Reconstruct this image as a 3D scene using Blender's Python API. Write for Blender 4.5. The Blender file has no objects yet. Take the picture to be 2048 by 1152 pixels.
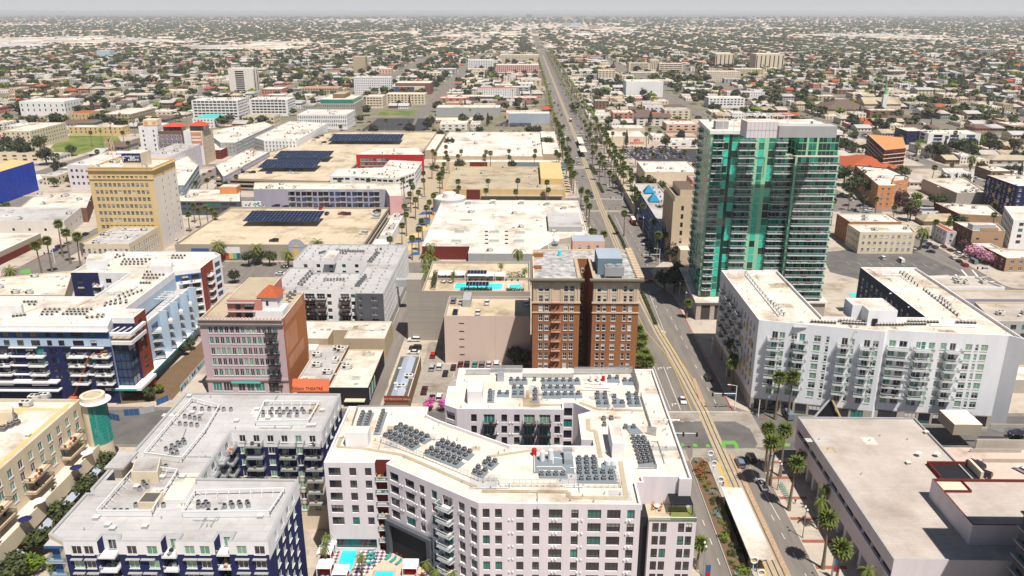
import bpy,math,random,re
import numpy as np
from mathutils import Vector,Matrix
from mathutils.geometry import tessellate_polygon
R=math.radians
scene=bpy.context.scene
COL=scene.collection
random.seed(7)
# ---------------------------------------------------------------- camera, sky, sun, exposure
CAM_H,FPX=120.0,1600.0
PITCH=math.atan(554/FPX)
YAW=math.atan(26/FPX*math.cos(PITCH))
cam_d=bpy.data.cameras.new('camera');cam=bpy.data.objects.new('camera',cam_d);COL.objects.link(cam)
cam_d.sensor_width=36;cam_d.lens=36*FPX/2048;cam_d.clip_start=1;cam_d.clip_end=90000
cam.location=(0,0,CAM_H);cam.rotation_euler=(math.pi/2-PITCH,0,YAW)
scene.camera=cam
SUN_EL,SUN_AZ=63.0,148.0
w=bpy.data.worlds.new('World');scene.world=w;w.use_nodes=True
nt=w.node_tree;bg=nt.nodes['Background']
sky=nt.nodes.new('ShaderNodeTexSky');sky.sky_type='NISHITA';sky.sun_disc=False
sky.sun_elevation=R(SUN_EL);sky.sun_rotation=R(SUN_AZ);sky.air_density=1.0;sky.dust_density=0.6;sky.ozone_density=1.5
# murk low over the horizon: the sky pales to grey in its lowest few degrees
tc=nt.nodes.new('ShaderNodeTexCoord');sx_=nt.nodes.new('ShaderNodeSeparateXYZ');mr=nt.nodes.new('ShaderNodeMapRange');mk_=nt.nodes.new('ShaderNodeMix');mk_.data_type='RGBA'
nt.links.new(tc.outputs['Generated'],sx_.inputs[0]);nt.links.new(sx_.outputs[2],mr.inputs[0]);mr.inputs[1].default_value=.0;mr.inputs[2].default_value=.10;mr.inputs[3].default_value=1;mr.inputs[4].default_value=0
nt.links.new(mr.outputs[0],mk_.inputs[0]);nt.links.new(sky.outputs[0],mk_.inputs[6]);mk_.inputs[7].default_value=(11,11.2,11.6,1)
nt.links.new(mk_.outputs[2],bg.inputs[0]);bg.inputs[1].default_value=0.045
sl=bpy.data.lights.new('sun','SUN');sl.energy=5.0;sl.angle=R(0.5);sl.color=(1.0,0.95,0.87)
so=bpy.data.objects.new('sun',sl);COL.objects.link(so)
sd=Vector((math.sin(R(SUN_AZ))*math.cos(R(SUN_EL)),math.cos(R(SUN_AZ))*math.cos(R(SUN_EL)),math.sin(R(SUN_EL))))
so.rotation_euler=sd.to_track_quat('Z','Y').to_euler();so.location=(0,0,400)
vs=scene.view_settings;vs.view_transform='Standard';vs.look='None';vs.exposure=0.38;vs.gamma=1
scene.cycles.volume_bounces=1;scene.cycles.max_bounces=6;scene.cycles.diffuse_bounces=3
scene.cycles.transparent_max_bounces=6
# ---------------------------------------------------------------- survey: image point + height -> place on the map
fwv=Vector((-math.sin(YAW)*math.cos(PITCH),math.cos(YAW)*math.cos(PITCH),-math.sin(PITCH)))
rtv=Vector((math.cos(YAW),math.sin(YAW),0));upv=rtv.cross(fwv)
def P(x,y,z=0.0):
 d=fwv*FPX+rtv*(x-1024)-upv*(y-576);t=(z-CAM_H)/d.z
 return Vector((d.x*t,d.y*t))
def proj(X,Y,Z=0.0):
 v=Vector((X,Y,Z-CAM_H));q=v.dot(fwv)
 return(1024+FPX*v.dot(rtv)/q,576-FPX*v.dot(upv)/q)if q>1 else(-9999,9999)
def HB(x,yt,yb):
 lo,hi=0.0,110.0
 for _ in range(40):
  h=(lo+hi)/2;b=P(x,yt,h)
  if proj(b.x,b.y,0)[1]<yb:lo=h
  else:hi=h
 return h
def PX(s):
 return[tuple(float(c)for c in q.split(','))for q in s.split()]
def snap(pts,tol=13):
 pts=[Vector((p[0],p[1]))for p in pts]
 n=len(pts)
 for _ in range(3):
  for i in range(n):
   a,b=pts[i],pts[(i+1)%n];d=b-a
   if d.length<.01:continue
   an=math.degrees(math.atan2(abs(d.y),abs(d.x)))
   if an<tol:a.y=b.y=(a.y+b.y)/2
   elif an>90-tol:a.x=b.x=(a.x+b.x)/2
 return[(p.x,p.y)for p in pts]
def area(pts):return sum(pts[i][0]*pts[(i+1)%len(pts)][1]-pts[(i+1)%len(pts)][0]*pts[i][1]for i in range(len(pts)))/2
def inside(p,poly):
 c=False;n=len(poly);j=n-1
 for i in range(n):
  a,b=poly[i],poly[j]
  if(a[1]>p[1])!=(b[1]>p[1])and p[0]<(b[0]-a[0])*(p[1]-a[1])/(b[1]-a[1])+a[0]:c=not c
  j=i
 return c
def offset(pts,t):
 n=len(pts);out=[]
 for i in range(n):
  p0,p1,p2=Vector(pts[i-1]),Vector(pts[i]),Vector(pts[(i+1)%n])
  d1,d2=(p1-p0).normalized(),(p2-p1).normalized()
  n1,n2=Vector((-d1 .y,d1 .x)),Vector((-d2 .y,d2 .x));m=n1+n2
  k=max(m.length_squared/2,.35)
  q=p1+m*(t/k);out.append((q.x,q.y))
 return out
# ---------------------------------------------------------------- materials
MATS={}
def mat(name,c,rough=.8,metal=0.0,c2=None,sc=.15,mix=.35,spec=.3,bump=0.0,bsc=3.0,fn=None,alpha=1,streak=None):
 if name in MATS:return MATS[name]
 m=bpy.data.materials.new(name);m.use_nodes=True;MATS[name]=m
 t=m.node_tree;b=t.nodes['Principled BSDF']
 b.inputs['Base Color'].default_value=(*c,1);b.inputs['Roughness'].default_value=rough
 b.inputs['Metallic'].default_value=metal;b.inputs['Specular IOR Level'].default_value=spec
 L=t.links;N=t.nodes;b.inputs['Alpha'].default_value=alpha
 geo=None
 if mix>0 or bump>0 or fn:
  geo=N.new('ShaderNodeNewGeometry')
 if mix>0:
  c2=c2 or tuple(x*.62 for x in c)
  n1=N.new('ShaderNodeTexNoise');n1 .inputs['Scale'].default_value=sc;n1 .inputs['Detail'].default_value=7;n1 .inputs['Roughness'].default_value=.65
  if streak:
   mp=N.new('ShaderNodeMapping');mp.inputs['Scale'].default_value=streak;L.new(geo.outputs['Position'],mp.inputs[0]);L.new(mp.outputs[0],n1 .inputs['Vector'])
  else:L.new(geo.outputs['Position'],n1 .inputs['Vector'])
  r=N.new('ShaderNodeMapRange');r.inputs[1].default_value=.38;r.inputs[2].default_value=.72;r.inputs[3].default_value=0;r.inputs[4].default_value=mix
  L.new(n1 .outputs[0],r.inputs[0])
  mx=N.new('ShaderNodeMix');mx.data_type='RGBA';mx.inputs[6].default_value=(*c,1);mx.inputs[7].default_value=(*c2,1)
  L.new(r.outputs[0],mx.inputs[0]);L.new(mx.outputs[2],b.inputs['Base Color'])
  m['mx']=mx.name
 if bump>0:
  n2=N.new('ShaderNodeTexNoise');n2 .inputs['Scale'].default_value=bsc;n2 .inputs['Detail'].default_value=4
  L.new(geo.outputs['Position'],n2 .inputs['Vector'])
  bp=N.new('ShaderNodeBump');bp.inputs['Strength'].default_value=bump;bp.inputs['Distance'].default_value=.5
  L.new(n2 .outputs[0],bp.inputs['Height']);L.new(bp.outputs[0],b.inputs['Normal'])
 if fn:fn(t,b,geo)
 return m
def glass(name,c,rough=.08,spec=.9,c2=None):
# window glass: dark, mirror-like, each pane a little different
 def f(t,b,geo):
  oi=t.nodes.new('ShaderNodeObjectInfo');mx=t.nodes.new('ShaderNodeMix');mx.data_type='RGBA'
  mx.inputs[6].default_value=(*c,1);mx.inputs[7].default_value=(*(c2 or tuple(x*2.2 for x in c)),1)
  t.links.new(oi.outputs['Random'],mx.inputs[0]);t.links.new(mx.outputs[2],b.inputs['Base Color'])
 return mat(name,c,rough,spec=spec,mix=0,fn=f)
def seams(sp=3.0,dark=.72,w=.03,st=1.0):
# roofing felt: joints between sheets, stains round them
 def f(t,b,geo):
  N,L=t.nodes,t.links
  br=N.new('ShaderNodeTexBrick');br.inputs['Scale'].default_value=1.0
  br.inputs['Brick Width'].default_value=sp*5;br.inputs['Row Height'].default_value=sp
  br.inputs['Mortar Size'].default_value=w*2;br.inputs['Mortar Smooth'].default_value=.4
  br.inputs['Color1'].default_value=(1,1,1,1);br.inputs['Color2'].default_value=(.94,.94,.94,1);br.inputs['Mortar'].default_value=(dark,dark,dark,1)
  L.new(geo.outputs['Position'],br.inputs['Vector'])
  n=N.new('ShaderNodeTexNoise');n.inputs['Scale'].default_value=.06;n.inputs['Detail'].default_value=8;n.inputs['Roughness'].default_value=.7
  L.new(geo.outputs['Position'],n.inputs['Vector'])
  cr=N.new('ShaderNodeValToRGB');cr.color_ramp.elements[0].position=.32;cr.color_ramp.elements[0].color=tuple(1-st*(1-v)for v in(.5,.44,.38))+(1,)
  cr.color_ramp.elements[1].position=.50;cr.color_ramp.elements[1].color=(1,1,1,1)
  L.new(n.outputs[0],cr.inputs[0])
  src=b.inputs['Base Color'].links[0].from_socket if b.inputs['Base Color'].links else None
  m1=N.new('ShaderNodeMix');m1 .data_type='RGBA';m1 .blend_type='MULTIPLY';m1 .inputs[0].default_value=1
  m2=N.new('ShaderNodeMix');m2 .data_type='RGBA';m2 .blend_type='MULTIPLY';m2 .inputs[0].default_value=1
  if src:L.new(src,m1 .inputs[6])
  else:m1 .inputs[6].default_value=b.inputs['Base Color'].default_value
  L.new(br.outputs[0],m1 .inputs[7]);L.new(m1 .outputs[2],m2 .inputs[6]);L.new(cr.outputs[0],m2 .inputs[7])
  L.new(m2 .outputs[2],b.inputs['Base Color'])
 return f
def brickfn(c2,mor,wdt=.5,row=.2):
 def f(t,b,geo):
  N,L=t.nodes,t.links
  tc=N.new('ShaderNodeSeparateXYZ');L.new(geo.outputs['Position'],tc.inputs[0])
  ad=N.new('ShaderNodeMath');L.new(tc.outputs[0],ad.inputs[0]);L.new(tc.outputs[1],ad.inputs[1])
  cb=N.new('ShaderNodeCombineXYZ');L.new(ad.outputs[0],cb.inputs[0]);L.new(tc.outputs[2],cb.inputs[1])
  br=N.new('ShaderNodeTexBrick');br.inputs['Scale'].default_value=1;br.inputs['Brick Width'].default_value=wdt;br.inputs['Row Height'].default_value=row
  br.inputs['Mortar Size'].default_value=.012;br.inputs['Color2'].default_value=(*c2,1);br.inputs['Mortar'].default_value=(*mor,1)
  src=b.inputs['Base Color'].links[0].from_socket
  L.new(src,br.inputs['Color1']);L.new(cb.outputs[0],br.inputs['Vector']);L.new(br.outputs[0],b.inputs['Base Color'])
 return f
W=lambda n,c,**k:mat('wall '+n,c,**{**dict(rough=.85,sc=.45,mix=.3,spec=.2,bump=.04,bsc=6,streak=(1,1,.13)),**k})
M=dict(white=W('white',(.74,.72,.72)),warm=W('warm white',(.72,.66,.60)),lilac=W('lilac white',(.66,.60,.62)),cream=W('cream',(.66,.56,.42)),yellow=W('yellow stone',(.62,.46,.23),mix=.3),tan=W('tan',(.44,.35,.24)),brown=W('brown',(.22,.13,.08)),grey=W('grey',(.30,.30,.31)),dgrey=W('dark grey',(.085,.09,.105)),navy=W('navy',(.016,.020,.085)),blue=W('slate blue',(.035,.10,.25)),ltblue=W('pale blue',(.42,.52,.63)),red=W('red',(.45,.018,.015)),maroon=W('maroon',(.15,.025,.02)),rust=W('rust red',(.26,.05,.025)),orange=W('orange',(.62,.26,.10)),pink=W('pink',(.62,.36,.36)),mauve=W('mauve',(.50,.37,.40),mix=.25),peach=W('peach',(.66,.44,.34)),salmon=W('salmon',(.52,.22,.18)),purple=W('purple grey',(.33,.31,.38)),teal=W('teal',(.03,.30,.28)),black=W('black',(.018,.018,.022)),conc=W('concrete',(.40,.36,.31),mix=.3),tconc=W('tan concrete',(.36,.31,.245),mix=.3,sc=.1),ochre=W('ochre',(.62,.44,.20)),brick=W('brick',(.33,.125,.042),mix=.35,sc=.5,fn=brickfn((.27,.10,.035),(.33,.2,.12))),dbrick=W('dark brick',(.20,.075,.05),mix=.35,fn=brickfn((.15,.06,.045),(.25,.2,.16))),tbrick=W('tan brick',(.42,.26,.15),mix=.35,fn=brickfn((.32,.19,.11),(.4,.33,.26))),obrick=W('orange brick',(.46,.135,.03),mix=.5,sc=.4,c2=(.33,.12,.05),fn=brickfn((.36,.12,.04),(.4,.25,.15))),stone=W('buff stone',(.60,.47,.33),mix=.3),cornice=W('dark stone',(.16,.15,.115)),bluewrap=W('blue sheeting',(.012,.05,.42),rough=.45,mix=.5,c2=(.004,.02,.2),sc=.2,bump=1.0,bsc=.5),green=W('green',(.18,.42,.16)),ltgreen=W('pale green panel',(.36,.62,.36),mix=.05),trim=W('trim',(.55,.47,.36)),frame=mat('white frame',(.7,.7,.7),.5,mix=0),dframe=mat('dark frame',(.02,.018,.02),.5,mix=0),steel=mat('steel',(.45,.47,.5),.35,metal=.8,mix=.2),rwhite=mat('roof white',(.74,.68,.61),.8,c2=(.46,.38,.30),sc=.07,mix=.75,bump=.08,bsc=2,fn=seams()),rcream=mat('roof cream',(.74,.66,.57),.85,c2=(.50,.41,.32),sc=.11,mix=.6,bump=.1,fn=seams()),rgrey=mat('roof grey',(.50,.48,.475),.9,c2=(.30,.28,.27),sc=.12,mix=.6,bump=.15,fn=seams(2.2)),rtan=mat('roof tan',(.46,.38,.27),.9,c2=(.33,.26,.18),sc=.08,mix=.6,bump=.15,fn=seams(2.2)),rpinkgrey=mat('roof pink grey',(.50,.435,.385),.9,c2=(.33,.28,.24),sc=.10,mix=.7,bump=.15,fn=seams(.9,.84,st=.45)),rdark=mat('roof dark',(.10,.095,.09),.9,sc=.3,mix=.5),rsnow=mat('roof peeling grey',(.50,.48,.47),.9,c2=(.09,.085,.085),sc=.5,mix=.95,bump=.2),rtile=mat('roof clay tile',(.46,.10,.035),.8,c2=(.3,.07,.03),sc=.8,mix=.6,fn=brickfn((.36,.08,.03),(.2,.05,.02),.6,.3)),rbrown=mat('roof brown shingle',(.15,.10,.08),.9,sc=.6,mix=.5),rdeck=mat('parking deck concrete',(.57,.47,.335),.9,c2=(.42,.34,.24),sc=.07,mix=.6,bump=.1,fn=seams(9,.85)),rgteal=mat('roof teal',(.06,.5,.42),.6,mix=.2),rblue=mat('roof pale metal',(.42,.47,.55),.5,metal=.2,mix=.25),g_dark=glass('glass dark',(.012,.010,.016)),g_low=glass('glass low pane',(.02,.05,.045),c2=(.05,.11,.09)),g_teal=glass('glass teal',(.01,.10,.085),c2=(.02,.22,.18)),g_green=glass('glass green blind',(.10,.24,.15),c2=(.2,.34,.24)),g_blind=glass('glass white blind',(.38,.37,.36),.3,.5,c2=(.6,.58,.55)),g_blue=glass('glass blue',(.02,.04,.09)),asphalt=mat('asphalt',(.10,.092,.09),.92,c2=(.17,.155,.14),sc=.12,mix=.8,bump=.1),asphalt2=mat('asphalt old',(.20,.175,.155),.92,c2=(.115,.10,.09),sc=.3,mix=.75,bump=.1,streak=(1.4,.16,1)),dasphalt=mat('asphalt fresh',(.05,.048,.055),.92,sc=.2,mix=.4),pave=mat('pavement concrete',(.47,.40,.33),.9,c2=(.34,.29,.24),sc=.2,mix=.6,fn=seams(1.6,.8)),xing=mat('crossing concrete',(.34,.30,.255),.9,sc=.3,mix=.5,fn=seams(3,.8)),paintw=mat('white road paint',(.72,.70,.66),.8,sc=1,mix=.5),painty=mat('yellow road paint',(.62,.38,.04),.8,sc=1,mix=.5),paintg=mat('green road paint',(.12,.34,.06),.8,sc=1,mix=.4),paintr=mat('red kerb paint',(.45,.03,.03),.8,mix=.3),rail=mat('rail steel',(.10,.075,.05),.5,metal=.5,mix=.3),track=mat('track bed concrete',(.40,.325,.225),.9,sc=.4,mix=.6),ballast=mat('ballast',(.36,.22,.13),.95,c2=(.55,.42,.30),sc=3,mix=1,bump=.6,bsc=5),paver=mat('red pavers',(.28,.10,.06),.9,sc=1,mix=.5),soil=mat('soil',(.16,.10,.055),.95,sc=.5,mix=.6,bump=.3),grass=mat('grass',(.07,.13,.02),.95,c2=(.26,.24,.07),sc=.05,mix=1,bump=.5,bsc=2),water=mat('pool water',(.02,.62,.66),.06,c2=(.10,.78,.78),sc=.4,mix=.5,spec=.6),solar=mat('solar panel',(.004,.009,.04),.25,mix=0,spec=.6),unit=mat('unit casing',(.34,.34,.35),.5,metal=.2,sc=2,mix=.3),fan=mat('fan grille',(.025,.025,.028),.6,mix=0),lunit=mat('light casing',(.62,.59,.54),.6,mix=.2),duct=mat('galvanised duct',(.46,.48,.50),.4,metal=.5,mix=.3),pad=mat('unit platform',(.20,.24,.27),.6,mix=.4),awn=mat('orange awning',(.50,.12,.05),.7,mix=.2),clad=W('grey cladding',(.36,.36,.36)),chars=mat('sign lettering',(.85,.85,.83),.6,mix=0),ink=mat('dark lettering',(.04,.01,.01),.6,mix=0),redch=mat('red lettering',(.75,.03,.02),.6,mix=0),clear=mat('railing glass',(.12,.20,.20),.08,spec=.9,mix=0,alpha=.35),bark=mat('bark',(.13,.09,.055),.95,sc=2,mix=.6,bump=.5),pbark=mat('palm bark',(.20,.15,.11),.95,sc=2,mix=.6),frond=mat('palm frond',(.13,.16,.025),.75,c2=(.07,.10,.02),sc=.6,mix=.9),dry=mat('dry frond',(.26,.17,.06),.85,sc=1,mix=.6),date=mat('date palm frond',(.10,.13,.035),.7,c2=(.22,.2,.05),sc=.6,mix=.9),leaf=mat('leaves green',(.040,.056,.018),.8,c2=(.085,.095,.035),sc=.35,mix=1),leaf2=mat('leaves dark',(.026,.034,.017),.8,c2=(.055,.058,.032),sc=.35,mix=1),leaf3=mat('leaves olive',(.085,.075,.03),.8,c2=(.13,.11,.05),sc=.35,mix=1),leaf4=mat('leaves bright',(.14,.19,.015),.8,c2=(.07,.12,.02),sc=.35,mix=1),plum=mat('leaves plum',(.085,.045,.04),.8,sc=.4,mix=.7),bloom=mat('pink blossom',(.62,.12,.34),.8,c2=(.40,.06,.2),sc=.6,mix=.8),bloomp=mat('pale pink blossom',(.62,.30,.40),.8,sc=.6,mix=.8),)
# ---------------------------------------------------------------- mesh builder
class MB:
 def __init__(s):s.v=[];s.f=[];s.m=[];s.mats=[]
 def mi(s,m):
  if isinstance(m,str):m=M[m]
  if m not in s.mats:s.mats.append(m)
  return s.mats.index(m)
 def face(s,pts,m):
  n=len(s.v);s.v.extend(tuple(p)for p in pts);s.f.append(tuple(range(n,n+len(pts))));s.m.append(s.mi(m))
 def ngon(s,pts,z,m):
  v3=[Vector((p[0],p[1],z))for p in pts];n=len(s.v);s.v.extend(tuple(p)for p in v3);k=s.mi(m)
  for tri in tessellate_polygon([v3]):
   a,b,c=(v3[i]for i in tri)
   if(b-a).cross(c-a).z<0:tri=tri[::-1]
   s.f.append(tuple(n+i for i in tri));s.m.append(k)
 def prism(s,pts,z0,z1,m,top=None,bottom=False):
  if area(pts)<0:pts=pts[::-1]
  for i in range(len(pts)):
   a,b=pts[i],pts[(i+1)%len(pts)]
   s.face([(a[0],a[1],z0),(b[0],b[1],z0),(b[0],b[1],z1),(a[0],a[1],z1)],m)
  s.ngon(pts,z1,top or m)
  if bottom:
   s.ngon(pts,z0,m)
 def box(s,x0,y0,z0,x1,y1,z1,m,top=None):
  if x0>x1:x0,x1=x1,x0
  if y0>y1:y0,y1=y1,y0
  q=[(x0,y0),(x1,y0),(x1,y1),(x0,y1)]
  s.prism(q,z0,z1,m,top);s.face([(x0,y0,z0),(x0,y1,z0),(x1,y1,z0),(x1,y0,z0)],m)
 def obox(s,cx,cy,z0,lx,ly,h,a,m,top=None):
  c,t=math.cos(a),math.sin(a)
  q=[(cx+x*c-y*t,cy+x*t+y*c)for x,y in((-lx/2,-ly/2),(lx/2,-ly/2),(lx/2,ly/2),(-lx/2,ly/2))]
  s.prism(q,z0,z0+h,m,top,True)
 def cyl(s,cx,cy,z0,z1,r,n,m,r2=None,cap=None):
  r2=r if r2 is None else r2
  A=[(cx+r*math.cos(2*math.pi*i/n),cy+r*math.sin(2*math.pi*i/n),z0)for i in range(n)]
  B=[(cx+r2*math.cos(2*math.pi*i/n),cy+r2*math.sin(2*math.pi*i/n),z1)for i in range(n)]
  for i in range(n):
   j=(i+1)%n;s.face([A[i],A[j],B[j],B[i]],m)
  if r2>.001:s.face(B,cap or m)
 def tube(s,p,q,r,m,n=5,r2=None):
  p,q=Vector(p),Vector(q);d=(q-p)
  if d.length<1e-6:return
  d.normalize();a=d.orthogonal().normalized();b=d.cross(a);r2=r if r2 is None else r2
  A=[p+(a*math.cos(2*math.pi*i/n)+b*math.sin(2*math.pi*i/n))*r for i in range(n)]
  B=[q+(a*math.cos(2*math.pi*i/n)+b*math.sin(2*math.pi*i/n))*r2 for i in range(n)]
  for i in range(n):
   j=(i+1)%n;s.face([A[i],A[j],B[j],B[i]],m)
  s.face(A[::-1],m);s.face(B,m)
 def bar(s,p,q,w,m):
  s.tube(p,q,w*.7,m,4)
 def mesh(s,name,off=(0,0,0)):
  me=bpy.data.meshes.new(name)
  o=off
  me.from_pydata([(a-o[0],b-o[1],c-o[2])for a,b,c in s.v],[],s.f)
  for m in s.mats:me.materials.append(m)
  me.polygons.foreach_set('material_index',s.m);me.update()
  return me
 def build(s,name,parent=None,smooth=False,off=None):
  if not s.f:return None
  o3=tuple(wloc(parent))if parent else(off or(0,0,0))
  me=s.mesh(name,o3)
  if smooth:me.polygons.foreach_set('use_smooth',[True]*len(me.polygons))
  o=bpy.data.objects.new(name,me);COL.objects.link(o)
  if parent:o.parent=parent
  elif off:o.location=off
  return o
def part(b,name,root):
# one piece, one mesh: build what the builder holds and empty it
 o=b.build(name,root);b.v,b.f,b.m,b.mats=[],[],[],[];return o
def wloc(o):
 v=Vector(o.location)
 while o.parent:o=o.parent;v=v+Vector(o.location)
 return v
def tag(o,label=None,cat=None,group=None,kind=None):
 if label:o['label']=label
 if cat:o['category']=cat
 if group:o['group']=group
 if kind:o['kind']=kind
 return o
def empty(name,loc,label=None,cat=None,group=None,rz=0):
 o=bpy.data.objects.new(name,None);COL.objects.link(o);o.location=loc;o.rotation_euler=(0,0,rz);o.empty_display_size=.5
 return tag(o,label,cat,group)
def inst(name,me,parent,loc,rz=0,sc=None):
 o=bpy.data.objects.new(name,me);COL.objects.link(o)
 if parent:o.parent=parent;loc=Vector(loc)-wloc(parent)
 o.location=loc;o.rotation_euler=(0,0,rz)
 if sc:o.scale=sc if hasattr(sc,'__len__')else(sc,sc,sc)
 return o
# repeated parts wait here; past 100 of one kind on a thing the rest go into one mesh
PEND={}
def pend(root,name,me,loc,rz=0,sc=1.0):PEND.setdefault(root.name,{}).setdefault(name,[]).append((me,Vector(loc),rz,sc))
def join_np(items,name,parent):
 V,F,MI,mats,nv=[],[],[],[],0;cache={}
 LT=[]
 base=wloc(parent)if parent else Vector((0,0,0))
 for me,loc,rz,sc in items:
  if me.name not in cache:
   co=np.empty(len(me.vertices)*3,np.float32);me.vertices.foreach_get('co',co)
   li=np.empty(len(me.loops),np.int32);me.loops.foreach_get('vertex_index',li)
   lt=np.empty(len(me.polygons),np.int32);me.polygons.foreach_get('loop_total',lt)
   mi=np.empty(len(me.polygons),np.int32);me.polygons.foreach_get('material_index',mi)
   mp=[]
   for m in me.materials:
    if m not in mats:mats.append(m)
    mp.append(mats.index(m))
   cache[me.name]=(co.reshape(-1,3),li,lt,np.array(mp or[0],np.int32)[mi])
  co,li,lt,mi=cache[me.name]
  c,s_=math.cos(rz),math.sin(rz);k=np.array(sc if hasattr(sc,'__len__')else(sc,)*3,np.float32)
  q=co*k;x=q[:,0]*c-q[:,1]*s_+loc[0]-base[0];y=q[:,0]*s_+q[:,1]*c+loc[1]-base[1]
  V.append(np.stack([x,y,q[:,2]+loc[2]-base[2]],1));F.append(li+nv);LT.append(lt);MI.append(mi);nv+=len(co)
 return raw_mesh(name,np.concatenate(V),np.concatenate(F),np.concatenate(LT),np.concatenate(MI),mats,parent)
def raw_mesh(name,V,L,LT,MI,mats,parent=None):
 me=bpy.data.meshes.new(name)
 me.vertices.add(len(V));me.vertices.foreach_set('co',V.astype(np.float32).ravel())
 me.loops.add(len(L));me.loops.foreach_set('vertex_index',L.astype(np.int32))
 me.polygons.add(len(LT));st=np.concatenate([[0],np.cumsum(LT)[:-1]]).astype(np.int32)
 me.polygons.foreach_set('loop_start',st);me.polygons.foreach_set('loop_total',LT.astype(np.int32))
 me.polygons.foreach_set('material_index',MI.astype(np.int32))
 for m in mats:me.materials.append(m)
 me.update(calc_edges=True);me.validate()
 o=bpy.data.objects.new(name,me);COL.objects.link(o)
 if parent:o.parent=parent
 return o
def flush():
 for rn,d in PEND.items():
  root=bpy.data.objects[rn]
  for name,L in d.items():
   if len(L)>100:
    L.sort(key=lambda t:(t[1]-Vector((0,0,CAM_H))).length)
    o=join_np(L[100:],name,root);o['kind']='stuff'
    L=L[:100]
   for me,loc,rz,sc in L:inst(name,me,root,loc,rz,None if sc==1.0 else sc)
# ---------------------------------------------------------------- windows, balconies, rooftop units (shared meshes)
CA={}
WST=dict(dark=('dframe',['g_dark']*4+['mixd']*5+['g_teal','mix']),green=('frame',['g_green']*3+['g_dark']*2),white=('frame',['g_dark']*4+['g_blind']*1+['mix']*4),teal=('frame',['g_teal','g_dark','g_dark','g_green']),plain=('frame',['g_dark']*4+['mix']),blue=('dframe',['g_blue','g_dark']),greenblind=('frame',['g_green','g_green','mixg']),band=('dframe',['g_dark']))
def wmesh(w,h,style,var):
 w,h=round(w,1),round(h,1);k=(w,h,style,var)
 if k in CA:return CA[k]
 fr,gl=WST[style];g=gl[var%len(gl)];b=MB();t=.09;y=.16
 top=h
 if g in('mix','mixg','mixd'):
  hb=h*(.55 if g!='mixd' else.28);up={'mix':'g_blind','mixg':'g_green','mixd':'g_dark'}[g]
  b.face([(-w/2,y,hb),(w/2,y,hb),(w/2,y,h),(-w/2,y,h)],up);top=hb;g='g_dark' if g!='mixd' else 'g_low'
 b.face([(-w/2,y,0),(w/2,y,0),(w/2,y,top),(-w/2,y,top)],g)
 def fb(x0,z0,x1,z1,d=.07):b.box(x0,y-d,z0,x1,y+.01,z1,fr)
 fb(-w/2,0,-w/2+t,h);fb(w/2-t,0,w/2,h);fb(-w/2+t,0,w/2-t,t);fb(-w/2+t,h-t,w/2-t,h)
 nx=1 if w<1.3 else 2 if w<2.6 else 3
 for i in range(1,nx):x=-w/2+w*i/nx;fb(x-.035,t,x+.035,h-t,.05)
 if nx==1 or style in('white','plain'):fb(-w/2+t,h*.5-.04,w/2-t,h*.5+.04,.05)
 if style in('white','green','plain','greenblind','teal'):b.box(-w/2-.08,-.14,-.1,w/2+.08,y,0,'frame')
 CA[k]=b.mesh('window');return CA[k]
def balc(w,d,style='bars'):
 var=random.randrange(4);k=('b',round(w,1),round(d,1),style,var)
 if k in CA:return CA[k]
 b=MB();sl={'bars':'frame','glass':'frame','dark':'dframe','tan':'stone','grey':'clad'}[style]
 b.box(-w/2,-d,-.22,w/2,-.02,0,sl)
 if style=='glass':
  for a,c in(((-w/2,-d),(w/2,-d)),((-w/2,-d),(-w/2,-.05)),((w/2,-d),(w/2,-.05))):
   x0,y0=a;x1,y1=c
   b.box(min(x0,x1)-.02,min(y0,y1)-.02,.08,max(x0,x1)+.02,max(y0,y1)+.02,1.0,'clear')
   b.box(min(x0,x1)-.04,min(y0,y1)-.04,1.0,max(x0,x1)+.04,max(y0,y1)+.04,1.07,'frame')
 else:
  m='dframe' if style in('dark','tan')else 'frame' if style=='bars' else 'steel'
  for a,c in(((-w/2,-d),(w/2,-d)),((-w/2,-d),(-w/2,-.05)),((w/2,-d),(w/2,-.05))):
   x0,y0=a;x1,y1=c;L=math.hypot(x1-x0,y1-y0);n=max(2,int(L/.28))
   b.box(min(x0,x1)-.03,min(y0,y1)-.03,1.0,max(x0,x1)+.03,max(y0,y1)+.03,1.07,m)
   b.box(min(x0,x1)-.02,min(y0,y1)-.02,.1,max(x0,x1)+.02,max(y0,y1)+.02,.15,m)
   for i in range(n+1):
    x,y=x0+(x1-x0)*i/n,y0+(y1-y0)*i/n
    b.box(x-.018,y-.018,0,x+.018,y+.018,1.0,m)
 rg=random.Random(var*7+int(w*10))
 for _ in range(var*max(1,int(w/3))):
  x=rg.uniform(-w/2+.5,w/2-.5);y=rg.uniform(-d+.45,-.4);z=rg.uniform(.4,.85);b.obox(x,y,.01,rg.uniform(.4,.8),rg.uniform(.35,.6),z,rg.uniform(0,1.5),rg.choice(['brown','frame','tan','leaf','dgrey','rust','orange','leaf2']))
 CA[k]=b.mesh('balcony');return CA[k]
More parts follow.
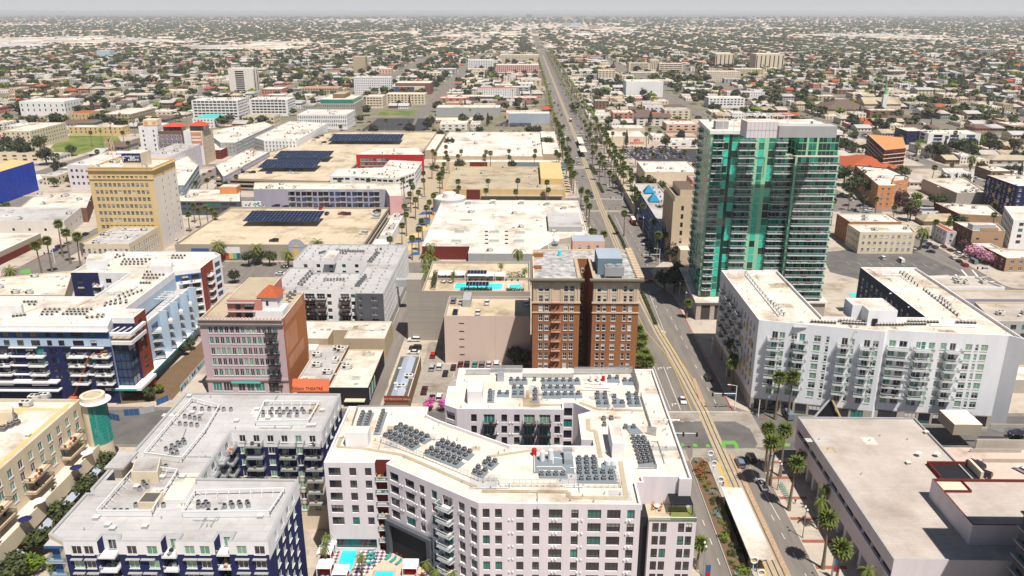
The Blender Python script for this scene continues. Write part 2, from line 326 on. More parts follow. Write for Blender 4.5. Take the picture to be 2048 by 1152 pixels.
def unit(kind='fan'):
 if kind in CA:return CA[kind]
 b=MB()
 if kind=='fan':
  b.box(-.42,-.42,.12,.42,.42,.95,'unit');b.cyl(0,0,.95,1.12,.40,12,'fan');b.cyl(0,0,1.12,1.16,.24,10,'unit')
  for z in(.3,.45,.6,.75):b.box(-.44,-.44,z,.44,.44,z+.05,'fan')
  for x in(-.35,.35):b.box(x-.06,-.4,0,x+.06,.4,.12,'duct')
 elif kind=='can':
  b.cyl(0,0,0,.9,.45,12,'unit');b.cyl(0,0,.9,.98,.36,12,'fan')
 elif kind=='sq':
  b.box(-.45,-.3,.1,.45,.3,1.0,'lunit');b.cyl(0,0,1.0,1.05,.25,10,'fan');b.box(-.4,-.33,.25,.4,-.29,.85,'fan')
  b.box(-.4,-.25,0,-.3,.25,.1,'duct');b.box(.3,-.25,0,.4,.25,.1,'duct')
 elif kind=='big':
  b.box(-1.4,-.9,.3,1.4,.9,1.5,'lunit');b.box(-1.3,-.8,0,1.3,.8,.3,'pad');b.cyl(-.6,0,1.5,1.62,.45,12,'fan');b.cyl(.6,0,1.5,1.62,.45,12,'fan')
  b.box(1.4,-.5,.4,1.9,.5,1.2,'duct');b.box(-1.2,-.94,.5,-.2,-.9,1.3,'fan')
 elif kind=='vent':
  b.cyl(0,0,0,.55,.1,7,'duct');b.cyl(0,0,.55,.7,.2,7,'unit',.1)
 elif kind=='box':
  b.box(-.5,-.5,0,.5,.5,.6,'duct');b.box(-.58,-.58,.6,.58,.58,.72,'lunit')
 elif kind=='skylight':
  b.box(-1.2,-.8,0,1.2,.8,.35,'lunit');b.face([(-1.1,-.7,.37),(1.1,-.7,.37),(1.1,0,.8),(-1.1,0,.8)],'clear');b.face([(-1.1,0,.8),(1.1,0,.8),(1.1,.7,.37),(-1.1,.7,.37)],'clear')
  b.face([(-1.1,.7,.37),(-1.1,-.7,.37),(-1.1,0,.8)],'lunit');b.face([(1.1,-.7,.37),(1.1,.7,.37),(1.1,0,.8)],'lunit')
 elif kind=='curl':
  for i in range(6):
   a0,a1=math.pi*i/6,math.pi*(i+1)/6
   b.face([(-.6*math.cos(a0),-.3,.6*math.sin(a0)),(-.6*math.cos(a1),-.3,.6*math.sin(a1)),(-.6*math.cos(a1),.3,.6*math.sin(a1)),(-.6*math.cos(a0),.3,.6*math.sin(a0))],'duct')
  b.box(-.6,-.02,0,.6,.28,.3,'fan')
 CA[kind]=b.mesh(dict(fan='condenser',can='condenser',sq='condenser',big='air_handler',vent='roof_vent',box='roof_vent',skylight='skylight',curl='roof_vent')[kind]);return CA[kind]
UN=dict(fan='condenser',can='condenser',sq='condenser',big='air_handler',vent='roof_vent',box='roof_vent',skylight='skylight',curl='roof_vent')
def units(root,kind,a,b,n,z,rows=1,gap=1.3,rz=0):
# a row of units between two surveyed points on a roof of height z
 p,q=P(*a,z),P(*b,z);d=(q-p).normalized();nn=Vector((-d.y,d.x))
 for j in range(rows):
  for i in range(n):
   r=p+(q-p)*(i/max(1,n-1))+nn*(j*gap)
   pend(root,UN[kind],unit(kind),(r.x,r.y,z),rz+math.atan2(d.y,d.x))
# ---------------------------------------------------------------- buildings
FOOT=[];LAND=[]
def facade(mb,root,A,B,z0,z1,wins,mfn,zl=(),ul=(),deep=.16):
 A,B=Vector(A),Vector(B);L=(B-A).length
 if L<.05:return
 d=(B-A)/L;n=Vector((d.y,-d.x));rz=math.atan2(d.y,d.x)
 wins=[w_ for w_ in wins if w_[0]>.05 and w_[1]<L-.05 and w_[2]>z0+.02 and w_[3]<z1-.05]
 us=sorted(set([0,L]+[round(x,3)for w_ in wins for x in w_[:2]]+[x for x in ul if 0<x<L]))
 zs=sorted(set([z0,z1]+[round(x,3)for w_ in wins for x in w_[2:4]]+[x for x in zl if z0<x<z1]))
 def pt(u,z,o=0):q=A+d*u-n*o;return(q.x,q.y,z)
 H={}
 for w_ in wins:
  i0,i1=us.index(round(w_[0],3)),us.index(round(w_[1],3));j0,j1=zs.index(round(w_[2],3)),zs.index(round(w_[3],3))
  for i in range(i0,i1):
   for j in range(j0,j1):H[i,j]=1
 for j in range(len(zs)-1):
  i=0
  while i<len(us)-1:
   if(i,j)in H:i+=1;continue
   m=mfn((us[i]+us[i+1])/2/L,(zs[j]+zs[j+1])/2);k=i+1
   while k<len(us)-1 and(k,j)not in H and mfn((us[k]+us[k+1])/2/L,(zs[j]+zs[j+1])/2)==m:k+=1
   mb.face([pt(us[i],zs[j]),pt(us[k],zs[j]),pt(us[k],zs[j+1]),pt(us[i],zs[j+1])],m);i=k
 for w_ in wins:
  u0,u1,a,b=w_[:4];st=w_[4];m=mfn((u0+u1)/2/L,b)
  for q in([pt(u0,a),pt(u0,a,deep),pt(u0,b,deep),pt(u0,b)],[pt(u1,a,deep),pt(u1,a),pt(u1,b),pt(u1,b,deep)],[pt(u0,b),pt(u0,b,deep),pt(u1,b,deep),pt(u1,b)],[pt(u0,a,deep),pt(u0,a),pt(u1,a),pt(u1,a,deep)]):mb.face(q,m)
  me=wmesh(round(u1-u0,1),round(b-a,1),st,random.randrange(12))
  q=pt((u0+u1)/2,a,deep-.16 if deep>.3 else 0)
  pend(root,'window',me,q,rz)
def grid(L,z1,z0,gap,ww,wh,pitch,top,style,m=.8):
 n=max(0,int((L-2*m+(gap-ww))/gap));off=(L-(n*gap-(gap-ww)))/2;out=[]
 z=z1-top-wh
 while z>z0+.6:
  for i in range(n):out.append((off+i*gap,off+i*gap+ww,z,z+wh,style))
  z-=pitch
 return out
def cols(L,fr,zt,n,pitch,wh,style):
 return[(a*L,b*L,zt-wh-k*pitch,zt-k*pitch,style)for a,b in fr for k in range(n)]
def spans(s,x0,x1):
 return[tuple((float(v)-x0)/(x1-x0)for v in re.match(r'(-?[\d.]+)-(-?[\d.]+)',q).groups())for q in s.split()]
def block(root,poly,z0,z1,wall='white',roof='rwhite',par=.8,win=None,faces=None,t=.35,allsides=False,wname='wall',rname='roof',zl=(),mfn=None,cap=None,deep=.16):
 if area(poly)<0:poly=poly[::-1]
 mb=MB();n=len(poly)
 for i in range(n):
  a,b=poly[i],poly[(i+1)%n];L=math.hypot(b[0]-a[0],b[1]-a[1]);nx,ny=b[1]-a[1],a[0]-b[0]
  vis=(-(a[0]+b[0])/2*nx+-(a[1]+b[1])/2*ny)>0
  ws=[]
  if faces and i in faces:ws=faces[i](L)if callable(faces[i])else faces[i]
  elif win and L>2.5 and(vis or allsides):ws=grid(L,z1,z0,*win[1:6],win[0],*win[6:])
  f=(lambda u,z,i=i:mfn(i,u,z))if mfn else(lambda u,z:wall)
  facade(mb,root,a,b,z0,z1,ws,f,zl,deep=deep)
 if par>0:
  inn=offset(poly,t);cm=cap or(wall if wall in('white','warm','lilac')else 'trim')
  for i in range(n):
   j=(i+1)%n;a,b,c,d=poly[i],poly[j],inn[j],inn[i]
   mb.face([(*a,z1),(*b,z1),(*c,z1),(*d,z1)],cm);mb.face([(*d,z1),(*c,z1),(*c,z1-par),(*d,z1-par)],cm)
  mb.build(wname,root);rb=MB();rb.ngon(inn,z1-par,roof);rb.build(rname,root)
 else:
  mb.build(wname,root);rb=MB();rb.ngon(poly,z1,roof);rb.build(rname,root)
 return poly
def root_for(name,poly,label,cat,ref=None,z=0,group=None):
 cx=sum(p[0]for p in poly)/len(poly);cy=sum(p[1]for p in poly)/len(poly)
 r=empty(name,(cx,cy,z),label,cat,group);FOOT.append(poly)
 if ref:LAND.append((ref,cx,cy))
 return r
def patchm(v):
 if('p',v)not in CA:b=MB();b.face([(-.5,-.5,0),(.5,-.5,0),(.5,.5,0),(-.5,.5,0)],('rgrey','rwhite','rtan')[v]);CA['p',v]=b.mesh('roof_patch')
 return CA['p',v]
def pipem():
 if 'pi' not in CA:
  b=MB();b.tube((-3,0,.28),(3,0,.28),.08,'duct',6);b.tube((3,0,.28),(3,1.4,.28),.08,'duct',6)
  for x in(-2.8,-1,1,2.8):b.box(x-.12,-.12,0,x+.12,.12,.22,'lunit')
  CA['pi']=b.mesh('roof_pipe')
 return CA['pi']
def clutter(root,poly,z,n,kinds='vent vent box big',seed=1,m=1.5):
 rg=random.Random(seed);xs=[p[0]for p in poly];ys=[p[1]for p in poly];kinds=kinds.split();inn=offset(poly,m);k=0;tr=0
 while k<n and tr<n*12:
  tr+=1;p=(rg.uniform(min(xs),max(xs)),rg.uniform(min(ys),max(ys)))
  if inside(p,inn):
   if k%4==1:pend(root,'roof_patch',patchm(rg.randrange(3)),(*p,z+.012+k*.0004),rg.choice((0,0,.02)),(rg.uniform(1.5,7),rg.uniform(1,5),1))
   if k%6==2:pend(root,'roof_pipe',pipem(),(*p,z),rg.choice((0,math.pi/2)),(rg.uniform(.6,1.6),1,1))
   kd=rg.choice(kinds);pend(root,UN[kd],unit(kd),(*p,z),rg.choice((0,0,math.pi/2)));k+=1
def rect(xl,xr,yt,h,dep):
 a,b=P(xl,yt,h),P(xr,yt,h);y=(a.y+b.y)/2
 return[(a.x,y),(b.x,y),(b.x,y+dep),(a.x,y+dep)]
def bld(name,label,cat,ref,px,h,wall='white',roof='rwhite',win=None,z0=0,par=.7,cl=0,kinds='vent vent box big',tol=13,**k):
 """px: 'x,y x,y ...' roof outline, or (xl, xr, ytop, ybase_or_None, depth) for a plain oblong"""
 if isinstance(px,str):poly=snap([P(x,y,h)for x,y in PX(px)],tol)
 else:
  xl,xr,yt,yb,dep=px
  if yb:h=HB((xl+xr)/2,yt,yb)
  poly=rect(xl,xr,yt,h,dep)
 if area(poly)<0:poly=poly[::-1]
 r=root_for(name,poly,label,cat,ref,z0)
 block(r,poly,z0,h,wall,roof,par,win,**k)
 if cl:clutter(r,poly,h-par,cl,kinds,int(abs(poly[0][0]*7)))
 return r,poly,h
def text(s,loc,size,m,parent,rz=0,tilt=90,ext=.03,name='lettering',align='CENTER',sx=1):
 c=bpy.data.curves.new(name,'FONT');c.body=s;c.size=size;c.extrude=ext;c.align_x=align;c.materials.append(M[m]);c.resolution_u=2
 o=bpy.data.objects.new(name,c);COL.objects.link(o)
 me=bpy.data.meshes.new_from_object(o.evaluated_get(bpy.context.evaluated_depsgraph_get()));bpy.data.objects.remove(o);me.name=name
 o=bpy.data.objects.new(name,me);COL.objects.link(o);o.rotation_euler=(R(tilt),0,rz);o.scale=(sx,1,1)
 if parent:o.parent=parent;loc=Vector(loc)-wloc(parent)
 o.location=loc;return o
# ================================================================ SETTING: ground, streets, pavements
def sheet(name,polys,z,m,kind='structure',thick=0):
 b=MB()
 for p in polys:
  if area(p)<0:p=p[::-1]
  if thick:b.prism(p,z-thick,z,m)
  else:b.ngon(p,z,m)
 o=b.build(name);o['kind']=kind;return o
def rc(x0,y0,x1,y1):return[(x0,y0),(x1,y0),(x1,y1),(x0,y1)]
def rcc(x0,y0,x1,y1,r=5):
 out=[]
 for cx,cy,a in((x0+r,y0+r,180),(x1-r,y0+r,270),(x1-r,y1-r,0),(x0+r,y1-r,90)):
  for k in range(5):t=R(a+22.5*k);out.append((cx+r*math.cos(t),cy+r*math.sin(t)))
 return out
def cityfn(t,b,geo):
# far ground: yards, lots and streets read as mottled earth, green and grey
 N,L=t.nodes,t.links
 v=N.new('ShaderNodeTexVoronoi');v.inputs['Scale'].default_value=.045;L.new(geo.outputs['Position'],v.inputs['Vector'])
 n=N.new('ShaderNodeTexNoise');n.inputs['Scale'].default_value=.004;n.inputs['Detail'].default_value=6;L.new(geo.outputs['Position'],n.inputs['Vector'])
 r=N.new('ShaderNodeValToRGB');e=r.color_ramp.elements
 e[0].position=0;e[0].color=(.045,.06,.03,1);e[1].position=1;e[1].color=(.34,.29,.23,1)
 for p_,c_ in((.3,(.06,.075,.035)),(.5,(.17,.145,.11)),(.75,(.24,.20,.16))):q=e.new(p_);q.color=(*c_,1)
 s=N.new('ShaderNodeSeparateColor');L.new(v.outputs['Color'],s.inputs[0])
 m=N.new('ShaderNodeMath');m.operation='MULTIPLY_ADD';L.new(n.outputs[0],m.inputs[0]);m.inputs[1].default_value=1.6;L.new(s.outputs[0],m.inputs[2])
 m2=N.new('ShaderNodeMath');m2 .operation='MULTIPLY_ADD';L.new(m.outputs[0],m2 .inputs[0]);m2 .inputs[1].default_value=.6;m2 .inputs[2].default_value=-.25
 L.new(m2 .outputs[0],r.inputs[0]);L.new(r.outputs[0],b.inputs['Base Color'])
M['city']=mat('city ground',(.2,.18,.14),.95,mix=0,fn=cityfn)
M['yard']=mat('yard ground',(.24,.20,.15),.95,c2=(.10,.11,.05),sc=.03,mix=1)
sheet('ground',[rc(-32000,-3000,32000,40000)],0,'city')
sheet('road',[rc(-1500,40,1700,2600)],.02,'asphalt2')
BX=[(-234.5,37.6),(-372,-250)]
pv=[rcc(-234.5,60,40,203),rcc(-234.5,228,37.8,350),rcc(-234.5,385,37.6,497),rcc(-234.5,533,38,640),rcc(-234.5,652,38,828),rcc(66.6,60,205,200),[(66.6,232),(71,228),(204,228),(204,497),(74,497),(70.5,493),(70.5,388),(62.3,374),(62.3,352),(66.6,338)],rcc(69.5,533,204,645),rcc(69.5,657,204,828)]
for x0,x1 in((-372,-250),(-486,-386),(-640,-500),(222,330),(344,452),(466,600),(614,760)):
 for y0,y1 in((60,203),(228,335),(349,497),(533,645),(657,828)):pv.append(rcc(x0,y0,x1,y1))
sheet('pavement',pv,.14,'pave',thick=.14)
# blocks beyond the centre, out to where houses stop being told apart
FX=[(-1480,-1380)]+[(-1366+i*124,-1256+i*124)for i in range(9)]+[(-238,-134),(-120,38),(69.5,204)]+[(222+i*124,332+i*124)for i in range(11)]
FY=[];y=850
while y<2500:FY.append((y,y+88));y+=100
sheet('far_pavement',[rcc(a,c,b_,d,4)for a,b_ in FX for c,d in FY],.12,'yard',thick=.12)
def line(b,pts,w_,m,z=.045,px=True,dash=None):
 q=[P(*p)if px else Vector(p)for p in pts]
 for i in range(len(q)-1):
  a,c=q[i],q[i+1];d=c-a;L=d.length
  if L<.01:continue
  d/=L;n=Vector((-d.y,d.x))*w_/2;s=0
  step=sum(dash)if dash else L
  while s<L-.01:
   e=min(L,s+(dash[0]if dash else L));u,v=a+d*s,a+d*e
   b.ngon([tuple(u-n),tuple(v-n),tuple(v+n),tuple(u+n)],z,m);s+=step
TC=[(57,60),(57,215),(57.1,228),(56,255),(54.9,275),(53.5,294),(52.1,330),(51.2,370),(50.5,423),(49.9,516),(50.8,650),(51.5,800),(51.8,2400)]
def strip(b,cen,off0,off1,m,z):
 pts=[]
 for i in range(len(cen)):
  a=Vector(cen[max(0,i-1)]);c=Vector(cen[min(len(cen)-1,i+1)]);d=(c-a).normalized();n=Vector((d.y,-d.x));p=Vector(cen[i]);pts.append((p+n*off0,p+n*off1))
 for i in range(len(pts)-1):b.ngon([tuple(pts[i][0]),tuple(pts[i][1]),tuple(pts[i+1][1]),tuple(pts[i+1][0])],z,m)
b=MB();strip(b,TC,-1.8,1.8,'track',.045);o=b.build('track_bed');o['kind']='structure'
b=MB()
for s_ in(-.72,.72):
 strip(b,TC,s_-.14,s_+.14,'rail',.06)
o=b.build('tram_rails');o['kind']='structure'
# junction concrete and darker asphalt patch
sheet('crossing',[[tuple(P(x,y))for x,y in PX('1385,897 1512,897 1540,905 1560,916 1385,916')],rc(40,217.5,66.6,228),rc(66.7,206,72,228),rc(40,198.0,47,203.9),rc(38,529,70,534),rc(38,494,70,499),rc(38,640,70,652),rc(38,828,70,833),rc(38,845,70,850)],.03,'xing')
sheet('fresh_asphalt',[[tuple(P(x,y))for x,y in PX('1330,843 1470,843 1500,858 1515,888 1510,896 1330,896')],rc(-135,205,37,226),rc(72.2,205,204,226)],.036,'asphalt')
b=MB()
for pts,w_,d in(('1300,714 1341,820',.16,None),('1327,733 1361,820',.16,None),('1326,824 1475,824',.3,None),('1342,843 1395,843',.2,(1,2)),('1390,730 1440,822',.14,(3,6)),('1352,655 1377,700',.14,(3,6)),('1298,583 1316,620',.14,(3,6)),('1312,577 1352,655',.14,(3,6)),('1413,720 1452,795',.12,None),('1296,581 1330,668',.14,None),('1229,430 1290,560',.14,None),('1249,440 1320,580',.14,(3,6)),('1171,420 1200,470',.14,(3,6)),('1500,935 1560,1040',.14,None),('1542,1030 1640,1200',.14,(2.4,5)),('1405,1040 1440,1130',.14,(2.4,5)),('1168,300 1205,385',.14,(3,7)),('1196,300 1245,395',.14,(3,7)),('1215,330 1258,395',.14,None)):
 line(b,PX(pts),w_,'paintw',.06,dash=d)
for k in range(7):line(b,[(1860+k*21,538+k*.4),(1872+k*21,552+k*.4)],.8,'paintw',.06)
for k in range(7):line(b,[(1950+k*17,556+k*9),(1972+k*17,554+k*9)],.8,'paintw',.06)
def arrow(x,y,right=1):
 c=P(x,y)
 b.ngon([(c.x-.1,c.y-1.6),(c.x+.1,c.y-1.6),(c.x+.1,c.y),(c.x-.1,c.y)],.06,'paintw')
 b.ngon([(c.x,c.y-.1),(c.x+1.0*right,c.y-.1),(c.x+1.0*right,c.y+.15),(c.x,c.y+.15)][::right],.062,'paintw')
 b.ngon([(c.x+.9*right,c.y-.5),(c.x+1.7*right,c.y),(c.x+.9*right,c.y+.5)][::right],.064,'paintw')
for a in((1316,736),(1334,735),(1344,808),(1292,584,-1),(1330,663,-1)):arrow(*a)
# angled stalls of the right hand street and the car parks
o=b.build('road_markings');o['kind']='structure'
b=MB()
for pts in('1276,630 1290,660 1310,683 1334,711 1352,745 1384,822','1322,664 1352,710 1384,755 1412,818','1240,520 1262,570','1384,650 1384,650'):
 line(b,PX(pts),.22,'painty',.065)
o=b.build('yellow_markings');o['kind']='structure'
sheet('green_bike_boxes',[[tuple(P(x,y))for x,y in PX(s)]for s in('1442,882 1470,882 1475,889 1444,889','1442,889 1450,889 1452,896 1443,896','1468,889 1475,889 1478,897 1470,897','1361,887 1367,887 1369,894 1363,894','1385,888 1393,888 1395,894 1387,894','1411,889 1418,889 1421,895 1413,895','1556,887 1580,887 1580,893 1556,893','40,541 60,538 62,546 42,548')],.07,'paintg')
b=MB()
line(b,PX('1336,588 1350,600 1362,622 1376,648 1405,700 1449,791 1466,823'),.25,'paintr',.15);line(b,PX('52,528 91,508.6'),.25,'paintr',.15);line(b,PX('1519,838 1534,838'),.25,'paintr',.15)
o=b.build('red_kerb');o['kind']='structure'
# ballast strip, station planter, hedges' beds
sheet('ballast_strip',[[(59.1,60),(60.4,60),(60.4,202),(59.1,202)],[tuple(P(x,y))for x,y in PX('1384,757 1390,757 1411,806 1400,806')]],.2,'ballast',thick=.15)
sheet('planter_soil',[[(47.2,60),(51.6,60),(51.6,197),(50.6,199.5),(48.3,199.5),(47.2,197)]],.22,'soil',thick=.2)
b=MB();strip(b,[(47.0,60),(47.0,197),(48.3,200),(50.6,200),(52,197)],-.12,.12,'conc',.26);o=b.build('planter_kerb');o['kind']='structure'
sheet('station_platform_floor',[rc(51.9,60,55.0,197)],.35,'conc',thick=.33)
sheet('platform_edge_strip',[rc(54.4,60,55.0,197)],.37,'painty')
# brick bands in the right hand pavement
sheet('paver_bands',[rc(66.9,y_,74,y_+1.2)for y_ in(152,161.5,170.5,179.5,189,197)],.155,'paver')
# pedestrian ways, lots, alley, lawns
sheet('promenade_paving',[rc(-76,386,-52,640)],.15,'track')
MUR=[(-64,420,-56,430,'blue'),(-66,431,-58,441,'ochre'),(-61,446,-53,458,'ochre'),(-64,459,-56,474,'blue'),(-60,476,-53,484,'orange'),(-66,484,-57,494,'blue'),(-60,500,-54,512,'ochre'),(-66,405,-58,416,'ochre'),(-60,396,-54,404,'blue')]
b=MB()
for x0,y0,x1,y1,m in MUR:b.ngon([(x0,y0),(x1,y0+2),(x1-1,y1),(x0+2,y1-1)],.17,m)
o=b.build('painted_ground_mural');o['kind']='structure'
sheet('alley',[rc(-53,228,-46,350)],.16,'asphalt2')
sheet('car_park',[rc(-36,232,36,262),rc(-36,262,-29,283)],.15,'xing')
sheet('lot_right',[[tuple(P(x,y))for x,y in PX('1640,505 1700,500 1835,505 1925,548 1720,560 1660,545')]],.15,'asphalt');sheet('lot_blue',[[tuple(P(x,y))for x,y in PX('1685,405 1735,408 1775,432 1680,432')]],.15,'asphalt2')
sheet('dark_lot',[[tuple(P(x,y))for x,y in PX('723,260 820,261 830,237 756,237')],[tuple(P(x,y))for x,y in PX('1235,298 1400,298 1400,325 1275,322')],[tuple(P(x,y))for x,y in PX('986,253 1062,253 1062,243 1010,243')],[tuple(P(x,y))for x,y in PX('824,262 850,262 880,237 836,237')]],.15,'dasphalt')
sheet('lawn',[[tuple(P(x,y))for x,y in PX('95,305 145,312 245,288 235,272 140,272 110,285')],[tuple(P(x,y))for x,y in PX('756,231 830,231 834,221 762,221')]],.17,'grass')
b=MB()
for k in range(17):
 x=-27+k*2.7
 if x<3:b.box(x,251,.15,x+.1,256.5,.17,'paintw')
for k in range(6):x=-24.5+k*2.7;b.box(x,235,.15,x+.1,240,.17,'paintw')
for k in range(9):
 p=P(1700+k*22,530+k*.5);b.box(p.x,p.y,.15,p.x+.1,p.y+5,.17,'paintw')
for k in range(8):
 for s_ in(0,1):p=P(735+k*11,258-s_*10);b.box(p.x,p.y,.15,p.x+.12,p.y+5,.17,'paintw')
o=b.build('stall_lines');o['kind']='structure'
# ================================================================ LARGE BUILDINGS, surveyed one by one
def PP(s,h,tol=13):return snap([P(x,y,h)for x,y in PX(s)],tol)
def roofbox(root,s,h,z0,wall='white',roof='rwhite',name='stair_house',par=.15):
 poly=PP(s,h)
 if area(poly)<0:poly=poly[::-1]
 m=MB();m.prism(poly,z0,h,wall,roof);i=offset(poly,.2)
 for k in range(len(poly)):
  j=(k+1)%len(poly);a,b=poly[k],poly[j];c,d=i[j],i[k]
  m.face([(*a,h),(*b,h),(*b,h+par),(*a,h+par)],wall);m.face([(*a,h+par),(*b,h+par),(*c,h+par),(*d,h+par)],wall);m.face([(*d,h+par),(*c,h+par),(*c,h),(*d,h)],wall)
 return m.build(name,root)
def screen(root,s,z,hh,m='steel',name='roof_screen',gap=1.2,solid='clad',px=True,closed=False):
# louvred screen on posts along a surveyed line on the roof
 q=[Vector((*P(x,y,z),z))for x,y in PX(s)]if px else[Vector(p)for p in s]
 if closed:q.append(q[0])
 b=MB()
 for i in range(len(q)-1):
  a,c=q[i],q[i+1];L=(c-a).length;n=max(1,int(L/gap));d=(c-a)/L
  for k in range(n+1):
   p=a+d*(L*k/n);b.bar(p,p+Vector((0,0,hh)),.07,m)
  for zz in(.05,hh*.5,hh):
   b.bar(a+Vector((0,0,zz)),c+Vector((0,0,zz)),.05,m)
  if solid:
   nv=Vector((d.y,-d.x,0))*.03;k=int(hh/.3)
   for t in range(k):
    z0=.12+t*.3;b.face([a+nv+Vector((0,0,z0)),c+nv+Vector((0,0,z0)),c+nv+Vector((0,0,z0+.24)),a+nv+Vector((0,0,z0+.24))],solid)
 return b.build(name,root)
def walk(root,s,z,w_=.9,m='rtan',name='roof_walkway',h=.12):
 q=[P(x,y,z)for x,y in PX(s)];b=MB()
 for i in range(len(q)-1):
  a,c=q[i],q[i+1];d=(c-a).normalized();e=Vector((-d.y,d.x))*w_/2
  b.prism([tuple(a-e),tuple(c-e),tuple(c+e),tuple(a+e)],z+.01,z+h+.003*i,m)
 return b.build(name,root)
def pads(root,L,z,name='unit_platform',m='pad'):
 for k,s in enumerate(L):
  p=snap([P(x,y,z)for x,y in PX(s)],5);b=MB()
  if area(p)<0:p=p[::-1]
  b.prism(p,z+.02,z+.14+.004*k,m);b.build(name,root)
def pipes(root,s,z,r=.1,name='roof_pipe',m='lunit'):
 for seg in s.split(';'):
  b=MB()
  q=[Vector((*P(x,y,z),z+.3))for x,y in PX(seg)]
  for i in range(len(q)-1):
   b.tube(q[i],q[i+1],r,m,6)
  for p in q:b.box(p.x-.1,p.y-.1,z,p.x+.1,p.y+.1,z+.3,'duct')
  b.build(name,root)
# ---- A: white courtyard block in front
hA=29.0
sA='649,925 749,925 752,919 783,919 772,927 957,1006 1283,1009 1271,965 1287,964 1285,953 1358,953 1359,958 1387,958 1303,737 917,737 912,772 896,772 890,809 913,818 1128,818 1126,805 1147,805 1183,822 1157,829 1162,879 1185,879 1188,892 1020,890 880,841 855,829 855,814 696,812'
pA=PP(sA,hA,9)
A=root_for('apartment_building',pA,'lilac-white seven storey block wrapped round a courtyard, its roof crowded with condensers','apartment building','the white courtyard block',0)
ZT=27.7
fA={0:lambda L:cols(L,spans('578-675 743-798 866-918',548,948),ZT,5,3.1,2.0,'dark')+[(.12*L,.94*L,7.2,9.6,'dark')],4:lambda L:cols(L,spans('1068-1143 1197-1275 1318-1360 1416-1460',1042,1780),ZT-.3,4,3.1,2.05,'dark')+cols(L,spans('1628-1675 1717-1765',1042,1780),ZT-.3,7,3.1,2.05,'dark')+cols(L,spans('1505-1583',1042,1780),ZT-.3,7,3.1,2.4,'dark')+cols(L,spans('1420-1462',1042,1780),ZT-12.7,3,3.1,2.05,'dark'),5:lambda L:cols(L,spans('965-979 990-1004 1033-1048 1066-1080 1098.5-1126 1144-1158.5 1177-1204 1216-1243 1256.5-1271.5',957,1283),ZT,8,3.1,2.1,'dark'),18:lambda L:cols(L,spans('243-288 483-528 583-628 903-948',130,975),ZT-.2,6,3.1,2.1,'dark')+cols(L,spans('342-430 660-747 782-870',130,975),ZT-.2,6,3.1,2.4,'teal'),17:lambda L:cols(L,[(.12,.85)],ZT-.2,6,3.1,2.1,'dark'),20:lambda L:cols(L,[(.1,.9)],ZT-.2,7,3.1,2.3,'dark'),22:lambda L:cols(L,[(.1,.3),(.5,.7)],ZT-.2,6,3.1,2.1,'dark')}
for k_ in(12,27):fA[k_]=lambda L:grid(L,27.9,3,4.2,1.5,2.0,3.1,0,'dark')
block(A,pA,0,hA,'lilac','rcream',.8,None,fA,mfn=lambda i,u,z:'maroon' if i in(1,2,3)else 'ltblue' if i==4 and z<16 and.52<u<.62 else 'white' if i==31 else 'lilac',cap='white',deep=.35)
def wallpt(poly,i,f,z,o=0):
 a,b=Vector(poly[i]),Vector(poly[(i+1)%len(poly)]);d=(b-a).normalized();q=a+(b-a)*f+Vector((d.y,-d.x))*o
 return(q.x,q.y,z),math.atan2(d.y,d.x),(b-a).length
for k in range(7):
 q,rz,L=wallpt(pA,4,.668,ZT-2.8-3.1*k);pend(A,'balcony',balc(3.6,1.6,'glass'),q,rz)
for k in range(6):
 for f in(.31,.68,.82):q,rz,L=wallpt(pA,18,f,ZT-2.7-3.1*k);pend(A,'balcony',balc(3.2,1.3,'dark'),q,rz)
for k in range(6):
 q,rz,L=wallpt(pA,2,.5,ZT-3-3.1*k,.2);pend(A,'balcony',balc(3.4,1.5,'glass'),q,rz)
# paired white wall vents
b=MB();b.box(-.5,-.24,0,-.2,0,.26,'frame');b.box(.2,-.24,0,.5,0,.26,'frame');b.box(-.2,-.06,.1,.2,-.02,.14,'clad');VM=b.mesh('wall_vent')
for i,fr,n in((5,[.20,.47,.63,.925],7),(4,[.17,.33,.42,.94,.82],6),(18,[.37,.51,.97],5)):
 for f in fr:
  for k in range(3 if i==4 and f<.5 else n):q,rz,L=wallpt(pA,i,f,ZT-2.55-3.1*k);pend(A,'wall_vent',VM,q,rz)
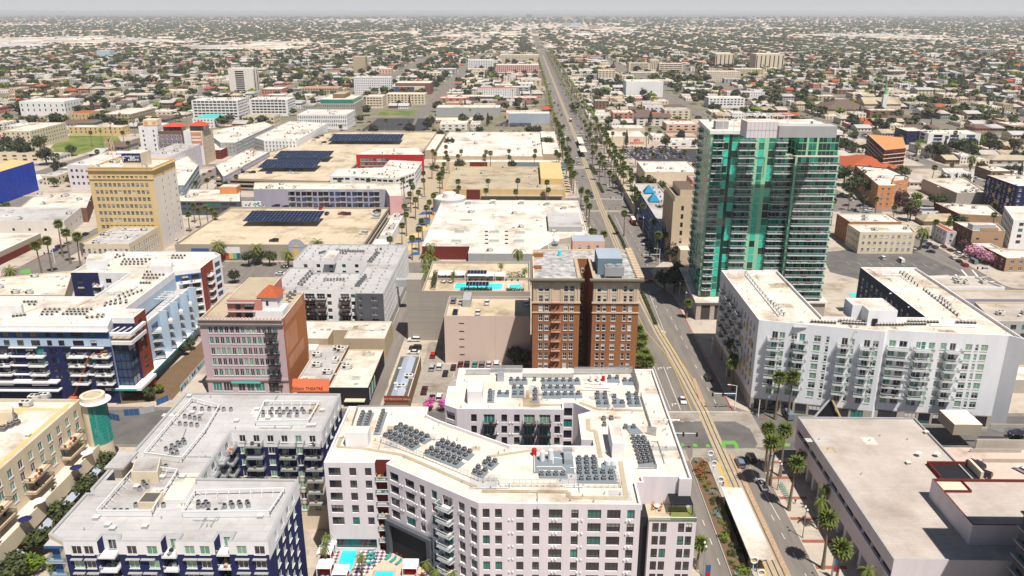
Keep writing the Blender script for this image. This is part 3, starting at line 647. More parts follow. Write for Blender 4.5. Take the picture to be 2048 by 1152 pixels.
# portal under the angled wall
b=MB();a_,c_=Vector(pA[4]),Vector(pA[5]);d_=(c_-a_).normalized();n_=Vector((d_.y,-d_.x));rz_=math.atan2(d_.y,d_.x)
def ob(u0,u1,o0,o1,z0,z1,m):
 q=a_+d_*(u0+u1)/2+n_*(o0+o1)/2;b.obox(q.x,q.y,z0,u1-u0,abs(o1-o0),z1-z0,rz_,m)
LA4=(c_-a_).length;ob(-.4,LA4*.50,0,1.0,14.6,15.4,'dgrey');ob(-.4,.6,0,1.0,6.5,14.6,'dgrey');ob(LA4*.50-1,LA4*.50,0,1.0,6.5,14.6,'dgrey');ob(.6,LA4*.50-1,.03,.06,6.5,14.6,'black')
b.build('portal',A)
zr=hA-.8
Z1=lambda u,v:(880+u*.2539,720+v*.2539);Z2=lambda u,v:(640+u*.17578,780+v*.17578)
for a_,b_,n in(((810,170),(1080,170),6),((815,225),(1035,225),5),((830,280),(1090,275),6),((560,165),(665,165),3),((585,225),(640,225),2),((590,275),(645,275),2),((745,165),(745,166),1),((750,250),(750,320),3),((395,260),(395,325),3),((470,270),(530,270),2),((1335,150),(1395,150),2),((1455,170),(1505,170),2),((1240,275),(1300,275),2),((1240,310),(1300,310),2),((1250,350),(1310,350),2),((1375,300),(1375,345),2),((1435,345),(1436,345),1),((1485,280),(1545,280),2),((1490,315),(1550,315),2),((1495,350),(1555,350),2),((1290,475),(1350,472),2),((1462,540),(1525,540),2),((1295,520),(1296,520),1),((1095,790),(1210,785),3),((1095,822),(1215,818),3),((1100,865),(1215,860),3),((1100,900),(1345,897),5),((1115,947),(1350,945),5),((800,912),(970,912),4)):
 units(A,'fan',Z1(*a_),Z1(*b_),n,zr)
for k in range(7):units(A,'fan',Z1(1520+k*10,625+k*32),Z1(1600+k*9,628+k*30),3,zr)
for a_,b_,n in(((920,420),(1220,550),6),((870,455),(1165,590),6),((800,500),(1100,625),6),((750,535),(1050,660),6),((1395,600),(1705,720),6),((1345,640),(1655,760),6),((1270,690),(1590,810),6),((1220,730),(1545,850),6),((1920,810),(1990,830),2),((1880,845),(1945,870),2),((1800,900),(1880,930),2),((1765,945),(1825,970),2),((490,280),(445,400),5),((570,280),(530,400),5),((720,265),(650,480),7)):
 units(A,'fan',Z2(*a_),Z2(*b_),n,zr)
def zp(f,s):return ' '.join('%.1f,%.1f'%f(*q)for q in PX(s))
pads(A,[zp(Z1,s)for s in('800,150 1100,150 1110,195 800,195','800,205 1060,205 1065,245 800,245','805,260 1115,258 1125,305 805,308','545,150 690,150 690,195 545,195','565,210 665,210 665,300 565,300','730,235 775,235 775,335 730,335','375,240 430,240 430,340 375,340','450,255 545,255 545,295 450,295','1320,135 1410,135 1415,180 1320,180','1435,155 1520,155 1530,200 1440,200','1215,260 1320,260 1335,375 1235,375','1355,285 1460,330 1460,375 1365,375','1465,265 1565,265 1580,370 1480,370','1515,605 1620,605 1700,840 1560,840','1445,520 1540,520 1600,580 1500,590','1070,770 1240,770 1245,845 1070,845','1075,850 1380,855 1390,975 1090,975','780,895 1000,895 1010,935 780,935','1270,820 1385,820 1390,855 1275,855','735,770 960,715 1050,760 1060,890 735,900')]+[zp(Z2,s)for s in('900,395 1290,560 1190,620 830,465','780,480 1150,640 1060,695 710,530','1370,580 1760,740 1690,810 1310,660','1250,670 1650,840 1570,900 1190,750','1900,790 2040,840 1950,920 1840,860','1780,890 1920,940 1850,1010 1720,960','470,265 610,265 570,415 420,415','690,260 755,260 700,515 615,515')],zr)
roofbox(A,'1214,847 1238,847 1252,887 1228,888',31.9,zr,'white');roofbox(A,'937,759 966,759 965,784 936,784',31.6,zr,'white');roofbox(A,'694,853 739,854 736,866 690,866',31.8,zr,'white')
screen(A,zp(Z1,'205,120 395,118'),zr,1.6,solid='clad');screen(A,zp(Z1,'400,100 650,100'),zr,2.2);screen(A,zp(Z1,'650,140 1050,140'),zr,1.2);screen(A,zp(Z1,'1055,115 1270,115 1520,110 1565,260'),zr,2.3);screen(A,zp(Z1,'1580,290 1660,540'),zr,1.1)
screen(A,zp(Z1,'1630,585 1700,600'),zr,2.2);screen(A,zp(Z1,'1640,660 1705,860 1560,860'),zr,1.1)
screen(A,zp(Z1,'1075,1005 1425,1010 1380,890'),zr,1.3,solid=None);screen(A,zp(Z1,'480,1000 1060,1000'),zr,1.7,solid=None);screen(A,zp(Z2,'690,600 1180,780 1800,1040 2040,1040'),zr,1.5,solid=None,gap=.9)
screen(A,zp(Z2,'370,410 430,225 1015,225'),zr,1.2)
walk(A,zp(Z2,'240,545 200,650 450,660 930,740 1300,900 1780,1110'),zr);walk(A,zp(Z1,'330,1035 1010,1040 1015,1085 1470,1090 1420,800'),zr,1.0);walk(A,zp(Z1,'1165,470 1170,555 1225,560 1265,770'),zr,1.0);walk(A,zp(Z1,'370,765 700,715 1060,715'),zr,.8);walk(A,zp(Z1,'690,240 690,355 980,355'),zr,.8);walk(A,zp(Z1,'1100,335 1240,390 1600,400'),zr,.8)
# pump deck: tanks, pipes and ducts
b=MB()
for(u,v,r,h_)in((805,800,1.1,2.6),(870,790,1.1,2.6),(1320,830,1.5,1.4),(1360,830,1.5,1.4),(1190,170,.9,1.8),(1245,170,.9,1.8)):
 p=P(*Z1(u,v),zr);b.cyl(p.x,p.y,zr+.3,zr+h_,r*.5,12,'frame');b.cyl(p.x,p.y,zr+h_,zr+h_+.25,r*.5,12,'frame',r*.15);part(b,'water_tank',A)
pipes(A,';'.join(zp(Z1,s)for s in('760,850 960,850 990,880','780,880 980,885','790,750 890,750 890,830','740,760 745,890','830,770 1000,790','1130,160 1300,160','1150,220 1330,230','1140,190 1290,200','1100,240 1340,250','950,720 1050,800 1060,900')),zr,.13)
p=P(*Z1(742,750),zr);b=MB();b.cyl(p.x,p.y,zr,zr+1.6,.55,12,'red');b.build('red_tank',A);p=P(*Z1(1285,165),zr);b=MB();b.cyl(p.x,p.y,zr,zr+1.4,.45,12,'red');b.build('red_tank',A)
for u,v in((1005,770),(480,130)):
 p=P(*Z1(u,v),zr);b=MB();b.box(p.x-.9,p.y-3.2,zr,p.x+.9,p.y+.5,zr+1.5,'duct');b.box(p.x-1,p.y,zr+1.5,p.x+1,p.y+.9,zr+2.1,'unit');b.build('air_handler',A)
clutter(A,pA,zr,90,'vent vent vent',5,.8)
# lower wing with the roof garden
hA2=23.3
a0,a1=P(1299,1035,hA2),P(1394,1037,hA2);yb=pA[9][1]-.02
pW=[(a0 .x,a0 .y),(a1 .x,a0 .y),(a1 .x,yb),(a0 .x,yb)]
fW={0:lambda L:cols(L,spans('1132-1182 1196-1246 1335-1383 1395-1444',1105,1475),22.0,8,3.1,2.2,'dark'),1:lambda L:grid(L,22.2,2,4.5,1.6,2.1,3.1,.3,'dark')}
mb_=MB();n_=4
for i in range(4):
 a,c=pW[i],pW[(i+1)%4];L=math.hypot(c[0]-a[0],c[1]-a[1]);facade(mb_,A,a,c,0,hA2-1.0,fW[i](L)if i in fW else[],lambda u,z:'lilac',deep=.3)
mb_.build('lower_wing_wall',A);b=MB();b.ngon(pW,hA2-1.0,'rtan');b.build('terrace_floor',A)
b=MB();b.box(a0 .x,a0 .y,hA2-1.0,a1 .x,a0 .y+.12,hA2,'clear');b.box(a0 .x-.03,a0 .y-.02,hA2,a1 .x,a0 .y+.14,hA2+.08,'frame');b.box(a1 .x-.12,a0 .y,hA2-1,a1 .x,a0 .y+12,hA2,'clear');b.build('railing',A)
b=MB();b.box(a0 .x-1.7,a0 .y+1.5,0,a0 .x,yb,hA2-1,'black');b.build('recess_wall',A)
tz=hA2-.98
b=MB();b.box(a0 .x+4.5,a0 .y+.6,tz,a1 .x-.3,a0 .y+5,tz+.05,'grass');b.build('artificial_lawn',A)
t=empty('pergola',(a0 .x+7,a0 .y+4,tz),'dark slatted pergola on the small roof garden of the white courtyard block','pergola')
b=MB();px0,px1,py0,py1=a0 .x+4.6,a1 .x-.4,a0 .y+2.2,a0 .y+6.4
for k in range(22):y=py0+(py1-py0)*k/21;b.box(px0,y,tz+2.5,px1,y+.13,tz+2.62,'black')
b.box(px0,py0,tz+2.62,px1,py0+.2,tz+2.75,'black');b.box(px0,py1,tz+2.62,px1,py1+.2,tz+2.75,'black');b.build('roof',t)
b=MB()
for x in(px0,px1-.15):
 for y in(py0,py1):b.box(x,y,tz,x+.15,y+.15,tz+2.5,'black');part(b,'post',t)
def table_set(x,y,z,name,lab,m='frame',ch='orange'):
 t=empty(name,(x,y,z),lab,'table set');b=MB();b.cyl(x,y,z+.7,z+.75,.6,14,m);b.cyl(x,y,z,z+.7,.06,6,'steel');b.build('tabletop',t)
 for k in range(4):
  a=k*math.pi/2+.5;b=MB();cx,cy=x+math.cos(a),y+math.sin(a);b.obox(cx,cy,z+.4,.5,.5,.06,a,ch);b.obox(cx+.24*math.cos(a),cy+.24*math.sin(a),z+.45,.06,.5,.5,a,ch)
  for s_ in(-.2,.2):b.obox(cx+s_*math.cos(a),cy+s_*math.sin(a),z,.05,.4,.4,a,'steel')
  b.build('chair',t)
table_set(a0 .x+2.2,a0 .y+4.5,tz,'patio_table','round white patio table with orange chairs, nearer of two beside the dark pergola');table_set(a0 .x+3.4,a0 .y+7.2,tz,'patio_table','round white patio table with orange chairs, farther of two beside the dark pergola')
# podium and pool court
dz=6.5;pPod=[(P(636,1152,dz).x,60),(pA[5][0]+.0,60),(pA[5][0],pA[5][1]+3),(pA[4][0]+1,pA[4][1]+1),(pA[0][0],pA[0][1]+.3)]
pPod[0]=(pA[0][0]-.5,60);pPod[4]=(pA[0][0]-.5,pA[0][1]+.3)
def checkfn(t_,b_,geo):
 N,L=t_.nodes,t_.links;c=N.new('ShaderNodeTexChecker');c.inputs['Scale'].default_value=1.3;c.inputs[1].default_value=(.55,.50,.50,1);c.inputs[2].default_value=(.09,.06,.08,1)
 mp=N.new('ShaderNodeMapping');mp.inputs['Rotation'].default_value=(0,0,R(45));L.new(geo.outputs['Position'],mp.inputs[0]);L.new(mp.outputs[0],c.inputs[0]);L.new(c.outputs[0],b_.inputs['Base Color'])
M['check']=mat('chequered paving',(.5,.5,.5),.6,mix=0,fn=checkfn)
pod=root_for('podium',pPod,'raised pool court of chequered paving at the foot of the white courtyard block','podium',None)
b=MB();b.prism(pPod,0,dz-.02,'tconc','check');b.build('deck',pod)
b=MB();b.ngon(PP('798,1092 908,1100 850,1160 720,1160',dz,0),dz+.02,'peach');b.build('sun_deck',pod)
def pool(s,z,label,cat='swimming pool',name='swimming_pool',wall='pave'):
 q=PP(s,z,20)
 if area(q)<0:q=q[::-1]
 o=offset(q,-.5);t=empty(name,(q[0][0],q[0][1],z),label,cat);b=MB()
 for i in range(len(q)):
  j=(i+1)%len(q);b.face([(*o[i],z+.06),(*o[j],z+.06),(*q[j],z+.06),(*q[i],z+.06)],wall);b.face([(*o[i],z-.02),(*o[j],z-.02),(*o[j],z+.06),(*o[i],z+.06)],wall)
 b.build('coping',t);b=MB();b.ngon(q,z+.035,'water');b.build('water',t);return t
pool('689,1090 718,1090 703,1143 671,1143',dz,'long turquoise swimming pool on the chequered paving beside white cabanas')
pool('752,1144 788,1144 784,1158 746,1158',dz,'pale square hot tub at the bottom edge in front of the pool court','hot tub','hot_tub')
def cabana(x,y,z,lab,w_=3.0):
 t=empty('cabana',(x,y,z),lab,'cabana','white curtained cabanas round the pool');b=MB();b.box(x-w_/2,y-w_/2,z+2.4,x+w_/2,y+w_/2,z+2.55,'frame');b.box(x-w_/2-.1,y-w_/2-.1,z+2.3,x+w_/2+.1,y+w_/2+.1,z+2.4,'white');b.build('roof',t)
 b=MB()
 for i in(-1,1):
  for j in(-1,1):b.box(x+i*w_/2-.08,y+j*w_/2-.08,z,x+i*w_/2+.08,y+j*w_/2+.08,z+2.3,'frame');part(b,'post',t)
 b.box(x-w_/2+.2,y-.3,z,x+w_/2-.2,y+w_/2-.2,z+.5,'red');b.box(x-w_/2+.2,y+w_/2-.5,z+.5,x+w_/2-.2,y+w_/2-.2,z+1.1,'maroon');b.build('sofa',t)
for(x,y),l in zip(((662,1098),(652,1118),(652,1146),(683,1158),(822,1146)),('white cabana nearest the building wall, first of the line left of the long pool','white cabana in the middle of the line left of the long pool','white cabana left of the long pool, at the near end of the line','white cabana in front of the near end of the long pool','white cabana alone at the right, beside the peach sun deck')):
 p=P(x,y,dz);cabana(p.x,p.y,dz,l)
def lounger(x,y,z,rz,lab,grp='teal sun loungers by the pool',m='teal'):
 t=empty('sun_lounger',(x,y,z),lab,'sun lounger',grp);c,s_=math.cos(rz),math.sin(rz)
 b=MB();b.obox(x,y,z+.3,1.35,.65,.12,rz,m);b.build('seat',t);b=MB()
 p0=Vector((x+.65*c,y+.65*s_,z+.34));p1=p0+Vector((.55*c,.55*s_,.45));n=Vector((-s_,c,0))*.32;b.face([p0-n,p1-n,p1+n,p0+n],m);u=Vector((0,0,-.08));b.face([p0+n+u,p1+n+u,p1-n+u,p0-n+u],m);b.build('backrest',t)
 b=MB()
 for i in(-.5,.5):
  for j in(-.25,.25):b.obox(x+i*c-j*s_,y+i*s_+j*c,z,.06,.06,.3,rz,'frame');part(b,'leg',t)
ORD=['first','second','third','fourth','fifth','sixth','seventh','eighth','ninth','tenth','eleventh','twelfth','thirteenth','fourteenth','fifteenth']
NTH=['nearest','second','third','fourth','fifth','sixth','seventh','eighth','ninth','tenth','eleventh','twelfth']
for k,(x,y)in enumerate(((738,1128),(740,1118),(741,1110),(742,1101),(744,1091))):
 p=P(x,y,dz);lounger(p.x,p.y,dz,.1,f'teal sun lounger on chequered paving right of the pool, {NTH[k]} from the front')
for k,(x,y)in enumerate(((775,1118),(785,1123),(796,1128))):
 p=P(x,y,dz);lounger(p.x,p.y,dz,1.0,f'teal sun lounger angled on the peach sun deck, {("left", "middle", "right")[k]} of three')
t=empty('dining_table',(*P(812,1106,dz),dz),'long dark dining table on the peach sun deck with orange chairs','table');p=P(812,1106,dz)
b=MB();b.obox(p.x,p.y,dz+.7,5,1.0,.08,-.35,'maroon');b.obox(p.x,p.y,dz,.3,.3,.7,-.35,'black');b.build('tabletop',t)
for k,(x,y)in enumerate(((809,1095),(819,1099),(828,1103),(796,1109),(805,1113),(813,1116))):
 q=P(x,y,dz);t=empty('chair',(q.x,q.y,dz),f'{"orange high-backed" if k < 3 else "low red"} chair {("behind", "in front of")[k > 2]} the long dark poolside table, {("left", "middle", "right")[k % 3]} of three','chair','chairs round the poolside table')
 b=MB();b.cyl(q.x,q.y,dz+.35,dz+.45,.35,10,'awn' if k<3 else 'red');b.build('seat',t);b=MB();b.obox(q.x,q.y+(.3 if k<3 else-.3),dz+.45,.7,.1,.6 if k<3 else.3,0,'awn' if k<3 else 'red');b.build('backrest',t);b=MB();b.cyl(q.x,q.y,dz,dz+.35,.05,5,'steel');b.build('leg',t)
# ---- B: grey-roofed navy and white block, lower left
hB=27.0
sB='125,1084 194,1084 204,1071 236,1071 233,1084 322,1084 330,1070 357,1070 350,1084 428,1084 438,1066 465,1066 455,1084 538,1084 595,957 400,957 460,864 645,864 680,787 385,785 290,865 258,903 243,903 186,978 182,985 165,985 103,1068'
pB=PP(sB,hB,10)
B_=root_for('apartment_building',pB,'grey-roofed five storey block in white over navy blue, with fenced rooftop wells','apartment building','the navy and white corner block')
def mB(i,u,z):return 'white' if z>23.6 else 'navy' if z>14.5 or i<14 else 'clad' if i in(14,15,17)else 'cream'
def cB(i,a,s):
 x0,x1={0:(125,194),4:(233,322),8:(350,428),12:(455,538)}[i]
 return lambda L:cols(L,spans(s,x0,x1),26.1,8,3.1,1.9,'green')
fB={0:cB(0,0,'139-160 164-184'),4:cB(4,0,'250-271 291-312.5'),8:cB(8,0,'367-387.5 397.5-417.5'),12:cB(12,0,'471-492.5 508-530')}
for i in(2,6,10):fB[i]=lambda L:cols(L,[(.25,.8)],26.1,8,3.1,2.2,'green')
fB[13]=lambda L:grid(L,27,2,3.9,1.7,1.8,3.1,.9,'green',2);fB[16]=lambda L:grid(L,27,2,3.3,1.5,1.8,3.1,.9,'green',1);fB[15]=lambda L:grid(L,27,2,4.2,2.0,1.8,3.1,.9,'green',1.2);fB[17]=lambda L:grid(L,27,2,4.4,1.5,1.8,3.1,.9,'green',2)
block(B_,pB,0,hB,'white','rgrey',.35,None,fB,t=.6,mfn=mB,cap='clad')
for i in(2,6,10):
 for k in range(7):q,rz,L=wallpt(pB,i,.5,23.9-3.1*k);pend(B_,'balcony',balc(L+.2,2.6,'bars'),q,rz)
for f in(.25,.62,.9):
 for k in range(6):q,rz,L=wallpt(pB,16,f,23.9-3.1*k);pend(B_,'balcony',balc(4,1.8,'grey'),q,rz)
for f in(.3,.6,.85):
 for k in range(6):q,rz,L=wallpt(pB,15,f,23.9-3.1*k);pend(B_,'balcony',balc(3.6,1.5,'grey'),q,rz)
b=MB()
for i,fr in((0,[.355,.71]),(4,[.31,.66]),(8,[.35,.72]),(12,[.32,.76])):
 for f in fr:
  for k in range(1,6):q,rz,L=wallpt(pB,i,f,26.3-3.1*k,.25);b.obox(q[0],q[1],q[2],2.6,.6,.18,rz,'clad');part(b,'window_hood',B_)
Z5=lambda u,v:(u/4,864+v/4)
zb=hB-.35
def railwell(s,z,hh=1.5,m='frame'):
# white fence round the units, braced outwards
 q=[P(x,y,z)for x,y in PX(s)];b=MB()
 for i in range(len(q)):
  a,c=q[i],q[(i+1)%len(q)];d=(c-a).normalized();n=Vector((d.y,-d.x));L=(c-a).length;k=max(1,int(L/2.2))
  b.obox((a.x+c.x)/2,(a.y+c.y)/2,z+hh-.2,L,.2,.2,math.atan2(d.y,d.x),m)
  if abs(d.x)>.9 and i==0:b.obox((a.x+c.x)/2,(a.y+c.y)/2,z+.1,L,.12,hh-.3,math.atan2(d.y,d.x),m)
  for j in range(k+1):
   p=a+(c-a)*j/k;b.bar((p.x,p.y,z),(p.x,p.y,z+hh-.1),.08,m);e=p-n*1.2;b.bar((e.x,e.y,z),(p.x,p.y,z+hh-.15),.07,m)
 b.build('roof_fence',B_)
railwell('195,1033 305,1033 357,950 275,940',zb);railwell('366,1035 540,1034 570,988 392,992',zb);railwell('290,916 365,926 412,868 440,820 385,806 345,850',zb);railwell('512,852 618,850 640,812 530,812',zb)
for a_,b_,n in(((1090,600),(1310,600),5),((1120,470),(1200,400),3),((1150,420),(1180,450),2),((920,650),(1020,650),3),((1280,290),(1330,290),2),((1330,150),(1470,80),4),((1370,165),(1480,100),4),((1350,215),(1420,180),3),((1590,610),(1670,600),3),((1590,580),(1650,580),2),((1800,610),(1990,600),4),((1850,585),(1980,580),3),((1670,650),(1730,650),2)):
 units(B_,'can',Z5(*a_),Z5(*b_),n,zb)
Z0=lambda u,v:(u/4,576+v/4);Z6=lambda u,v:(512+u/4,576+v/4)
for a_,b_,n in(((1560,980),(1850,985),6),((1480,1040),(1600,1060),4),((1440,1100),(1580,1110),4)):units(B_,'can',Z0(*a_),Z0(*b_),n,zb)
for a_,b_,n in(((60,1010),(440,1005),8),((130,985),(370,985),5),((60,1030),(330,1030),5)):units(B_,'can',Z6(*a_),Z6(*b_),n,zb)
roofbox(B_,'262,945 315,945 322,915 272,915',29.2,zb,'cream','rgrey')
t_=P(235,915,30.5);b=MB();q=PP('207,937 247,937 277,903 240,903',30.5)
b.prism(q,30.2,30.6,'clad','rgrey',True);q2=offset(q,1.2);b.prism(q2,zb,30.2,'cream');b.build('roof_lantern',B_)
roofbox(B_,'275,1006 310,1006 326,985 290,985',hB+1.2,zb,'cream','rdark','light_well')
b=MB();b.ngon(PP('318,1000 367,1000 402,946 350,946',zb+.02,0),zb+.02,'rcream');b.build('roof_patch',B_)
pipes(B_,'300,1028 320,985 345,970; 285,960 310,940 330,930; 340,905 365,880 372,860',zb,.1,m='unit')
clutter(B_,pB,zb,45,'vent vent box',8)
# corner bay at the left end
b=MB();q=PP('88,1092 132,1092 140,1070 105,1070',26.0)
b.prism(q,25.4,26.0,'blue','rgrey',True);q3=offset(q,.8)
for k in range(7):z=22.3-3.1*k;b.prism(q,z-.25,z,'ltblue',None,True);b.prism(q3,z,z+3.1-.25,'blue')
b.build('corner_bay',B_)
b=MB()
for k in range(7):
 z=22.3-3.1*k
 for i in(0,3):
  a,c=Vector(q[i]),Vector(q[(i+1)%4]);d=(c-a).normalized();b.obox((a.x+c.x)/2,(a.y+c.y)/2,z,(c-a).length,.05,1.0,math.atan2(d.y,d.x),'clear')
b.build('railing',B_)
# ---- C: cream block with a glass drum, far left
hC=21.5;pC=PP('0,946 94,864 148,803 147,795 -150,795 -150,1120',hC,0)
pC=[P(-60,1000,hC),P(148,803,hC)];xC=(P(0,946,hC).x+P(148,803,hC).x)/2;yC0,yC1=90,P(148,798,hC).y
pC=rc(xC-60,yC0,xC,yC1)
C_=root_for('apartment_building',pC,'cream block with yellow walkway strips on its roof and long balconies over a terrace','apartment building','the cream terrace block')
LC=yC1-yC0
fC={1:lambda L:[(u,u+1.7,z,z+2.2,'teal')for u in np.arange(3,L-2,4.1)for z in(hC-4,hC-7.3,hC-10.6)]}
block(C_,pC,0,hC,'cream','rcream',.9,None,fC)
for k in range(6):
 y=yC1-9-k*15.5
 if y<yC0:break
 for z in(hC-7.5,hC-10.7):
  pend(C_,'balcony',balc(8.0,2.6,'tan'),(xC,y,z),math.pi/2)
b=MB();zc=hC-.9
for x in(-3.2,-14):b.box(xC+x,yC0,zc+.01,xC+x+1.4,yC1-1,zc+.05,'ochre')
for y in(yC1-5,yC1-36,yC1-62):b.box(xC-40,y,zc+.015,xC-1,y+1.3,zc+.055,'ochre')
b.build('roof_walkway',C_)
for x,y in((8,862),(22,855),(34,850),(14,845),(28,838)):p=P(x,y,zc);pend(C_,'condenser',unit('fan'),(p.x,p.y,zc),0,(1.6,1.6,1.4))
for x,y in((52,812),(70,800),(88,797)):p=P(x,y,zc);pend(C_,'air_handler',unit('big'),(p.x,p.y,zc),0)
roofbox(C_,'-30,826 24,826 26,812 -28,812',hC+2.4,zc,'cream','rcream');clutter(C_,pC,zc,20,'vent box',4)
# terrace podium along the walkway
zt=9.3;xT=(P(0,1083,zt).x+P(225,868,zt).x)/2;yT1=P(225,866,zt).y;pT=rc(xC+.02,yC0,xT,yT1)
b=MB();b.prism(pT,5.2,zt-1,'cream','rcream',True);b.box(xT-.25,yC0,zt-1,xT,yT1,zt,'cream');b.box(xC+.02,yT1-.25,zt-1,xT-.25,yT1,zt,'cream');b.build('terrace',C_)
b=MB();b.box(xC+.02,yC0,0,xT-2.5,yT1-.5,5.2,'maroon')
for k in range(16):
 y=yC0+4+k*7
 if y<yT1-3:b.box(xT-.7,y,0,xT-.1,y+.7,5.2,'cream')
b.build('shop_front',C_)
b=MB()
for k in range(9):
 y=yC0+6+k*12
 if y<yT1-8:b.face([(xT,y,4.6),(xT+1.5,y,3.6),(xT+1.5,y+6.5,3.6),(xT,y+6.5,4.6)],'rblue');b.face([(xT,y+6.5,4.55),(xT+1.5,y+6.5,3.55),(xT+1.5,y,3.55),(xT,y,4.55)],'rblue');part(b,'awning',C_)
for k in range(13):
 y=yT1-5-k*7.3;x=xC+3.4+(k%3)
 if y<yC0+3:break
 t=empty('patio_umbrella' if k%3 else 'potted_plant',(x,y,zt-.98),f'{("leafy potted plant", "white patio umbrella", "dark blue patio umbrella")[k % 3]} on the terrace of the cream block, {ORD[k]} from the glass drum',('plant','umbrella','umbrella')[k%3],'things on the cream terrace');z_=zt-1;b=MB()
 if k%3:b.cyl(x,y,z_,z_+2.5,.05,6,'steel');part(b,'pole',t);b.cyl(x,y,z_+2.2,z_+2.8,1.5,10,'white' if k%3==1 else 'navy',.05);part(b,'canopy',t)
 else:
  b.cyl(x,y,z_,z_+.6,.35,8,'rust',.45);part(b,'pot',t)
  for j in range(70):a=j*2.4;o=Vector((x,y,z_+.8))+Vector((math.cos(a),math.sin(a),.8))*random.uniform(.1,1.1);u=Vector((random.gauss(0,1),random.gauss(0,1),random.gauss(0,1))).normalized()*.25;b.face([o-u,o+Vector((0,.15,.15)),o+u,o-Vector((0,.15,.15))],'leaf')
  part(b,'foliage',t)
# glass drum
pd=P(184,789,22.8);rd=3.1;D0=empty('glass_drum',(pd.x,pd.y,0));D0 .name='glass_drum';D0 .parent=C_;D0 .location=Vector((pd.x,pd.y,0))-wloc(C_)
b=MB();b.cyl(pd.x,pd.y,0,22.8,rd,32,'cream');b.v=[];b.f=[];b.m=[]
n=32
for i in range(n):
 a0_,a1_=2*math.pi*i/n,2*math.pi*(i+1)/n;m='g_teal' if-1.75<math.atan2(math.sin(a0_),math.cos(a0_))<.9 else 'cream'
 for lo,hi,mm in((0,9,'cream'),(9,21.4,m),(21.4,22.8,'cream')):
  b.face([(pd.x+rd*math.cos(a0_),pd.y+rd*math.sin(a0_),lo),(pd.x+rd*math.cos(a1_),pd.y+rd*math.sin(a1_),lo),(pd.x+rd*math.cos(a1_),pd.y+rd*math.sin(a1_),hi),(pd.x+rd*math.cos(a0_),pd.y+rd*math.sin(a0_),hi)],mm)
 ri=rd-.9
 b.face([(pd.x+rd*math.cos(a0_),pd.y+rd*math.sin(a0_),22.8),(pd.x+rd*math.cos(a1_),pd.y+rd*math.sin(a1_),22.8),(pd.x+ri*math.cos(a1_),pd.y+ri*math.sin(a1_),22.8),(pd.x+ri*math.cos(a0_),pd.y+ri*math.sin(a0_),22.8)],'cream')
 b.face([(pd.x+ri*math.cos(a1_),pd.y+ri*math.sin(a1_),22.3),(pd.x+ri*math.cos(a0_),pd.y+ri*math.sin(a0_),22.3),(pd.x+ri*math.cos(a0_),pd.y+ri*math.sin(a0_),22.8),(pd.x+ri*math.cos(a1_),pd.y+ri*math.sin(a1_),22.8)],'cream')
b.face([(pd.x+(rd-.9)*math.cos(2*math.pi*i/n),pd.y+(rd-.9)*math.sin(2*math.pi*i/n),22.3)for i in range(n)],'rtan')
b.build('drum_wall',C_)
b=MB()
for k in range(n):
 a0_=2*math.pi*k/n
 if-1.75<math.atan2(math.sin(a0_),math.cos(a0_))<.9:b.bar((pd.x+(rd+.03)*math.cos(a0_),pd.y+(rd+.03)*math.sin(a0_),9),(pd.x+(rd+.03)*math.cos(a0_),pd.y+(rd+.03)*math.sin(a0_),21.3),.09,'teal')
for z in np.arange(9,21.5,1.03):
 for k in range(n):
  a0_,a1_=2*math.pi*k/n,2*math.pi*(k+1)/n
  if-1.75<math.atan2(math.sin(a0_),math.cos(a0_))<.8:b.bar((pd.x+(rd+.03)*math.cos(a0_),pd.y+(rd+.03)*math.sin(a0_),z),(pd.x+(rd+.03)*math.cos(a1_),pd.y+(rd+.03)*math.sin(a1_),z),.07,'teal')
b.build('mullions',C_)
b=MB();b.cyl(pd.x+1.0,pd.y-.6,21.35,21.5,rd+.7,32,'frame',cap='frame');b.build('drum_brim',C_);bpy.data.objects.remove(D0)
# ---- D: blue and white block with rust fins, under construction
hD=27.0
sD='-80,650 215,652 222,636 270,634 288,618 246,617 307,576 349,543 400,537 425,518 441,509 430,504 215,503 140,545 195,546 262,545 215,577 180,595 115,592 -80,590'
pD=PP(sD,hD,9)
D_=root_for('apartment_building',pD,'new white-roofed block in blue and white with rust red fins, scaffold lift beside it','apartment building','the blue block with rust fins')
def mD(i,u,z):
 if i in(3,8):return 'rust'
 if i in(13,12):return 'navy'
 if i==0:return 'white' if z>25.3 else 'blue' if z>22.6 else 'ltblue' if z>20 else 'navy'
 if i in(7,):return 'white' if z>25.4 else 'blue' if z>22.8 else 'white'
 if i==2:return 'white' if z>25 else 'navy'
 return 'white' if z>24.5 or i not in(1,5,6)else 'ltblue'
fD={0:lambda L:cols(L,spans('0-12 27-40 55-73 87-97 110-122 139-161 175-187',-80,215)+spans('-70--55 -40--28',-80,215),24.9,2,2.9,1.9,'dark')+[(u*L,u*L+w_,z,z+2.0,'dark')for u,w_ in((.02,1.2),(.075,.8),(.30,1.2),(.335,.7),(.575,1.2),(.61,.7),(.14,2.6),(.22,2.8),(.405,2.6),(.47,3.0),(.66,2.6),(.74,3.0),(.82,2.6),(.91,3))for z in(17.2,14.1,11,7.9)],3:lambda L:cols(L,[(.3,.62)],25,6,3.1,1.6,'dark'),8:lambda L:cols(L,[(.35,.85)],22.5,6,3.1,2.2,'dark'),7:lambda L:cols(L,[(.25,.5),(.62,.92)],24.9,7,3.1,2.2,'dark'),9:lambda L:cols(L,[(.2,.8)],24.9,7,3.1,2.0,'blue'),13:lambda L:cols(L,[(.15,.4),(.68,.92)],24.6,7,3.1,1.9,'dark'),14:lambda L:cols(L,[(.2,.38),(.62,.8)],24.6,7,3.1,1.7,'dark')}
block(D_,pD,0,hD,'white','rwhite',.9,None,fD,mfn=mD,zl=(20,22.6,22.8,24.5,25,25.3,25.4),cap='white')
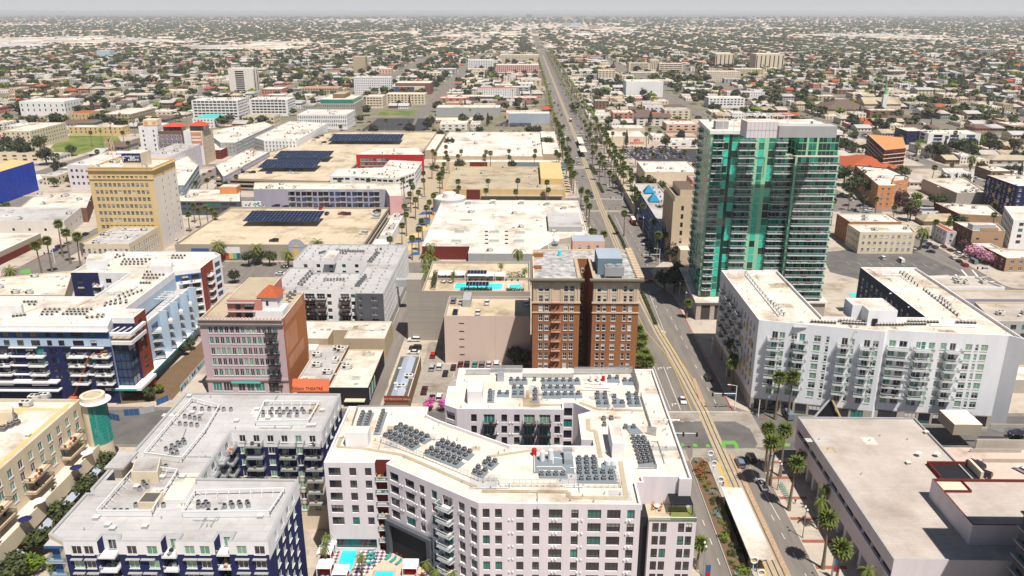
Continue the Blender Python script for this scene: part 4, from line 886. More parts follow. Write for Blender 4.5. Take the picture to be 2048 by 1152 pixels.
for f in(.01,.245,.485,.76,.93):
 for k in range(4):q,rz,L=wallpt(pD,0,f+.005,16.9-3.1*k);pend(D_,'balcony',balc(5.2 if f>.1 else 4,2.2,'bars'),q,rz)
for k in range(6):q,rz,L=wallpt(pD,13,.98,22-3.1*k);pend(D_,'balcony',balc(3.4,2.0,'bars'),q,rz)
for k in range(6):q,rz,L=wallpt(pD,8,.62,22-3.1*k);pend(D_,'balcony',balc(4.5,1.6,'bars'),q,rz)
for k in range(7):q,rz,L=wallpt(pD,7,.55,22.2-3.1*k);pend(D_,'balcony',balc(L*.85,1.5,'bars'),q,rz)
b=MB();q0,rz,L=wallpt(pD,0,.5,25.2,.5)
b.obox(q0[0],q0[1],25.2,L,1.0,.35,rz,'white')
for f,w_ in((.36,.19),(.62,.0),(.8,.22),(.04,.17)):
 if w_:
  for z in(19.6,16.5,13.4,10.3):q,_,_=wallpt(pD,0,f+.04,z,.4);b.obox(q[0],q[1],z-.1,L*w_,.8,.3,rz,'white')
q,_,_=wallpt(pD,0,.3,7,1.2);b.obox(q[0],q[1],8.0,L*.62,2.4,.5,rz,'white');b.obox(q[0],q[1],5.2,L*.62,2.4,.4,rz,'white')
b.build('floor_bands',D_)
# glazed corner bay with its white frame
g0,g1=P(207,688,20),P(257,687,20);gy=g0 .y;gb=pD[2][1]+4;b=MB();b.box(g0 .x,gy,5.5,g1 .x,gb,20,'g_blue');b.build('glass_bay',D_)
b=MB()
for z in np.arange(5.5,20.1,2.9):b.box(g0 .x-.1,gy-.1,z-.18,g1 .x+.1,gb,z+.12,'black')
for k in range(6):x=g0 .x+(g1 .x-g0 .x)*k/5;b.box(x-.07,gy-.08,5.5,x+.07,gy+.02,20,'black')
for k in range(4):y=gy+(gb-gy)*k/4;b.box(g1 .x-.02,y-.07,5.5,g1 .x+.08,y+.07,20,'black')
b.build('mullions',D_)
b=MB();b.box(g0 .x-1,gy-1.2,20.2,g1 .x+2,gb,21.4,'white');b.box(g0 .x-.6,gy-.8,21.4,g1 .x+1.6,gb,21.42,'rtan')
fx=P(184,664,22.8).x;b.box(fx-.5,gy-1.2,5.5,fx+.7,gy+.6,23.2,'white');b.box(fx-.5,gy-1.2,23.2,g1 .x+2.2,gy-.2,24.2,'white');b.box(g1 .x+1.2,gy-.2,23.2,g1 .x+2.2,gb,24.2,'white')
for k in range(5):x=g0 .x+k*2.1;b.bar((x,gy,23.7),(x+1.5,gb,23.7),.3,'white')
b.box(g0 .x-1,gy-2,4.6,g1 .x+3.0,gb,5.5,'white');b.build('white_frame',D_)
# terraced wing along the walk
hE=20.5;pE=PP('262,660 292,645 375,578 396,560 349,545 307,578 250,618',hE,0)
b=MB();b.prism(pE,0,hE-.6,'ltblue','rgrey');q=offset(pE,.5)
for i in range(len(pE)):
 j=(i+1)%len(pE);b.face([(*pE[i],hE-.6),(*pE[j],hE-.6),(*pE[j],hE),(*pE[i],hE)],'white');b.face([(*pE[i],hE),(*pE[j],hE),(*q[j],hE),(*q[i],hE)],'white')
b.build('terraced_wing',D_)
b=MB();b.ngon(offset(pE,5)[:4]+offset(pE,1)[3:5],hE-.55,'grass');b.build('roof_lawn',D_)
if area(pE)<0:pE=pE[::-1]
LE=Vector(pE[2])-Vector(pE[1])
for f in(.16,.42,.68,.92):
 for k in range(4):
  z=15.6-3.1*k;a=Vector(pE[1])+LE*f;d=LE.normalized();n=Vector((d.y,-d.x));b=MB()
  t0=a-d*3.2;t1=a+d*2.6;o=3.4;b.prism([tuple(t0),tuple(t0+n*o+d*1.2),tuple(t1+n*.8),tuple(t1)],z-.3,z,'white',None,True)
  u0,u1=t0+n*o+d*1.2,t1+n*.8;e=(u1-u0).normalized();b.obox((u0 .x+u1 .x)/2,(u0 .y+u1 .y)/2,z,(u1-u0).length,.06,1.0,math.atan2(e.y,e.x),'clear');e=(t0+n*o+d*1.2-t0).normalized();u0,u1=t0,t0+n*o+d*1.2;b.obox((u0 .x+u1 .x)/2,(u0 .y+u1 .y)/2,z,(u1-u0).length,.06,1.0,math.atan2(e.y,e.x),'clear')
  b.build('balcony',D_)
  b=MB();c=a+n*.05;b.obox(c.x,c.y,z,4.6,.1,2.5,math.atan2(d.y,d.x),'g_blue');b.build('window',D_)
b=MB()
for f in(.29,.55,.8,1.02):
 a=Vector(pE[1])+LE*f;d=LE.normalized();n=Vector((d.y,-d.x));b.obox(a.x+n.x*1.2,a.y+n.y*1.2,4.5,.5,3.0,16.5,math.atan2(d.y,d.x),'ltblue');part(b,'fin',D_)
pc=PP('222,778 272,778 303,748 395,655 396,640 340,660 262,700',5.4,0);b=MB();b.prism(pc,4.7,5.4,'teal','white',True);b.build('podium_canopy',D_)
zd=hD-.9;Z0a=lambda u,v:(u/4,576+v/4);Z4=lambda u,v:(u/4,288+v/4)
for a_,b_,n in(((200,120),(290,120),4),((240,140),(280,140),2),((110,235),(200,225),4),((120,215),(190,215),3),((365,180),(480,180),4),((350,200),(460,200),4),((340,220),(420,220),3),((560,180),(735,180),6),((540,198),(700,198),6),((510,218),(680,218),6),((700,245),(820,240),4),((790,225),(830,225),2),((840,150),(1010,110),5),((850,130),(960,95),4),((920,135),(1010,125),3),((950,70),(1050,30),4),((1000,80),(1130,30),5)):units(D_,'sq',Z0a(*a_),Z0a(*b_),n,zd)
for a_,b_,n in(((925,915),(990,900),3),((940,895),(990,892),2),((1000,930),(1200,930),7),((985,950),(1170,950),7),((975,970),(1140,968),6),((1390,900),(1480,900),4),((1380,920),(1460,920),4),((710,990),(770,985),3),((1180,1030),(1340,1030),6),((1160,1055),(1310,1055),6),((1150,1080),(1260,1080),5),((1130,1120),(1200,1120),4),((820,985),(870,980),3)):units(D_,'sq',Z4(*a_),Z4(*b_),n,zd)
roofbox(D_,'170,523 215,522 214,508 176,510',29.6,zd);roofbox(D_,'299,534 344,532 343,519 304,522',29.2,zd);roofbox(D_,'-30,612 42,612 46,607 -26,607',29.6,zd)
pipes(D_,'50,626 75,617 100,616; 198,592 145,618 100,617 ; 262,535 300,536',zd,.1,m='ochre');clutter(D_,pD,zd,40,'vent',6)
t=empty('pergola',(*P(308,595,20),20),'white open pergola on the planted roof terrace of the blue block','pergola');b=MB();q=P(308,592,22.8)
for k in range(5):b.bar((q.x-5+k*2.5,q.y-3,22.8),(q.x-5+k*2.5,q.y+5,22.8),.2,'frame')
for k in range(4):b.bar((q.x-5,q.y-3+k*2.6,22.8),(q.x+5,q.y-3+k*2.6,22.8),.2,'frame')
b.build('roof',t);b=MB()
for i in(-5,5):
 for j in(-3,5):b.bar((q.x+i,q.y+j,19.9),(q.x+i,q.y+j,22.8),.2,'frame');part(b,'post',t)
# ---- E: mauve office block with the fire escape and the painted brick flank
hP=27.6;pP=PP('416,637 574,640 598,585 440,583',hP,20);pP=rc(pP[0][0],pP[0][1],pP[1][0],pP[2][1])
PK=root_for('office_building',pP,'mauve seven storey office block with a zigzag fire escape and an orange brick side','office building','the mauve office block')
fP={0:lambda L:cols(L,[((140+45.6*i-72)/708,(175+45.6*i-72)/708)for i in range(13)],25.2,5,3.72,2.45,'teal')+cols(L,spans('190-260 270-340 385-440 450-510 520-590 620-700',150,780),5.5,1,3,3.2,'teal'),1:lambda L:[]}
block(PK,pP,0,hP,'mauve','rtan',.9,None,fP,mfn=lambda i,u,z:'obrick' if i==1 else 'mauve',deep=.3)
b=MB();x0,y0,x1,y1=pP[0][0],pP[0][1],pP[1][0],pP[2][1]
b.box(x0-.5,y0-.6,hP-2.1,x1+.1,y0,hP-1.6,'cornice');b.box(x0-.3,y0-.35,hP-1.6,x1+.1,y0,hP-.1,'mauve');b.box(x0-.7,y0-.9,hP-.1,x1+.1,y0+.3,hP+.25,'trim')
for k in range(24):x=x0+(x1-x0)*k/23;b.box(x-.25,y0-.8,hP+.25,x+.25,y0+.1,hP+.6,'mauve')
part(b,'cornice',PK);b.box(x0-.3,y0-.3,5.9,x1+.05,y0,6.3,'cornice');b.box(x0-.3,y0-.25,6.3,x1+.05,y0,6.9,'mauve');part(b,'stone_band',PK);b.box(x0+8,y0-.7,5.4,x0+17.5,y0-.3,5.9,'rgteal');b.build('awning',PK)
b=MB()
for z in(24.9,21.2,17.5,13.8,10.1):b.box(x1-.02,0,0,x1,0,0,'trim')if 0 else None
for(u0,u1,za,zb_)in((.1,.9,24.6,27.2),(.05,.55,14.5,22.5),(.1,.8,9,13)):b.face([(x1+.03,y0+(y1-y0)*u0,za),(x1+.03,y0+(y1-y0)*u1,za-.3),(x1+.03,y0+(y1-y0)*u1,zb_),(x1+.03,y0+(y1-y0)*u0,zb_)],W('faded sign paint',(.50,.27,.17),mix=.9,c2=(.45,.15,.05),sc=1.2))
b.build('faded_wall_signs',PK)
def fire_escape(root,x,y,z0,z1,st,w_,m):
 b=MB();z=z0;s_=1
 while z<z1:
  b.box(x-w_/2,y-1.3,z-.08,x+w_/2,y,z,m)
  for k in range(9):xx=x-w_/2+w_*k/8;b.box(xx-.03,y-1.32,z,xx+.03,y-1.27,z+1.0,m)
  b.box(x-w_/2,y-1.34,z+.95,x+w_/2,y-1.26,z+1.05,m);b.box(x-w_/2-.03,y-1.3,z+.95,x-w_/2+.04,y,z+1.02,m);b.box(x+w_/2-.04,y-1.3,z+.95,x+w_/2+.03,y,z+1.02,m)
  if z+st<z1+.5:
   for o in(.25,.75):b.bar((x-s_*w_*.35,y-o,z),(x+s_*w_*.35,y-o,z+st),.09,m)
   for k in range(9):f=k/9;xx=x-s_*w_*.35+s_*w_*.7*f;b.box(xx-.1,y-.75,z+st*f,xx+.1,y-.25,z+st*f+.05,m)
  z+=st
 b.build('fire_escape',root)
fire_escape(PK,x0+(x1-x0)*.855,y0-.05,4.5,24,3.72,4.0,'dframe')
ph=PP('459,599 516,599 530,566 482,565',33.4,20);ph=rc(ph[0][0],ph[0][1],x1-7,y1-1)
block(PK,ph,hP-.9,33.4,'salmon','rtan',.3,None,{0:lambda L:[(u,u+w_,z,z+1.9,'dark')for z in(29.9,27.2)for u,w_ in((2.6,1.6),(5.4,3.0),(9.4,1.6),(12.2,1.4))]},wname='penthouse_wall',rname='penthouse_roof')
b=MB();b.box(ph[0][0]-.4,ph[0][1]-.9,29.35,ph[1][0]-2,ph[0][1],29.5,'clad');b.box(ph[0][0]-.4,ph[0][1]-.9,32.3,ph[1][0]-2,ph[0][1],32.45,'clad');b.build('shade_canopy',PK)
tw=PP('524,600 553,600 560,586 532,586',33.0,20);tw=rc(x0+(x1-x0)*.70,y0+3.2,x0+(x1-x0)*.92,y0+9.5)
b=MB();b.prism(tw,hP-.9,34.0,'white');b.box(tw[0][0]+2.2,tw[0][1]-.03,31,tw[0][0]+3.0,tw[0][1]+.01,32.6,'g_dark');b.box(tw[0][0]-2.0,tw[0][1]-1,hP-.9,x1-.4,tw[0][1]+6,hP+2,'white');b.build('roof_tower',PK)
q=offset(tw,-.7);cx,cy=(tw[0][0]+tw[1][0])/2,(tw[0][1]+tw[2][1])/2;b=MB()
for i in range(4):b.face([(*q[i],34.0),(*q[(i+1)%4],34.0),(cx,cy,37.2)],'rtile')
b.face([(*q[i],33.99)for i in(3,2,1,0)],'trim');b.build('tile_roof',PK)
for k in range(5):pend(PK,'condenser',unit('fan'),(x1-2.6-(k%2)*1.2,y1-8+k*1.6,hP+.3),0)
# ---- theatre, black box, old restaurant, tan hall
r,pq,h=bld('theatre','low grey-roofed theatre with a sloping orange sign board over its entrance','theatre','the theatre','597,762 657,762 700,690 633,690',7.2,'brown','rgrey',cl=14,kinds='vent box big',par=.5)
x0,x1,y0=pq[0][0]-1.2,pq[1][0],pq[0][1];b=MB()
b.face([(x0,y0-2.2,4.8),(x1,y0-2.2,4.8),(x1,y0+.2,7.9),(x0,y0+.2,7.9)],'awn');b.face([(x0,y0+.25,7.9),(x1,y0+.25,7.9),(x1,y0-2.1,4.75),(x0,y0-2.1,4.75)],'awn');b.box(x0,y0-2.3,4.3,x1,y0-2.1,4.8,'awn');b.build('sign_board',r)
text('Edison',(x0+2.0,y0-2.2,5.0),1.7,'ink',r,tilt=53,sx=.9);text('THEATRE',(x0+7.3,y0-2.15,5.1),1.25,'ink',r,tilt=53,sx=1.05)
r,pq,h=bld('hall','black-walled box of a building with a cream roof, stained glass on its alley side','hall','the black box','659,775 736,775 767,700 697,698',6.4,'black','rcream',cl=6,kinds='big skylight box skylight',par=.35,cap='trim')
x1,y0,y1=pq[1][0],pq[1][1],pq[2][1];b=MB()
for k in range(5):y=y0+2+k*2.2;b.box(x1+.01,y,1,x1+.08,y+.9,5.2,'rgteal' if k%2 else 'frame')
b.build('stained_glass',r);b=MB();b.box(pq[0][0]+5,y0-2,2.2,x1-1,y0,2.5,'cream');b.build('canopy',r)
r,pq,h=bld('restaurant','narrow brown restaurant with a pale metal roof between the alley and the car park','restaurant','the narrow restaurant','769,796 819,796 839,711 799,711',5.4,'brown','rdark',par=.5,cl=5,kinds='big box')
x0,x1,y0,y1=pq[0][0],pq[1][0],pq[0][1],pq[2][1];b=MB();xm=(x0+x1)/2
for s_ in(-1,1):
 a=[(xm,y0+1,5.9),(xm+s_*(x1-x0)*.28,y0+1,5.0),(xm+s_*(x1-x0)*.28,y1-1,5.0),(xm,y1-1,5.9)];b.face(a if s_<0 else a[::-1],'rblue')
b.face([(xm-(x1-x0)*.28,y0+1,5.0),(xm+(x1-x0)*.28,y0+1,5.0),(xm,y0+1,5.9)],'rblue');b.build('metal_roof',r)
b=MB();b.box(x0-.1,y0-.15,4.2,x1+.1,y0-.01,6.2,'rust');b.build('sign_board',r);text("LEE'S MEXICAN GRILL",(xm,y0-.2,4.8),.95,'peach',r)
r,pq,h=bld('hall','olive tan hall with a stepped wall and a white stained roof behind the theatre','hall','the stepped tan hall','603,677 657,677 665,660 692,660 692,677 771,677 783,642 603,642',8.0,'tan','rwhite',cl=9,kinds='vent box box',par=.4)
bld('shed','low white-roofed annexe wedged between the mauve office block and the stepped tan hall','annexe',None,'604,700 628,700 640,688 606,688',6.0,'white','rwhite',par=.2)
# ---- J: white and charcoal apartments with dotted roofs
hJ=18.8
pJ=PP('552,581 712,581 712,587 770,587 812,490 617,487 587,522 738,522 722,545 622,545 624,535 566,535',hJ,12)
J_=root_for('apartment_building',pJ,'white and charcoal apartment block, pale roof dotted with dark vents, recessed balconies in front','apartment building','the dotted-roof apartments')
fJ={0:lambda L:cols(L,spans('608-616 658-666 702-710',552,712),17.4,6,2.95,1.7,'dark')+cols(L,spans('617-635 639-654 683-699 560-575 585-598',552,712),17.5,6,2.95,2.3,'plain'),2:lambda L:cols(L,spans('205-235 325-365',200,258)if 0 else[(.08,.2),(.55,.78)],17.3,6,2.95,1.6,'plain'),3:lambda L:grid(L,18.2,1,3.4,.9,1.8,2.95,.8,'dark',1),6:lambda L:grid(L,18.2,1,5.5,1.6,1.7,2.95,.8,'dark',2)}
block(J_,pJ,0,hJ,'white','rgrey',.35,None,fJ,mfn=lambda i,u,z:'dgrey' if i in(1,2)else 'clad' if i==3 and z<4 else 'white',cap='clad',t=.5,deep=.5)
for k in range(6):
 for f in(.462,.59,.87,.1):q,rz,L=wallpt(pJ,0,f,15.0-2.95*k);pend(J_,'balcony',balc(4.4,1.4,'dark'),q,rz)
zj=hJ-.35;rg=random.Random(3)
for y in np.arange(min(p[1]for p in pJ)+2,max(p[1]for p in pJ)-1,4.2):
 for x in np.arange(min(p[0]for p in pJ)+2,max(p[0]for p in pJ)-1,4.4):
  if inside((x,y),offset(pJ,1.2)):pend(J_,'roof_vent',unit('vent'),(x+rg.uniform(-.5,.5),y,zj),0,(2.2,2.2,1.2))
Z4b=lambda u,v:(640+u*.2257,340+v*.2257)
for a_,b_,n in(((150,725),(250,725),5),((150,745),(230,745),4),((270,730),(380,730),6),((500,720),(540,710),2),((430,820),(500,740),6),((455,822),(520,745),5),((40,985),(210,980),7),((320,1035),(400,945),6),((345,1035),(405,960),5),((0,745),(40,735),3)):units(J_,'fan',Z4b(*a_),Z4b(*b_),n,zj)
for a_,b_,n in(((640,470),(760,400),0),):pass
units(J_,'fan',(598,570),(620,545),6,zj);units(J_,'fan',(604,572),(624,550),5,zj);roofbox(J_,'651,516 672,516 676,502 656,502',21.3,zj)
pipes(J_,'725,508 748,506 776,505; 730,560 742,556 745,540; 710,568 735,560; 600,560 640,545',zj,.09,m='unit')
b=MB();p0,p1=P(782,560,14),P(812,556,14);b.box(p0 .x,p0 .y,11,p1 .x+2,p0 .y+3,14,'clad');b.build('sky_bridge',J_)
# ---- K: tall concrete garage wall with the pool deck on top, and the car deck in front
pK_=rc(P(843,583,20.3).x,284,2.5,322);KK=root_for('parking_garage',pK_,'tall ribbed concrete garage with a palm-fringed pool deck on its roof','parking garage','the pool deck garage')
M['rib']=W('ribbed concrete',(.345,.31,.27),mix=.25,fn=brickfn((.30,.27,.235),(.24,.215,.19),30,.45));M['rib2']=W('pale panel concrete',(.60,.47,.40),mix=.15)
block(KK,pK_,0,20.3,'rib','rdeck',1.0,wname='wall',cap='conc');b=MB();xk=P(812,558,24.8).x;b.box(xk,284,0,pK_[0][0]-.01,292,24.8,'rib','conc');b.build('stair_tower',KK)
b=MB();b.box(pK_[0][0],300,19.4,2.4,300.2,20.4,'conc');b.build('parapet',KK)
pool('908,578 1005,578 1003,567 912,567',19.35,'long turquoise rooftop pool under two blue solar awnings',wall='rcream');pool('1018,577 1043,577 1041,569 1019,569',19.35,'small pale rooftop hot tub right of the long rooftop pool','hot tub','hot_tub','rcream')
def solar(s,z,hh,lab,nx,grp='solar canopies on the parking decks',name='solar_canopy',rows=4,cat='solar canopy'):
 q=[P(x,y,z+hh)for x,y in PX(s)];t=empty(name,(q[0].x,q[0].y,z),lab,cat,grp);b=MB();x0,x1=(q[0].x+q[3].x)/2,(q[1].x+q[2].x)/2;y0,y1=(q[0].y+q[1].y)/2,(q[2].y+q[3].y)/2
 dy=(y1-y0)/rows;dx=(x1-x0)/nx;hz=lambda y:z+hh+(y-y0)*.09
 b.face([(x0,y0,hz(y0)),(x1,y0,hz(y0)),(x1,y1,hz(y1)),(x0,y1,hz(y1))],'unit');b.face([(x0,y1,hz(y1)-.15),(x1,y1,hz(y1)-.15),(x1,y0,hz(y0)-.15),(x0,y0,hz(y0)-.15)],'steel')
 for i in range(nx):
  for j in range(rows):
   a0_,a1_,c0,c1=x0+i*dx+.06,x0+(i+1)*dx-.06,y0+j*dy+.06,y0+(j+1)*dy-.06
   b.face([(a0_,c0,hz(c0)+.04),(a1_,c0,hz(c0)+.04),(a1_,c1,hz(c1)+.04),(a0_,c1,hz(c1)+.04)],'solar')
 b.build('panel',t);b=MB();n=max(2,int((x1-x0)/9))
 for i in range(n+1):
  x=x0+1+(x1-x0-2)*i/n;ym=(y0+y1)/2;b.box(x-.2,ym-.2,z,x+.2,ym+.2,hz(ym)-.3,'clad');b.box(x-.12,y0+.3,hz(ym)-.5,x+.12,y1-.3,hz(ym)-.2,'steel');part(b,'post',t)
solar('932,571 978,571 977,565 932,565',19.3,2.6,'blue solar awning over the middle of the rooftop pool',7,'solar awnings by the rooftop pool',rows=1);solar('934,547.5 974,547.5 973,542 935,542',19.3,2.6,'blue solar awning behind the rooftop pool in front of white canopies',6,'solar awnings by the rooftop pool',rows=1)
def green_box(s,z,lab,h=1.2,w_=1.6,m='leaf'):
 q=[P(x,y,z)for x,y in PX(s)];d=q[1]-q[0];n=Vector((-d.y,d.x)).normalized();t=empty('planter',(q[0].x,q[0].y,z),lab,'planter','planted boxes on the pool decks');b=MB();b.obox((q[0].x+q[1].x)/2,(q[0].y+q[1].y)/2,z,d.length,w_,.45,math.atan2(d.y,d.x),'conc');part(b,'box',t)
 for i in range(int(d.length*45)):
  o=Vector((*(q[0]+d*random.random()+n*random.uniform(-w_/2,w_/2)),z+.4+h*random.random()));u=Vector((random.gauss(0,1),random.gauss(0,1),random.gauss(0,1))).normalized()*.24;v=u.cross(Vector((random.gauss(0,1),random.gauss(0,1),1))).normalized()*.18;b.face([o-u,o-v,o+u,o+v],m)
 part(b,'foliage',t)
green_box('921,583 952,583',19.35,'green planter in front of the left half of the long rooftop pool');green_box('956,583 984,583',19.35,'green planter in front of the right half of the long rooftop pool');green_box('1012,584 1048,584',19.35,'green planter in front of the small rooftop hot tub');green_box('925,557 935,557',19.35,'round-topped bush left of the rear solar awning',1.8,2.4);green_box('978,557 988,557',19.35,'round-topped bush right of the rear solar awning',1.8,2.4);green_box('1013,557 1050,557',19.35,'tall hedge at the rear right corner of the rooftop pool deck',2.4,2);green_box('866,580 872,552',19.35,'tall hedge along the left side of the rooftop pool deck',2.4,1.8)
for k in range(9):p=P(940+k*12,561,19.35);lounger(p.x,p.y,19.35,1.57,f'dark blue lounger behind the long rooftop pool, {ORD[k]} from left','blue loungers on the rooftop pool deck','navy')
for k in range(4):p=P(880+k*7,556+(k%2)*10,19.35);table_set(p.x,p.y,19.35,'patio_table',f'small white patio table on the left side of the rooftop pool deck, {ORD[k]} from left','frame','dgrey')
for k,(x0_,x1_,y_)in enumerate(((875,930,549),(935,988,551),(990,1010,551))):
 a,c=P(x0_,y_,21.8),P(x1_,y_,21.8);t=empty('canopy',(a.x,a.y,19.3),f'white flat-roofed canopy at the rear of the rooftop pool deck, {("left", "middle", "right")[k]} one','canopy','white canopies on the pool deck');b=MB();b.box(a.x,a.y,21.6,c.x,a.y+5,21.8,'white');b.build('roof',t);b=MB()
 for x in(a.x,c.x-.15):
  for y in(a.y,a.y+4.8):b.box(x,y,19.3,x+.15,y+.15,21.6,'frame');part(b,'post',t)
pG=rc(P(888,632,18.4).x,263,2.5,283.9);GG=root_for('parking_garage',pG,'car deck behind a blank peach wall with slit windows at its grey corner','parking garage','the peach-walled car deck')
block(GG,pG,0,18.4,'rib','rdeck',1.1,None,{},mfn=lambda i,u,z:'rib2' if i==0 and u>.26 else 'rib',cap='conc');b=MB();gx=pG[0][0]
for k in range(5):b.box(gx+5.2,262.95,3.4+k*3,gx+7,262.99,3.75+k*3,'black')
xs_=gx+.26*(pG[1][0]-gx);b.box(xs_+10,262.96,0,xs_+10.12,262.99,18.2,'conc')
b.build('slit_openings',GG);b=MB();p=P(935,604,17.3);b.box(p.x-1.5,275,17.3,p.x+1.5,283.9,20,'clad');b.build('stair_house',GG)
# ---- L: brown brick twin-tower hotel
hK=40.0
pL=PP('1065,557 1161,557 1148,517 1180,517 1188,557 1280,557 1250,497 1064,499',hK,16);yf=pL[0][1]
yn=P(1160,517,hK).y;yk=P(1160,499,hK).y;X=[P(x,557,hK).x for x in(1066,1161,1187,1280)];pL=[(X[0],yf),(X[1],yf),(X[1],yn),(X[2],yn),(X[2],yf),(X[3],yf),(X[3],yk),(X[0],yk)]
BR=root_for('hotel',pL,'twelve storey brown brick hotel with two towers either side of a dark light well','hotel','the brown brick towers')
def bw(cs,x0,x1,arch):
 def f(L):
  o=cols(L,spans(cs,x0,x1),31.2,9,3.35,2.2,'white');o+=cols(L,spans(cs,x0,x1),37.6,2,3.3,2.1,'white');return o
 return f
fL={0:bw('170-205 220-255 380-415 430-465',120,515,1),4:bw('700-732 748-780 822-862 918-948 965-997',665,1050,1),5:lambda L:grid(L,38,3,3.6,1.2,2.1,3.35,.5,'white',1.2),2:lambda L:cols(L,[(.08,.3),(.45,.67)],37.2,11,3.35,2.1,'white'),1:lambda L:grid(L,38,3,4,1.2,2.1,3.35,.5,'dark',1),7:lambda L:[],3:lambda L:grid(L,38,3,4,1.2,2.1,3.35,.5,'dark',1)}
block(BR,pL,0,hK,'brick','rsnow',.5,None,fL,mfn=lambda i,u,z:('stone' if i in(0,4,5)and(z>31.8)else 'cornice' if i in(0,4)and z>38.2 else 'brick'),zl=(31.8,38.2),cap='stone',t=.5,deep=.3)
b=MB()
for(a,c)in((X[0],X[1]),(X[2],X[3])):
 b.box(a-.9,yf-1.2,hK-.9,c+.9,yf,hK-.4,'cornice');b.box(a-1.2,yf-1.5,hK-.4,c+1.2,yf+.1,hK+.05,'cornice');b.box(a-.3,yf-.35,31.7,c+.3,yf,32.2,'stone');b.box(a-.2,yf-.25,28.35,c+.2,yf,28.7,'stone')
 n=9 if a<10 else 9
 for fr_ in((.03,.09,.37,.41,.60,.64,.90,.96)if a<10 else(.03,.07,.335,.375,.55,.60,.90,.95)):x=a+(c-a)*fr_;b.box(x-.25,yf-.2,32.2,x+.25,yf,38.2,'stone')
 part(b,'cornice',BR)
b.box(X[3],yf,hK-.9,X[3]+1.2,yk,hK-.4,'cornice')
for k in range(19):y=yf+.4+(yk-yf-1)*k/18;b.box(X[3]-.9,y,hK+.02,X[3]+1.3,y+.8,hK+.6,'stone')
part(b,'cornice',BR)
for k in range(22):y=yf+.4+(yn-yf-1)*k/21;b.box(X[1]-.9,y,hK+.02,X[1]+.2,y+.5,hK+.35,'stone')
part(b,'cornice',BR)
for k in range(22):y=yf+.4+(yn-yf-1)*k/21;b.box(X[2]-.2,y,hK+.02,X[2]+.9,y+.5,hK+.35,'stone')
b.build('cornice',BR)
fire_escape(BR,X[0]+(X[1]-X[0])*.5,yf-.02,2.0,34.5,3.35,2.9,W('fire escape paint',(.45,.27,.19)))
b=MB();q=rc(P(1196,517,45).x,P(1196,517,45).y,P(1245,517,45).x,P(1200,496,45).y);b.prism(q,hK-.5,45,'clad','rblue');M['bluecase']=W('blue grey casing',(.16,.22,.26));b.mats[0]=M['bluecase'];b.build('machine_room',BR)
b=MB();cx=(q[0][0]+q[1][0])/2+1;cy=q[0][1]-3.4
b.box(cx-3,cy-1.4,hK+.6,cx+3,cy+1.6,hK+3.6,'duct');b.cyl(cx-1.4,cy,hK+3.6,hK+4.1,1.1,14,'unit');b.cyl(cx+1.4,cy,hK+3.6,hK+4.1,1.1,14,'unit')
for s_ in(-3,3):
 for t_ in(-1.4,1.6):b.bar((cx+s_,cy+t_,hK-.5),(cx+s_,cy+t_,hK+.6),.2,'steel')
b.build('cooling_tower',BR)
b=MB();p=P(1119,511,hK-.5);b.cyl(p.x,p.y,hK-.5,hK+1.2,.6,10,'water');b.build('blue_drum',BR)
b=MB();p=P(1075,512,hK);b.box(p.x-1.5,p.y,hK-.5,p.x+2,p.y+1.2,hK+1,'brick');p=P(1076,536,hK);b.box(p.x-1.5,p.y,hK-.5,p.x+1.2,p.y+.8,hK+.8,'brick');b.build('chimney',BR)
r,pq,h=bld('office_building','peach building with a pale gable roof, tucked behind the brown brick towers','office building','the peach building','1142,482 1211,482 1204,470 1146,470',18,'peach','rblue',('plain',4.2,1.3,1.9,3.6,2.2),par=.2)
r,pq,h=bld('office_building','lower peach annexe with a flat grey roof carrying a white satellite dome','annexe',None,'1094,510 1140,510 1140,488 1098,488',16,'peach','rgrey',par=.8,cl=4,kinds='box big');p=P(1112,492,15.2);b=MB()
for k in range(6):
 a0_,a1_=k*math.pi/6-math.pi/2,(k+1)*math.pi/6-math.pi/2;b.cyl(p.x,p.y,18+1.7*math.sin(a0_),18+1.7*math.sin(a1_),max(.02,1.7*math.cos(a0_)),14,'frame',max(.001,1.7*math.cos(a1_)))
b.cyl(p.x,p.y,15.2,16.5,.3,6,'steel');b.build('satellite_dome',r)
# ---- M: green glass apartment tower
hM=76.5;m0,m1,m2=P(1423,261,hM),P(1400,239,hM),P(1585,265,hM);yM=m0 .y;yMb=m1 .y;xM0=m0 .x;xM1=m2 .x;z0M=8.5;FH=3.02
xR0,xR1=P(1612,325,67).x,P(1703,325,67).x;yR=yM-3.5;hR=hM-3*FH-.3
TW=root_for('apartment_tower',rc(xM0,yR,xR1,yMb+4),'green glass apartment tower with white balconies on every floor','apartment tower','the green glass tower')
M['tg1']=mat('tower glass emerald',(.015,.24,.17),.12,spec=.8,c2=(.004,.06,.05),sc=.5,mix=.8);M['tg2']=mat('tower glass bright',(.05,.58,.42),.15,spec=.8,c2=(.02,.36,.27),sc=.4,mix=.9);M['tg3']=mat('tower glass dark',(.006,.035,.035),.1,spec=.8,mix=0);M['tstrip']=mat('tower pale green panel',(.30,.55,.36),.4,mix=.1)
M['bluecase2']=W('blue grey wall',(.045,.06,.09))
